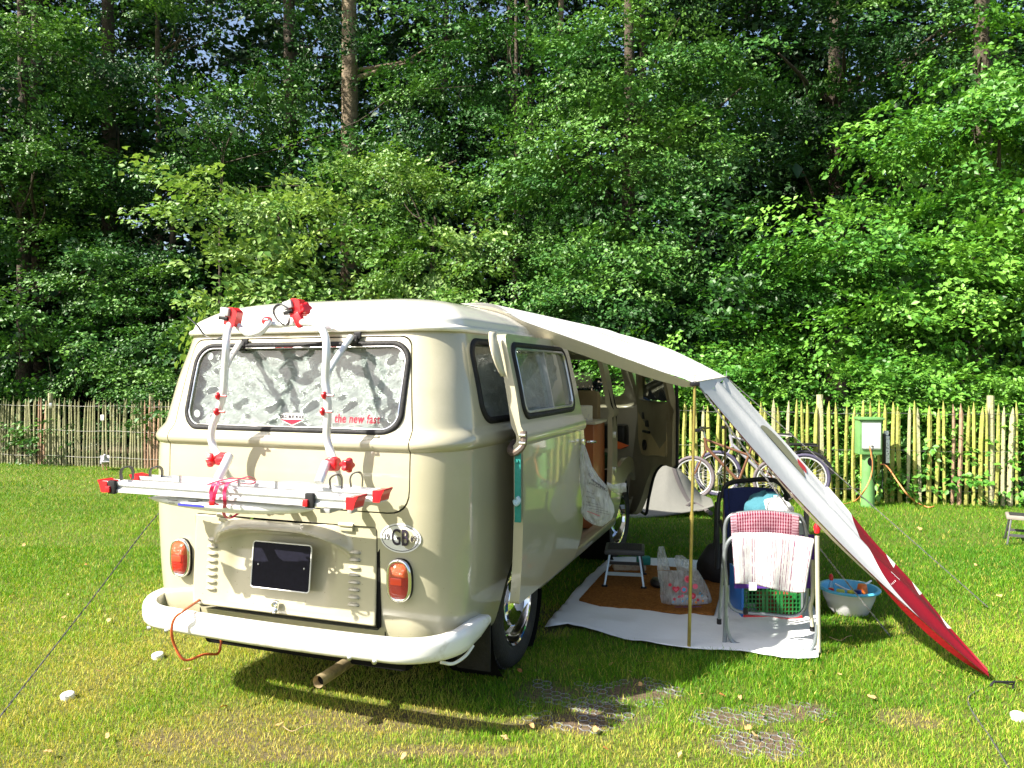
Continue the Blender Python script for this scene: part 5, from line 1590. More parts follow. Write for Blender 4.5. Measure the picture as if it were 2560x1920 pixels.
def edgeL(t_):
    p = C_.lerp(PEG, t_); return p + Vector((0, 0, -.085 * sin(pi * t_) ** .9))
def edgeR(t_):
    p = F_.lerp(PEG, t_); return p + Vector((0, 0, .015 * sin(pi * t_) + .045 * math.exp(-((t_ - .78) / .1) ** 2)))
def wing(s, t_):
    t_ = t_ * .985
    p = edgeL(t_).lerp(edgeR(t_), s)
    w = (edgeL(t_) - edgeR(t_)).length
    sag = -.02 * sin(pi * s) * (1 - t_) ** .5 * min(1, t_ * 5)
    fold = .012 * sin(s * 16 + 3 * t_) * sin(pi * s) * min(1, w) + .020 * sin(s * 7 - 1.0) * sin(pi * s) * min(w, .5)
    flute = .022 * sin(13 * t_ + 1.0) * s ** 3 * (t_ > .5)
    rise = .045 * math.exp(-((s - .42) / .24) ** 2) * min(1, t_ * 5) * (1 - t_) ** .35
    return p + Vector((0, 0, sag + fold + flute + rise)) - AO
g = MB(); g.grid(lambda u, v: wing(u, v), 36, 90)
uvs = grid_uv(36, 90)
g.build('wing_canvas', M_tip, awn, smooth=80, uv=uvs)
# join between wing top and pole line
g = MB(); g.grid(lambda u, v: (lerp_list([N_, F_], u).lerp(edgeL(0).lerp(edgeR(0), u), v)) + Vector((0, 0, .004 * (1 - v))) - AO, 50, 4)
g.build('ridge_canvas', M_canvas, awn, smooth=80)
# underside lining gathered at the lower left
M_lining = cloth_mat('cream_lining', col=(.62, .56, .42), rough=.8, translucent=.15)
g = MB()
def lining(u, v):
    t_ = .12 + .60 * u; p = edgeL(t_)
    return p + Vector((.03 * v, .05 * v, -(.008 + .030 * sin(pi * u) ** .8) * v - .003)) - AO
g.grid(lining, 40, 3); g.build('lining', M_lining, awn, smooth=80)
g = MB()
def redfold(u, v):
    t_ = .60 + .385 * u; p = edgeL(t_)
    return p + Vector((.02 * v, .03 * v, -(.01 + .045 * sin(pi * u) ** .8) * v - .002)) - AO
g.grid(redfold, 30, 3); g.build('red_fold', cloth_mat('red_canvas', col=(.34, .007, .010), translucent=.15), awn, smooth=80)
def on_wing(s, t_, off=.004):
    a = wing(s, t_); du = wing(min(s + .01, 1), t_) - wing(s - .01, t_); dv = wing(s, t_ + .01) - wing(s, t_ - .01)
    n = du.cross(dv).normalized(); n = n if n.z > 0 else -n
    return a + n * off
def wing_patch(name, s0, s1, t0, t1, M, oval=True, n=24):
    mb = MB(); vs = [on_wing((s0 + s1) / 2, (t0 + t1) / 2)]
    rings = 5
    for r_ in range(1, rings + 1):
        for k in range(n):
            a = 2 * pi * k / n
            c_, s_ = cos(a), sin(a)
            if not oval: c_ = math.copysign(min(1, abs(c_) * 1.3), c_); s_ = math.copysign(min(1, abs(s_) * 1.3), s_)
            vs.append(on_wing((s0 + s1) / 2 + (s1 - s0) / 2 * c_ * r_ / rings, (t0 + t1) / 2 + (t1 - t0) / 2 * s_ * r_ / rings))
    fs = [(0, 1 + k, 1 + (k + 1) % n) for k in range(n)]
    for r_ in range(rings - 1):
        fs += [(1 + r_ * n + k, 1 + (r_ + 1) * n + k, 1 + (r_ + 1) * n + (k + 1) % n, 1 + r_ * n + (k + 1) % n) for k in range(n)]
    return mb.add(vs, fs).build(name, M, awn, smooth=80)
wing_patch('oval_patch', .48, .90, .20, .40, mat('olive_grey_flat', (.17, .17, .10), .8))  # oval of flat olive grey laid on the wing
wing_patch('red_stripe', .78, .93, .375, .412, mat('red_print', (.45, .01, .02), .7), oval=False)
# print on the red part, too small and worn to read
for k in range(8): wing_patch('faded_print', .44, .47, .700 + .0085 * k, .7045 + .0085 * k, M_sticker, oval=False, n=8)
wing_patch('faded_print', .345, .352, .700, .730, M_sticker, oval=False, n=8)
for k in range(4): wing_patch('faded_print', .18 + .03 * k, .19 + .03 * k, .690 + .006 * k, .694 + .006 * k, M_sticker, oval=False, n=8)
# stitched seams and eyelets
for v_ in (.30, .66):
    MB().tube([Vector(roof_fab(.36 + .64 * k / 30, v_)) - AO + Vector((0, 0, .002)) for k in range(31)], .0028, 5).build('seam', M_hem, awn)
MB().tube([lerp_list([N_, F_], k / 20) - AO + Vector((0, 0, .005)) for k in range(21)], .004, 5).build('seam', M_hem, awn)
for p_ in (N_, F_): MB().lathe([(.008, 0), (.016, .004), (.016, -.001)], p_ - AO + Vector((.0, .03, .006)), seg=14).build('eyelet', M_steel, awn)
# poles
for (P, r, M, lb) in ((Vector((.963, 4.119, 0)), .0095, M_pole, 'brass coloured awning pole in front, standing on the lawn before the mat'), (Vector((F_.x - .02, F_.y, 0)), .0095, M_pole2, 'darker awning pole farther back behind the chairs')):
    top = (N_ if P.y < 5 else F_)
    mb = MB(); a = Vector((0, 0, -.03)); b = Vector((top.x - P.x, top.y - P.y, top.z))
    mb.tube([a, b * .52], r, 10); o = empty('awning_pole', P, 0, lb, 'pole')
    mb.build('lower_tube', M, o); MB().tube([b * .50, b], r * .8, 10).build('upper_tube', M, o)
    MB().tube([b * .50 - Vector((0, 0, .012)), b * .50 + Vector((0, 0, .012))], r * 1.25, 10).build('collar', M, o)
    MB().tube([b, b + Vector((0, 0, .05))], .003, 6).build('spike', M_steel, o)
    MB().box(b + Vector((0, 0, -.005)), (.05, .03, .022), bev=.006).build('corner_clip', M_black_plastic, o)
# guy ropes: twisted cord
M_rope = mat('speckled_cord', (.25, .25, .26), .7, var=.7, scale=90)
M_rope_d = mat('dark_cord', (.07, .07, .07), .7, var=.6, scale=90)
def cord(name, pts, r, M, lb, twist=True, n=10):
    P = catmull(pts, n); o = pts[0]
    P = [p - o for p in P]; mb = MB()
    if twist:
        LL = [0]
        for i in range(1, len(P)): LL.append(LL[-1] + (P[i] - P[i - 1]).length)
        tot = LL[-1]; m_ = int(tot / .006)
        for s_ in (0, pi):
            Q = []
            for k in range(m_ + 1):
                q = k / m_ * (len(P) - 1); i = min(int(q), len(P) - 2); p = P[i].lerp(P[i + 1], q - i)
                a = s_ + k * .006 / .022 * 2 * pi * .25
                Q.append(p + Vector((cos(a) * r * .55, 0, sin(a) * r * .55)))
            mb.tube(Q, r * .62, 4)
    else: mb.tube(P, r, 6)
    ob = mb.build(name, M, None, smooth=60); ob.location = o
    return tag(ob, lb, 'rope')
e1 = G(2225, 1590)
cord('guy_rope', [N_ + Vector((.01, 0, .0)), N_.lerp(e1, .5) + Vector((0, 0, -.02)), e1], .0045, M_rope, 'speckled guy rope running from the front awning pole past the towels into the grass')
cord('guy_rope', [F_, F_.lerp(Vector((3.05, 4.85, .02)), .5), Vector((3.05, 4.85, .02))], .0035, M_rope_d, 'thin dark guy rope running down behind the red wing of the awning')
rz = W(405, 1275, 6.1)
a_, b_ = from_van((-.60, 1.2, 1.78)), Vector((-2.50, 3.36, .01))
g0, g1, g2 = from_van((-.80, 1.0, 1.70)), W(405, 1275, 4.9), G(-60, 1868, .01)
cord('guy_rope', [g1 + (g0 - g1) * .3, g1, g1.lerp(g2, .5), g2], .004, M_rope_d, 'double black guy rope crossing the lawn left of the van')
c0 = G(2420, 1740); cord('guy_rope', [G(2480, 1712), G(2420, 1750, .01), G(2480, 1850, .01), G(2540, 1950, .01)], .004, M_rope_d, 'dark cord lying in the grass at the lower right corner', twist=False)
# peg
pg = empty('ground_peg', (PEG.x + .05, PEG.y - .05, 0), 0, 'black awning peg holding the red tip to the ground', 'peg')
MB().tube([(0, 0, -.02), (.012, -.004, .045), (-.09, -.012, .05), (-.11, -.014, .03)], .006, 8).build('peg_rod', M_black_plastic, pg)
mb, P = ribbon([PEG - pg.location, PEG - pg.location + Vector((.03, -.03, .0)), Vector((.01, 0, .03))], .014, (.6, .6, 0)); mb.build('peg_loop', M_black_plastic, pg)

# ---------------------------------------------------------------- ground sheet and doormat
def sheet(name, poly, z, th, M, label, cat, seed, amp=.006, res=44):
    xs = [p.x for p in poly]; ys = [p.y for p in poly]
    x0, x1, y0, y1 = min(xs), max(xs), min(ys), max(ys)
    bm = bmesh.new()
    vs = [bm.verts.new((p.x, p.y, 0)) for p in poly]
    f = bm.faces.new(vs)
    if f.normal.z < 0: f.normal_flip()
    for k in range(1, res):
        for ax, lo, hi in ((0, x0, x1), (1, y0, y1)):
            c = Vector((0, 0, 0)); c[ax] = lo + (hi - lo) * k / res; nrm = Vector((0, 0, 0)); nrm[ax] = 1
            bmesh.ops.bisect_plane(bm, geom=bm.verts[:] + bm.edges[:] + bm.faces[:], plane_co=c, plane_no=nrm)
    for v in bm.verts:
        q = Vector((v.co.x * 3.1, v.co.y * 3.1, seed))
        ridge = 1 - abs(noise.noise(q)) * 4
        v.co.z = z + amp * (noise.noise(Vector((v.co.x * 5, v.co.y * 5, seed))) + max(0, ridge) * .8 + .5 * noise.noise(Vector((v.co.x * 17, v.co.y * 17, seed)))) + amp
    me = bpy.data.meshes.new(name); bm.to_mesh(me); bm.free()
    o = link_mesh(name, me, M, None, smooth=60)
    md = o.modifiers.new('t', 'SOLIDIFY'); md.thickness = th; md.offset = -1
    return tag(o, label, cat)
M_sheet = cloth_mat('white_woven_sheet', col=(.74, .77, .78), rough=.75, translucent=.05, bump=.25, bscale=14)
sheet('ground_sheet', MAT_OUTLINE, .018, .003, M_sheet, 'white crumpled ground sheet spread on the lawn beside the van', 'ground sheet', 3.0, .010)
M_coir = mat('coir', (.36, .15, .035), .95, var=.35, scale=60, bump=1.0, bscale=220, spec=.1)
coirp = [G(1448, 1514), G(1500, 1530), G(1600, 1538), G(1700, 1548), G(1785, 1551), G(1800, 1500), G(1812, 1452), G(1700, 1432), G(1600, 1425), G(1535, 1420), G(1500, 1455)]
coir = sheet('doormat', coirp, .040, .014, M_coir, 'rust brown coir doormat on the white ground sheet', 'doormat', 9.0, .003, 24)
# fibres on the doormat
n = 9000
cp = np.array([(p.x, p.y) for p in coirp]); xx = rng.uniform(cp[:, 0].min(), cp[:, 0].max(), n * 2); yy = rng.uniform(cp[:, 1].min(), cp[:, 1].max(), n * 2)
k_ = inside(cp, xx, yy); xx, yy = xx[k_], yy[k_]; n = len(xx)
a = rng.uniform(0, 6.28, n); l = rng.uniform(.004, .012, n)
v = np.stack([np.stack([xx, yy, np.full(n, .042)], 1), np.stack([xx + .0016, yy + .001, np.full(n, .042)], 1), np.stack([xx + np.cos(a) * l, yy + np.sin(a) * l, np.full(n, .052)], 1)], 1).reshape(-1, 3)
me = np_mesh('coir_fibres', v, np.arange(n * 3).reshape(-1, 3)); o = link_mesh('coir_fibres', me, M_coir, coir); o['kind'] = 'stuff'

# ---------------------------------------------------------------- step stools
def stool(name, loc, rz, w, d, h, top_m, front_m, back_m, label):
    root = empty(name, loc, rz, label, 'stool')
    MB().box((0, 0, h - .018), (w, d, .036), bev=.010).build('tread', top_m, root)
    MB().box((0, 0, h + .001), (w * .86, d * .80, .003), bev=.001).build('tread_pad', mat('grip_rubber', (.022, .022, .02), .85, bump=1, bscale=160, var=.4, scale=8), root)
    for sx_ in (-1, 1):
        for sy_, M in ((-1, front_m), (1, back_m)):
            a = Vector((sx_ * (w / 2 - .035), sy_ * (d / 2 - .02), h - .035)); b = Vector((sx_ * (w / 2 - .004), sy_ * (d / 2 + .055), .012))
            o = MB().bar(a, b, .024, .014, bev=.003, up=(1, 0, 0)).build('leg', M, root)
            MB().box(b + Vector((0, 0, -.004)), (.040, .030, .014), bev=.005).build('foot', M_rubber, o)
    for sy_, M in ((-1, front_m), (1, back_m)):
        q = .62
        a = Vector((-(w / 2 - .035) * (1 - q) - (w / 2 - .004) * q, sy_ * ((d / 2 - .02) + .075 * q), (h - .035) * (1 - q) + .012 * q)); b = Vector((-a.x, a.y, a.z))
        MB().bar(a, b, .012, .022).build('crossbar', M, root)
    return root
M_bluealu = mat('pale_blue_steel', (.42, .52, .58), .35, .4)
M_dgrey = mat('dark_grey_paint', (.06, .06, .065), .5)
ps = G(1563, 1468)
stool('step_stool', (ps.x, ps.y + .02, .040), radians(-10), .275, .25, .245, M_dgrey, M_bluealu, M_dgrey, 'black folding step stool with pale metal legs on the doormat')
M_taupe = mat('taupe_plastic', (.25, .22, .19), .6, var=.15, scale=9)
stool('step_stool', (4.58, 6.72, 0), radians(-30), .34, .22, .26, M_taupe, M_dgrey, M_dgrey, 'grey brown step stool cut off by the right edge of the picture')
# book and box under the stool
o = MB().box((0, 0, .02), (.24, .10, .04), bev=.004).build('flat_box', mat('cream_card', (.5, .45, .35), .7, dirt=((.3, .1, .05), .4, 20))); o.location = (ps.x + .08, ps.y + .34, .040); tag(o, 'cream flat box lying on the mat behind the step stool', 'box')
o = MB().box((0, 0, .03), (.10, .07, .060), bev=.012).build('teal_pouch', M_teal); o.location = (ps.x + .185, ps.y + .32, .082); tag(o, 'small teal pouch on top of the flat box behind the stool', 'pouch')

# ---------------------------------------------------------------- carrier bags
def film(name, col, transl, alpha):
    m = bpy.data.materials.new(name); m.use_nodes = True
    t = nt(m); b = t.nodes['Principled BSDF']; b.inputs['Base Color'].default_value = (*col, 1); b.inputs['Roughness'].default_value = .30
    tc = node(t, 'ShaderNodeTexCoord'); nz = node(t, 'ShaderNodeTexNoise'); nz.inputs['Scale'].default_value = 26; nz.inputs['Detail'].default_value = 5; nz.inputs['Distortion'].default_value = .8
    mp = node(t, 'ShaderNodeMapping'); mp.inputs['Scale'].default_value = (1.6, 1.6, .5); t.links.new(tc.outputs['Object'], mp.inputs[0]); t.links.new(mp.outputs[0], nz.inputs['Vector'])
    bp = node(t, 'ShaderNodeBump'); bp.inputs['Strength'].default_value = .9; bp.inputs['Distance'].default_value = .03; t.links.new(nz.outputs[0], bp.inputs['Height']); t.links.new(bp.outputs[0], b.inputs['Normal'])
    tl = node(t, 'ShaderNodeBsdfTranslucent'); tl.inputs[0].default_value = (*col, 1); tr = node(t, 'ShaderNodeBsdfTransparent')
    m1, m2 = node(t, 'ShaderNodeMixShader'), node(t, 'ShaderNodeMixShader'); m1.inputs[0].default_value = transl
    mr = node(t, 'ShaderNodeMapRange'); mr.inputs[1].default_value = .35; mr.inputs[2].default_value = .7; mr.inputs[3].default_value = alpha * .6; mr.inputs[4].default_value = min(1, alpha * 1.3)
    t.links.new(nz.outputs[0], mr.inputs[0]); t.links.new(mr.outputs[0], m2.inputs[0])
    t.links.new(b.outputs[0], m1.inputs[1]); t.links.new(tl.outputs[0], m1.inputs[2]); t.links.new(tr.outputs[0], m2.inputs[1]); t.links.new(m1.outputs[0], m2.inputs[2])
    t.links.new(m2.outputs[0], t.nodes['Material Output'].inputs[0])
    return m
M_film = film('milky_film', (.78, .80, .80), .4, .78)
M_film2 = film('clear_film', (.75, .78, .80), .4, .42)
def bag_surface(outline, D, depth, seed, n=26, m_=40):
    """outline: list of (py, px_left, px_right); returns front/back function"""
    out = sorted(outline)
    def row(v):
        x = v * (len(out) - 1); i = min(int(x), len(out) - 2); f = x - i; f = f * f * (3 - 2 * f)
        return [out[i][k] * (1 - f) + out[i + 1][k] * f for k in range(3)]
    def fn(u, v, side):
        py, a, b = row(v)
        px = a + (b - a) * u
        bul = depth * (sin(pi * u) ** .6) * (.25 + .75 * sin(pi * min(1, v * .92 + .08)) ** .7)
        wr = .010 * noise.noise(Vector((u * 6, v * 4, seed + side))) + .005 * noise.noise(Vector((u * 16, v * 9, seed + 7 + side)))
        return W(px, py, D - side * bul + wr)
    return fn
bag1 = empty('carrier_bag', W(1455, 1118, 4.30), 0, 'white translucent carrier bag with black print hanging from the sliding door handle', 'carrier bag')
ol = [(1112, 1452, 1462), (1135, 1450, 1470), (1165, 1449, 1480), (1190, 1449, 1496), (1215, 1450, 1518), (1240, 1454, 1524), (1262, 1455, 1534), (1280, 1451, 1537), (1298, 1462, 1530), (1310, 1480, 1515), (1316, 1498, 1506)]
bf = bag_surface(ol, 4.30, .045, 2)
b0 = bag1.location.copy()
for side in (1, -1):
    g = MB(); g.grid(lambda u, v: bf(u, v, side) - b0, 26, 44); g.build('bag_front' if side > 0 else 'bag_back', M_film, bag1, smooth=80)
g = MB(); g.grid(lambda u, v: W(1518 + 48 * u, 1206 + 8 * u + (16 + 6 * sin(u * 3)) * (v - .1) * (.8 + .5 * u) + (4 * sin(u * 5)), 4.29 - .02 * sin(v * pi)) - b0, 12, 6); g.build('bag_handle', M_film, bag1, smooth=80)
def bag_text(s, px, py, size, ang, D=4.235, bold=0, par=bag1, org=b0, M=M_black_ink):
    me = text_mesh(s, size, .0003, align='LEFT', bold=bold)
    o = link_mesh('bag_print', me, M, par); o.location = W(px, py, D) - org; o.rotation_euler = Matrix.Rotation(ang, 3, 'Y').to_euler() if False else (pi / 2, ang, 0)
    return o
bag_text('The', 1470, 1184, .016, .9); bag_text('co-operative', 1479, 1198, .0185, .62, bold=.0005)
bag_text('good with food', 1473, 1206, .018, .45)
bag_text('Help us do', 1467, 1228, .010, .35); bag_text('recycling bag', 1464, 1240, .010, .25)
for k, (px, py, w_) in enumerate(((1465, 1254, 34), (1466, 1262, 42), (1470, 1270, 50), (1490, 1278, 34))):
    a, b_ = W(px, py, 4.225), W(px + w_, py + 9, 4.235); MB().bar(a - b0, b_ - b0, .0006, .0016).build('bag_print', M_black_ink, bag1)
MB().bar(W(1468, 1278, 4.23) - b0, W(1500, 1290, 4.235) - b0, .0006, .003).build('bag_print', M_red_ink, bag1)
# bag on the mat
bag2 = empty('carrier_bag', G(1710, 1522), 0, 'clear carrier bag printed with red flowers standing on the doormat', 'carrier bag')
b2 = bag2.location.copy()
D2 = 4.86
ol2 = [(1366, 1646, 1660), (1385, 1643, 1665), (1405, 1643, 1671), (1425, 1643, 1675)]
ol2b = [(1388, 1688, 1706), (1400, 1685, 1722), (1415, 1690, 1735), (1428, 1693, 1744)]
ol3 = [(1426, 1644, 1745), (1445, 1645, 1757), (1465, 1650, 1768), (1485, 1650, 1776), (1500, 1652, 1780), (1515, 1656, 1776), (1526, 1668, 1770)]
for nm, ol_, dp in (('bag_handle', ol2, .015), ('bag_handle', ol2b, .018), ('bag_body', ol3, .075)):
    bf2 = bag_surface(ol_, D2, dp, 5)
    for side in (1, -1):
        g = MB(); g.grid(lambda u, v: bf2(u, v, side) - b2, 22, 26); g.build(nm, M_film2, bag2, smooth=80)
inner = MB().box(W(1722, 1508, D2 + .0) - b2, (.235, .06, .10), bev=.02).build('bag_contents', mat('white_packets', (.66, .66, .66), .6, dirt=((.10, .12, .3), .4, 16)), bag2)
M_or = mat('orange_ink', (.75, .3, .03), .5); M_cy = mat('blue_print', (.08, .35, .6), .5); M_pk = mat('pink_print', (.75, .12, .2), .5)
def flat(shape, M, px, py, D, par=bag2, org=b2, nm='bag_print'):
    c = W(px, py, D) - org; mb = MB(); mb.prism(shape, lambda u, v, d: c + Vector((u, d, v)), -.0006, .0006); return mb.build(nm, M, par, smooth=None)
def circ(r, n=14): return [(r * cos(2 * pi * k / n), r * sin(2 * pi * k / n)) for k in range(n)]
def heart(r): return [(r * 1.0 * (sin(a) ** 3), r * (.81 * cos(a) - .31 * cos(2 * a) - .13 * cos(3 * a) - .06 * cos(4 * a))) for a in [2 * pi * k / 22 for k in range(22)]]
DF = 4.775
flat(heart(.024), M_red_ink, 1690, 1473, DF); flat(heart(.012), M_pk, 1690, 1474, DF - .002)
flat(circ(.021), M_pk, 1710, 1474, DF); flat(circ(.013), M_cy, 1710, 1474, DF - .002)
flat(circ(.023), M_pk, 1720, 1448, DF); flat(circ(.014), M_red_ink, 1720, 1448, DF - .002); flat(circ(.017), M_pk, 1738, 1466, DF); flat(circ(.019), M_red_ink, 1732, 1490, DF); flat(circ(.009), M_pk, 1732, 1490, DF - .002)
flat(circ(.012, 5), M_red_ink, 1675, 1462, DF)
for px, py in ((1686, 1498), (1706, 1490), (1698, 1492), (1745, 1500)):
    flat([(r_ * cos(2 * pi * k / 12), r_ * sin(2 * pi * k / 12)) for k in range(12) for r_ in [(.014 if k % 2 else .006)]], M_red_ink if px != 1706 else M_pk, px, py, DF)
for px in (1693, 1697, 1707, 1713, 1721, 1729, 1734, 1742, 1750):
    mb = MB(); mb.bar(W(px, 1512, DF) - b2, W(px + 1, 1486 + (px % 7) * 1.5, DF) - b2, .0008, .0022); mb.build('bag_print', M_cy if px % 2 else M_red_ink, bag2)
for px, py in ((1680, 1508), (1716, 1500), (1704, 1506), (1752, 1492), (1747, 1486)): flat([(0, 0), (.012, .006), (.014, .014), (.004, .012)], M_cy, px, py, DF)
for px, py in ((1726, 1512), (1740, 1506), (1757, 1502)): flat(circ(.008, 6), M_or, px, py, DF)
o = bag_text('REUSE + REUSE + RECYCLE', 1687, 1519, .014, -.02, DF - .004, .0003, bag2, b2, M_blue_ink)
# dark shoe and black bag behind
o = MB().lathe([(.001, .05), (.030, .045), (.045, .02), (.04, 0)], seg=16, sx=1.0, sy=1.8).build('dark_shoe', mat('black_leather', (.012, .01, .01), .5)); o.location = G(1642, 1481) + Vector((0, 0, .05)); tag(o, 'dark shoe half hidden left of the flowery carrier bag', 'shoe')
M_bk = mat('black_nylon', (.008, .008, .010), .75, bump=.3, bscale=14)
bb = MB(); c0 = Vector((1.52, 5.42, 0)); vs = []
nu, nv = 20, 12
def lump(u, v):
    th = 2 * pi * u; ph = pi * v
    r_ = 1 + .22 * noise.noise(Vector((cos(th) * 1.6, sin(th) * 1.6, v * 3 + 4)))
    return Vector((.20 * cos(th) * sin(ph) ** .7 * r_, .12 * sin(th) * sin(ph) ** .7 * r_, .15 + .15 * cos(ph) * r_))
bb.grid(lump, nu, nv); o = bb.build('black_bag', M_bk, None, smooth=80); o.location = c0; tag(o, 'slumped black bag on the sheet behind the front pole', 'bag')

# ---------------------------------------------------------------- folding chairs with towels
M_tubeg = mat('grey_tube', (.26, .29, .31), .35, .6, var=.15, scale=20)
M_tubec = mat('cream_tube', (.50, .47, .36), .4, .2)
M_tubek = mat('black_tube', (.015, .015, .017), .45)
ch = empty('folding_chair', G(1930, 1600), 0, 'grey tubular folding chair with towels over its back, standing on the white sheet', 'chair')
co = ch.location.copy()
def cdep(px, near=True): return (4.19 + (px - 1812) / (2045 - 1812) * (-.13)) + (0 if near else .28)
def ct(name, pp, r=.0105, M=M_tubeg, near=True, par=ch, org=co, dd=0.0, n=6):
    return MB().tube([p - org for p in catmull([W(a, b, cdep(a, near) + dd) for a, b in pp], n)], r, 10).build(name, M, par, smooth=60)
ct('leg', [(1811, 1612), (1814, 1540), (1815, 1450), (1811, 1400), (1816, 1365), (1830, 1345), (1850, 1338)], .012)
ct('leg', [(2047, 1634), (2046, 1560), (2044, 1450), (2043, 1340)], .012, M_tubec)
ct('crossbar', [(1816, 1540), (1818, 1572), (1830, 1603), (1858, 1613), (1930, 1622), (2004, 1628), (2030, 1618), (2041, 1590), (2043, 1560)], .0115)
ct('rear_bar', [(1818, 1470), (1822, 1508), (1845, 1528), (1910, 1535), (1980, 1540), (2006, 1528), (2016, 1500), (2020, 1440)], .0105, near=False)
ct('leg', [(1798, 1548), (1802, 1490), (1807, 1420), (1812, 1350)], .010, dd=.12)
ct('leg', [(2031, 1566), (2028, 1540), (2026, 1518), (2032, 1480), (2030, 1400)], .011, M_tubec, dd=.10)
ct('leg', [(1864, 1522), (1866, 1470), (1867, 1420)], .009, near=False, dd=.25)
ct('leg', [(2006, 1525), (2006, 1470), (2004, 1420)], .009, near=False, dd=.25)
ct('back_frame', [(1812, 1420), (1812, 1350), (1814, 1310), (1826, 1290), (1850, 1283), (1920, 1279), (1990, 1287), (2006, 1300), (2014, 1330), (2018, 1380)], .011, dd=.08)
for (a, b_) in ((1811, 1614), (2047, 1636), (1798, 1552), (2031, 1570), (1864, 1526)):
    p = W(a, b_, cdep(a) + (.12 if a in (1798, 2031) else 0)) - co; MB().tube([p + Vector((0, 0, -.018)), p + Vector((0, 0, .012))], .0135, 10).build('rubber_foot', M_rubber, ch)
MB().lathe([(.014, 0), (.020, .03), (.012, .05)], W(2043, 1330, 4.06) - co + Vector((0, 0, -.005)), seg=12).build('red_joint', M_red_plastic, ch)
mb = MB(); mb.grid(lambda u, v: W(1836 + 200 * u, 1336 + 135 * v, 4.24 + .03 * sin(pi * v)) - co, 8, 6); mb.build('back_panel', mat('purple_fabric', (.07, .02, .22), .85, bump=.3), ch, smooth=80)
# striped towel
def stripes(t):
    uv = node(t, 'ShaderNodeUVMap'); sp = node(t, 'ShaderNodeSeparateXYZ'); t.links.new(uv.outputs[0], sp.inputs[0])
    nz = node(t, 'ShaderNodeTexNoise', noise_dimensions='1D'); nz.inputs['Scale'].default_value = 55; nz.inputs['Detail'].default_value = 2; nz.inputs['Roughness'].default_value = .7
    t.links.new(math_node(t, 'MULTIPLY', sp.outputs[0], 1.0), nz.inputs['W'])
    f = node(t, 'ShaderNodeMapRange'); f.inputs[1].default_value = .56; f.inputs[2].default_value = .60; t.links.new(nz.outputs[0], f.inputs[0])
    brk = node(t, 'ShaderNodeTexNoise'); brk.inputs['Scale'].default_value = 1; brk.inputs['Detail'].default_value = 4
    mp = node(t, 'ShaderNodeMapping'); mp.inputs['Scale'].default_value = (70, 9, 1); t.links.new(uv.outputs[0], mp.inputs[0]); t.links.new(mp.outputs[0], brk.inputs['Vector'])
    fb = node(t, 'ShaderNodeMapRange'); fb.inputs[1].default_value = .38; fb.inputs[2].default_value = .5; t.links.new(brk.outputs[0], fb.inputs[0])
    return mixcol(t, math_node(t, 'MULTIPLY', f.outputs[0], fb.outputs[0]), (.80, .78, .79), (.28, .05, .16))
M_stripe = cloth_mat('striped_towelling', stripes, rough=.95, translucent=.12, bump=.5, bscale=260)
def gingham(t):
    uv = node(t, 'ShaderNodeUVMap'); sp = node(t, 'ShaderNodeSeparateXYZ'); t.links.new(uv.outputs[0], sp.inputs[0])
    def wave(s, fr, th):
        fr_ = math_node(t, 'FRACT', math_node(t, 'MULTIPLY', s, fr)); return math_node(t, 'GREATER_THAN', fr_, th)
    u, v = sp.outputs[0], sp.outputs[1]
    a = wave(u, 27, .42); b = wave(v, 7.5, .55)
    edge = math_node(t, 'MAXIMUM', math_node(t, 'LESS_THAN', u, .075), math_node(t, 'GREATER_THAN', u, .90))
    core = math_node(t, 'ADD', math_node(t, 'MULTIPLY', a, .72), math_node(t, 'MULTIPLY', b, .28))
    eb = math_node(t, 'MULTIPLY', wave(v, 8.5, .6), .6)
    f = node(t, 'ShaderNodeMix', data_type='FLOAT'); t.links.new(edge, f.inputs[0]); t.links.new(core, f.inputs[2]); t.links.new(eb, f.inputs[3])
    return mixcol(t, f.outputs[0], (.55, .33, .40), (.16, .002, .026))
M_ging = cloth_mat('crimson_check_towelling', gingham, rough=.95, translucent=.12, bump=.5, bscale=260)
def towel(TL, TR, BR, BL, D, arc, ripple, n=50, m_=36, lower=0, seed=1, extra=0.0):
    g = MB()
    def fn(u, v):
        px = (TL[0] * (1 - u) + TR[0] * u) * (1 - v) + (BL[0] * (1 - u) + BR[0] * u) * v
        py = (TL[1] * (1 - u) + TR[1] * u) * (1 - v) + (BL[1] * (1 - u) + BR[1] * u) * v - arc * sin(pi * u) * (1 - v) + lower * sin(u * 5.5 + .4) * v
        d = D - ripple * (.3 + v) * sin(u * 13 + seed) - .012 * sin(pi * v) + .006 * noise.noise(Vector((u * 6, v * 3, seed)))
        if v < .10: d += .05 * ((.10 - v) / .10) ** 2
        return W(px, py, d)
    g.grid(fn, n, m_)
    return g
g = towel((1829, 1332), (2036, 1346), (2013, 1480), (1838, 1462), 4.07, 8, .010, lower=-5)
T0 = W(1930, 1340, 4.1); g.v = [tuple(Vector(p) - T0) for p in g.v]
tw_ = g.build('striped_towel', M_stripe, None, smooth=80, uv=grid_uv(50, 36)); tw_.location = T0; tw_.modifiers.new('t', 'SOLIDIFY').thickness = .004
tag(tw_, 'white towel with thin purple stripes hanging over the chair back', 'towel')
p = W(1882, 1466, 4.055) - T0; MB().box(p, (.040, .003, .042)).build('towel_tag', M_sticker, tw_)
g = towel((1826, 1287), (1998, 1290), (1996, 1345), (1829, 1345), 4.13, 10, .006, seed=3)
T1 = W(1915, 1290, 4.15); g.v = [tuple(Vector(p) - T1) for p in g.v]
o = g.build('checked_towel', M_ging, None, smooth=80, uv=grid_uv(50, 36)); o.location = T1; o.modifiers.new('t', 'SOLIDIFY').thickness = .004
tag(o, 'crimson checked towel draped above the striped one', 'towel')
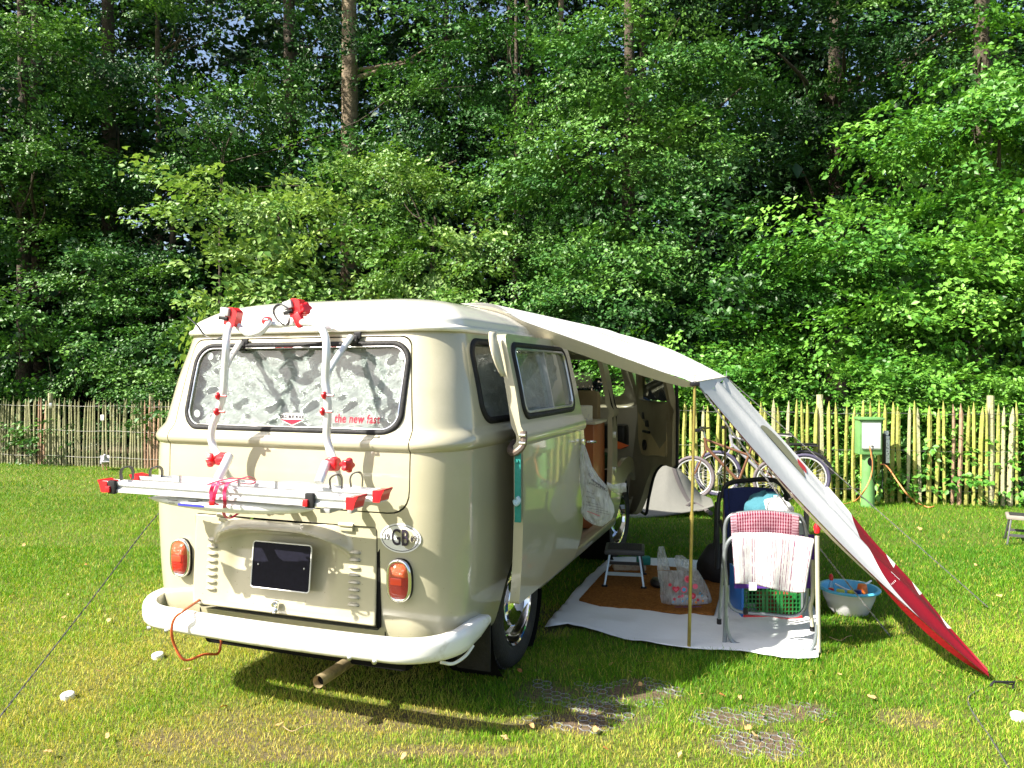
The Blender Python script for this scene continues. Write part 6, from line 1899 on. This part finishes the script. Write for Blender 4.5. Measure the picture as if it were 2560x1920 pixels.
# pale panel to the right of the towels
g = MB(); g.grid(lambda u, v: W(1990 + 22 * u, 1302 + 34 * v, 4.22), 3, 3); o = g.build('pale_towel', cloth_mat('pale_blue_cloth', col=(.5, .58, .62)), None, smooth=80); o.modifiers.new('t', 'SOLIDIFY').thickness = .006
tag(o, 'pale blue cloth edge right of the checked towel', 'cloth')
# clothes on the chair
def blob(name, px0, px1, py0, py1, D, dd, M, seed, label, cat='clothing', peak=.5):
    g = MB()
    c = W((px0 + px1) / 2, (py0 + py1) / 2, D)
    a, b = W(px0, py1, D), W(px1, py0, D); hw_, hh_ = (b.x - a.x) / 2, (b.z - a.z) / 2
    def fn(u, v):
        th = 2 * pi * u; ph = pi * v
        r_ = 1 + .30 * noise.noise(Vector((cos(th) * 1.3, sin(th) * 1.3, v * 2.5 + seed))) + .10 * noise.noise(Vector((cos(th) * 4, sin(th) * 4, v * 7 + seed)))
        return Vector((hw_ * cos(th) * sin(ph) ** .8 * r_, dd * sin(th) * sin(ph) ** .8 * r_, hh_ * cos(ph) * r_))
    g.grid(fn, 36, 22); o = g.build(name, M, None, smooth=80); o.location = c
    return tag(o, label, cat)
M_lb = cloth_mat('pale_teal_cloth', col=(.05, .17, .22), rough=.9, translucent=.08, bump=.6, bscale=30)
M_wc = cloth_mat('white_cloth', col=(.78, .80, .80), rough=.9, translucent=.1, bump=.6, bscale=30)
blob('blue_garment', 1866, 1962, 1230, 1300, 4.50, .12, M_lb, 1, 'crumpled teal garment heaped behind the checked towel')
blob('white_garment', 1908, 1978, 1243, 1300, 4.40, .12, M_wc, 5, 'crumpled white garment heaped in front of the teal one')
# navy chair behind
nc = empty('folding_chair', G(1870, 1450), 0, 'navy blue padded folding chair with a black frame behind the towel chair', 'chair')
no = nc.location.copy()
g = MB()
def navy(u, v):
    px = 1809 + (1945 - 1809) * u + 4 * v; py = 1224 - 5 * sin(pi * u) + (1345 - 1224) * v
    return W(px, py, 4.86 - .04 * sin(pi * u) + .03 * v) - no
g.grid(navy, 20, 16); o = g.build('back_pad', cloth_mat('navy_padding', col=(.018, .028, .11), rough=.85, translucent=.03, bump=.3, bscale=90), nc, smooth=80); o.modifiers.new('t', 'SOLIDIFY').thickness = .02
MB().tube([navy(.07, v / 12) + Vector((0, -.022, 0)) for v in range(13)], .002, 5).build('pad_seam', M_black_plastic, nc)
def nt_(name, pp, D, r=.013, M=M_tubek, n=6): return MB().tube([p - no for p in catmull([W(a, b, D + dz) for a, b, dz in pp], n)], r, 10).build(name, M, nc, smooth=60)
nt_('head_bar', [(1806, 1245, 0), (1812, 1218, 0), (1830, 1206, 0), (1870, 1201, 0), (1915, 1198, 0), (1945, 1205, 0), (1962, 1222, 0), (1972, 1245, 0)], 5.0, .016)
nt_('arm_frame', [(1802, 1230, 0), (1796, 1260, 0), (1794, 1330, 0), (1792, 1420, .1)], 5.0, .015, mat('anthracite_tube', (.05, .055, .06), .4, .4))
nt_('leg', [(1790, 1255, .2), (1788, 1330, .2), (1784, 1388, .2)], 5.2, .010)
nt_('leg', [(1778, 1400, .5), (1786, 1352, .4), (1790, 1320, .3)], 5.1, .009, M_tubeg)
nt_('arm_frame', [(1962, 1235, .1), (1978, 1290, .1), (1990, 1380, .1), (1992, 1460, .1)], 5.0, .014)
nt_('brace', [(1800, 1300, 0), (1812, 1345, 0), (1815, 1400, 0)], 4.9, .012)
nt_('grey_post', [(2017, 1240, 0), (2016, 1300, 0), (2015, 1400, 0), (2015, 1470, 0)], 4.75, .016, mat('mid_grey_tube', (.14, .14, .15), .5))
nt_('grey_post', [(1964, 1225, 0), (1968, 1260, 0), (1972, 1300, 0)], 5.1, .013, mat('mid_grey_tube', (.14, .14, .15), .5))
# red folding crate
cr = empty('crate', W(1928, 1528, 4.62) * 1.0, 0, 'green plastic crate with a pierced side and red rim under the chair', 'crate')
cr.location.z = .02; ko = cr.location.copy()
M_green = mat('green_plastic', (.012, .16, .035), .45); M_bluep = mat('bright_blue_plastic', (.02, .16, .55), .4)
x0_, x1_ = W(1862, 1500, 4.62).x - ko.x, W(2000, 1500, 4.62).x - ko.x
zt_ = .27
cols = 15; rows = 10; cw = (x1_ - x0_) / cols; rh = (zt_ - .02) / rows
for i in range(cols + 1):
    wd = .016 if i in (5, 6, 9, 10) else .005
    MB().box((x0_ + cw * i, 0, (zt_ + .02) / 2), (wd, .006, zt_ - .02)).build('crate_upright', M_green, cr, smooth=None)
for j in range(rows + 1):
    MB().box(((x0_ + x1_) / 2, .001, .02 + rh * j), (x1_ - x0_, .006, .0055)).build('crate_bar', M_green, cr, smooth=None)
MB().box(((x0_ + x1_) / 2, .0, .012), (x1_ - x0_ + .02, .03, .022), bev=.004).build('crate_rim', M_red_plastic, cr)
MB().box((x0_ - .012, .13, .14), (.016, .26, .27), bev=.004).build('crate_side', M_bluep, cr)
MB().box((x1_ + .01, .13, .14), (.012, .26, .25), bev=.004).build('crate_side', M_green, cr)
MB().box(((x0_ + x1_) / 2, .26, .14), (x1_ - x0_, .01, .25)).build('crate_side', M_dark, cr)
o = MB().box((.06, .12, .06), (.20, .16, .12), bev=.02).build('crate_contents', mat('brick_red_fabric', (.25, .03, .015), .8), cr)
# washing up bowl
bw = empty('washing_up_bowl', G(2122, 1532), 0, 'blue and white plastic washing-up bowl on the grass below the awning', 'bowl'); bo = bw.location.copy()
M_bowl = mat('white_bowl_plastic', (.68, .67, .72), .35, coat=.3); M_bowlb = mat('light_blue_plastic', (.10, .46, .68), .35, coat=.3)
bwo = MB().lathe([(.001, .004), (.105, .004), (.115, .012), (.150, .10), (.163, .150), (.170, .156)], seg=48, caps=False).build('bowl_wall', M_bowl, bw, smooth=60)
MB().lathe([(.164, .152), (.172, .156), (.183, .152), (.186, .160), (.178, .168), (.164, .166), (.158, .150), (.140, .085), (.110, .020), (.001, .016)], seg=48, caps=False).build('bowl_rim', M_bowlb, bw, smooth=60)
def bthing(nm, mb, M, lb, cat): o = mb.build(nm, M, None, smooth=50); o.location = bo; return tag(o, lb, cat)
r_ = MB().lathe([(.018, .04), (.020, .05), (.020, .16), (.010, .19), (.009, .205)], (-.10, .03, 0), seg=16); ob = bthing('squeezy_bottle', r_, thin_glass('clear_plastic', (.85, .88, .88), 1.6), 'clear bottle with a red cap standing in the washing-up bowl', 'bottle')
MB().lathe([(.012, .200), (.013, .225), (.006, .240)], (-.10, .03, 0), seg=14).build('bottle_cap', M_red_plastic, ob)
bthing('orange_cup', MB().lathe([(.030, .13), (.034, .14), (.026, .185), (.024, .187)], (.075, -.02, 0), seg=18), mat('orange_plastic', (.75, .16, .02), .4), 'orange plastic cup in the right side of the bowl', 'cup')
bthing('yellow_sponge', MB().box((-.005, -.06, .150), (.06, .03, .022), bev=.008, rz=.2), mat('yellow_foam', (.7, .6, .05), .9), 'yellow sponge in the middle of the bowl', 'sponge')
bthing('yellow_cloth', MB().box((-.075, -.05, .150), (.05, .03, .030), bev=.012, rz=-.5), mat('lime_fabric', (.6, .65, .12), .9), 'yellow green cloth below the red-capped bottle', 'cloth')
bthing('dish_brush', MB().tube([(.06, .0, .15), (.12, .03, .175), (.165, .05, .190)], .006, 8), M_white_plastic, 'white brush handle leaning on the bowl rim by the orange cup', 'brush')
bthing('brush_handle', MB().tube([(-.08, .02, .18), (-.03, -.01, .155), (.02, -.03, .14)], .006, 8), M_white_plastic, 'white utensil lying across the bowl from the bottle', 'utensil')
bthing('blue_mug', MB().lathe([(.022, .13), (.022, .165), (.018, .166)], (.022, -.075, 0), seg=16), mat('dark_blue_enamel', (.02, .03, .18), .3), 'small dark blue mug between sponge and orange cup', 'mug')
bthing('red_scoop', MB().lathe([(.016, .14), (.016, .165), (.001, .167)], (-.125, -.03, 0), seg=16), M_red_plastic, 'small dark red scoop at the left rim of the bowl', 'scoop')

# ---------------------------------------------------------------- folded silver screen cover beside the cab
M_cov = cloth_mat('silver_grey_canvas', col=(.16, .16, .145), rough=.6, translucent=.05, bump=.3, bscale=10)
M_covb = cloth_mat('dark_grey_band', col=(.10, .09, .09), rough=.7, translucent=.02)
cv = empty('cover_sheet', G(1650, 1290), 0, 'pale grey canvas cover with a dark band sagging beside the open cab door', 'cover'); vo = cv.location.copy()
PB = [(1560, 1300), (1600, 1298), (1660, 1292), (1710, 1284), (1760, 1276), (1786, 1266)]
PT = [(1570, 1130), (1620, 1135), (1672, 1150), (1712, 1190), (1748, 1238), (1778, 1250)]
def cover(u, v):
    x = u * 5; i = min(int(x), 4); f = x - i
    bx, by = [PB[i][k] * (1 - f) + PB[i + 1][k] * f for k in (0, 1)]; tx, ty = [PT[i][k] * (1 - f) + PT[i + 1][k] * f for k in (0, 1)]
    return W(bx * (1 - v) + tx * v, by * (1 - v) + ty * v, 7.95 + .55 * v + .05 * sin(u * 9) * v + .10 * sin(pi * v)) - vo
g = MB(); g.grid(cover, 50, 20); o = g.build('canvas', M_cov, cv, smooth=80); o.modifiers.new('t', 'SOLIDIFY').thickness = .02
g = MB(); g.grid(lambda u, v: cover(.40 + .062 * u + .33 * (1 - v) * 1.0 - .0, v) + Vector((0, -.03, .01)), 4, 20); g.build('band', M_covb, cv, smooth=80)
MB().tube([cover(.62 + .02 * k, .34 - .008 * abs(k - 4) ** 2) + Vector((0, -.05, 0)) for k in range(14)], .022, 7).build('strap', M_covb, cv)

# ---------------------------------------------------------------- bicycles
M_brown = mat('bronze_frame_paint', (.20, .095, .055), .3, .4, coat=.5); M_silver = mat('silver_frame_paint', (.45, .44, .50), .3, .5, coat=.5)
M_greywall = mat('pale_tyre', (.12, .10, .11), .75, var=.2, scale=20); M_navyt = mat('navy_tyre', (.05, .045, .09), .7)
def bicycle(D, fx, rx, cy, r, M, label, seat, tyreM, rackon, handle_up=.0):
    f, b = W(fx, cy, D), W(rx, cy, D - .35)
    f.z = b.z = r + .005
    root = empty('bicycle', (f + b) / 2 - Vector((0, 0, r)), 0, label, 'bicycle'); og = root.location.copy()
    X = (b - f).normalized(); wb = (b - f).length; Z = Vector((0, 0, 1)); Y = X.cross(Z)
    for c in (f, b):
        w_ = empty('wheel', c - og, 0, parent=root)
        ring_ = lambda rr, n=40: [X * rr * cos(2 * pi * k / n) + Z * rr * sin(2 * pi * k / n) for k in range(n)]
        MB().tube(ring_(r - .022), .021, 8, closed=True).build('tyre', tyreM, w_, smooth=60)
        MB().tube(ring_(r - .052), .011, 6, closed=True).build('rim', M_alu, w_, smooth=60)
        mb = MB()
        for k in range(24):
            a = 2 * pi * k / 24; mb.tube([Y * (.03 if k % 2 else -.03) + (X * cos(a + .5) + Z * sin(a + .5)) * .02, (X * cos(a) + Z * sin(a)) * (r - .05)], .0016, 3, caps=False)
        mb.build('spokes', M_alu, w_)['kind'] = 'stuff'
        MB().tube([Y * -.05, Y * .05], .018, 10).build('hub', M_steel, w_)
    P = lambda t_, h: f.lerp(b, t_) + Z * (h - r) - og
    head_b, head_t = P(.17, r + .36), P(.145, r + .48)
    bbk = P(.56, r - .02); seat_t = P(.72, r + seat); seat_m = P(.68, r + seat - .13)
    for nm, a, c, rr in (('top_tube', head_t + Z * -.02, seat_m, .015), ('down_tube', head_b, bbk, .019), ('seat_tube', bbk, seat_t - Z * .02, .016), ('head_tube', head_b - Z * .03, head_t, .020), ('fork', head_b, P(0, r), .012), ('chain_stay', bbk, P(1, r), .010), ('seat_stay', seat_m, P(1, r), .009)):
        MB().tube([a, c], rr, 10).build(nm, M, root, smooth=60)
    MB().tube([head_t, head_t + Z * .09 - X * .02], .013, 8).build('stem', M_steel, root)
    hb = head_t + Z * .10 - X * .03
    MB().tube([p for p in catmull([hb + Y * .27 + X * .05, hb + Y * .12, hb, hb - Y * .12, hb - Y * .27 + X * .05], 4)], .012, 8).build('handlebar', M_black_plastic, root)
    for s in (-1, 1): MB().box(hb + Y * s * .2 + Z * .0 - X * .03, (.06, .04, .04), bev=.01).build('brake_lever', M_black_plastic, root)
    mb = MB(); sp = seat_t + Z * .05
    g = MB(); g.grid(lambda u, v: sp + X * (-.13 + .26 * u) + Y * ((.03 + .06 * u ** 2) * cos(pi * v) * 1.0) + Z * (.035 * sin(pi * v) - .01), 12, 10); g.build('saddle', M_black_plastic, root, smooth=80)
    MB().tube([seat_t - Z * .03, sp], .012, 8).build('seat_post', M_steel, root)
    MB().tube([bbk + X * .08 * cos(2 * pi * k / 24) + Z * .08 * sin(2 * pi * k / 24) + Y * -.03 for k in range(24)], .006, 6, closed=True).build('chainring', M_steel, root)
    MB().bar(bbk - Y * .04, bbk - Y * .05 + Vector((.08, 0, -.13)), .012, .02).build('crank', M_steel, root)
    MB().box(bbk - Y * .08 + Vector((.08, 0, -.135)), (.08, .06, .018)).build('pedal', M_black_plastic, root)
    if rackon:
        a = P(.80, r * 2 + .09)
        c_ = empty('luggage_rack', a, 0, parent=root)
        for s in (-.05, -.02, .02, .05): MB().tube([Y * s, Y * s + X * .34], .006, 6).build('rack_rod', M_black_plastic, c_)
        MB().box(X * .17 + Z * .015, (.30, .10, .022), bev=.005).build('rack_deck', M_black_plastic, c_)
        MB().tube([X * .15, P(1, r) - a], .005, 6).build('rack_stay', M_steel, c_)
        MB().tube([P(1, r) - a + X * (r + .02) * cos(t_) + Z * (r + .02) * sin(t_) for t_ in [radians(10 + 12 * k) for k in range(11)]], .012, 6, flat=1.8).build('mudguard', M_black_plastic, c_)
    return root
bicycle(9.12, 1733, 1940, 1190, .262, M_brown, 'bronze bicycle with pale tyres leaning against the fence, nearer of the two', .42, M_greywall, False)
bicycle(9.30, 1795, 2013, 1192, .285, M_silver, 'silver bicycle with a luggage rack behind the bronze one', .44, M_navyt, True)

# ---------------------------------------------------------------- power post
M_pg = mat('green_post_paint', (.13, .30, .10), .45, var=.12, scale=4, dirt=((.10, .18, .05), .4, 6))
pp = empty('power_post', (4.045, 8.62, 0), radians(-6), 'green electric hook-up post with a white door in front of the right fence', 'power post')
MB().lathe([(.075, -.02), (.068, .3), (.064, .62)], seg=24).build('column', M_pg, pp, smooth=60)
MB().box((0, 0, .80), (.250, .17, .40), bev=.012).build('cabinet', M_pg, pp)
MB().box((0, -.012, 1.005), (.275, .20, .028), bev=.008).build('cabinet_roof', M_pg, pp)
dr = MB().box((.0, -.092, .815), (.195, .014, .285), bev=.006).build('cabinet_door', M_white_plastic, pp)
MB().box((.005, -.102, .70), (.014, .006, .018), bev=.002).build('door_latch', M_black_plastic, dr)
MB().tube([Vector((x, -.098, z)) for x, z in rrect(-.102, .102, .665, .965, .012, 3)], .004, 6, closed=True).build('door_gasket', mat('grey_gasket', (.2, .25, .2), .7), pp)
MB().lathe([(.001, 0), (.035, 0), (.035, .01)], (.0, -.068, .52), axis='y', seg=20, sx=.8, sy=1.35).build('cable_hatch', M_dark, pp)
M_cable = mat('orange_cable', (.58, .22, .08), .5)
def cable(pts, lb, r=.008, M=M_cable, n=8):
    P = catmull(pts, n); o_ = P[0].copy()
    ob = MB().tube([p - o_ for p in P], r, 8).build('power_cable', M, None, smooth=60); ob.location = o_
    return tag(ob, lb, 'cable')
q = 8.42
cable([W(2174, 1115, q), W(2178, 1135, q), W(2181, 1165, q), W(2176, 1195, q), W(2160, 1228, q - .02), G(2138, 1252, .02), G(2100, 1262, .02), G(2060, 1262, .02)], 'orange cable hanging from the power post and trailing left over the grass')
cable([W(2184, 1115, q), W(2180, 1135, q), W(2179, 1170, q), W(2180, 1190, q + .02), W(2188, 1212, q + .1)], 'black lead crossing the orange one below the white door', .005, M_black_plastic)
cable([W(2200, 1161, 8.62), W(2212, 1162, 8.60), W(2225, 1175, 8.58), W(2245, 1205, 8.50), W(2270, 1238, 8.40), G(2295, 1258, .02), G(2320, 1268, .02), G(2335, 1266, .02)], 'pale orange cable sloping from the labelled tube down to the right')
cable([W(2205, 1165, 8.66), W(2207, 1195, 8.64), W(2206, 1220, 8.62), W(2214, 1235, 8.62), W(2222, 1240, 8.66)], 'thin dark cable looping below the black and white meter stick', .004, M_black_plastic)
# black and white labelled tube on the fence
sl_ = empty('meter_stick', W(2214, 1160, 8.68), 0, 'narrow black and white labelled tube fixed upright on the fence beside the power post', 'marker')
z0 = 0
MB().box((0, 0, .17), (.070, .05, .36), bev=.008).build('housing', M_black_plastic, sl_)
MB().box((.008, -.030, .15), (.042, .008, .27), bev=.003).build('label_plate', M_sticker, sl_)
MB().lathe([(.030, .0), (.030, .035), (.024, .05)], (.004, 0, .33), seg=16).build('cap', M_white_plastic, sl_)
MB().box((.006, -.030, .305), (.040, .01, .035), bev=.004).build('window', M_white_plastic, sl_)
for k, (x, z, w_, h_) in enumerate(((-.002, .24, .01, .006), (.008, .22, .016, .006), (-.004, .19, .008, .02), (.010, .18, .012, .006), (.002, .15, .02, .006), (.012, .12, .010, .012), (-.002, .10, .008, .006), (.012, .07, .008, .006))):
    MB().box((x, -.0352, z), (w_, .001, h_)).build('label_mark', M_black_ink, sl_)
# tags on the left fence
o = MB().box((0, 0, 0), (.055, .012, .09), bev=.004).build('fence_tag', M_white_plastic); o.location = W(256, 1044, 12.15); tag(o, 'small white rectangular tag nailed to the left fence', 'tag')
o = MB().box((0, 0, 0), (.05, .05, .09), bev=.012).build('fence_lamp', M_steel); o.location = W(128, 1014, 12.35); tag(o, 'small grey lamp fixed on the left fence post', 'lamp')

# ---------------------------------------------------------------- pigeon
pgn = empty('pigeon', G(262, 1176), radians(-60), 'grey white pigeon standing on the lawn by the left fence', 'bird')
M_feather = mat('grey_feathers', (.42, .41, .45), .8, var=.25, scale=30, bump=.3, bscale=80)
bm = bmesh.new()
joints = [((-.17, 0, .12), .018), ((-.10, 0, .125), .036), ((-.03, 0, .135), .060), ((.04, 0, .15), .062), ((.085, 0, .19), .038), ((.10, 0, .225), .026), ((.112, 0, .25), .026), ((.130, 0, .252), .014)]
vs = [bm.verts.new(j[0]) for j in joints]
for a, b_ in zip(vs, vs[1:]): bm.edges.new((a, b_))
me = bpy.data.meshes.new('pigeon_body'); bm.to_mesh(me); bm.free()
o = link_mesh('body', me, M_feather, pgn)
md = o.modifiers.new('skin', 'SKIN')
for i, j in enumerate(joints): me.skin_vertices[0].data[i].radius = (j[1], j[1] * 1.05)
me.skin_vertices[0].data[3].use_root = True
o.modifiers.new('sub', 'SUBSURF').levels = 2; o.modifiers['sub'].render_levels = 2
MB().lathe([(.001, .03), (.006, .0)], (.138, 0, .248), axis='x', seg=8).build('beak', M_black_plastic, pgn)
for s in (-1, 1):
    MB().tube([(.01, s * .025, .10), (.012, s * .025, .03), (.035, s * .025, .012)], .004, 6).build('leg', mat('pink_leg', (.5, .15, .12), .6), pgn)
    MB().grid(lambda u, v: Vector((-.16 + .19 * u, s * (.030 + .034 * sin(pi * u) ** .6), .115 + .07 * (v - .3) * sin(pi * min(1, u + .1)))), 10, 4).build('wing', mat('dark_grey_wing', (.2, .2, .24), .8), pgn)
    MB().lathe([(.001, .004), (.005, 0)], (.118, s * .024, .256), axis='y', seg=8).build('eye', M_black_plastic, pgn)
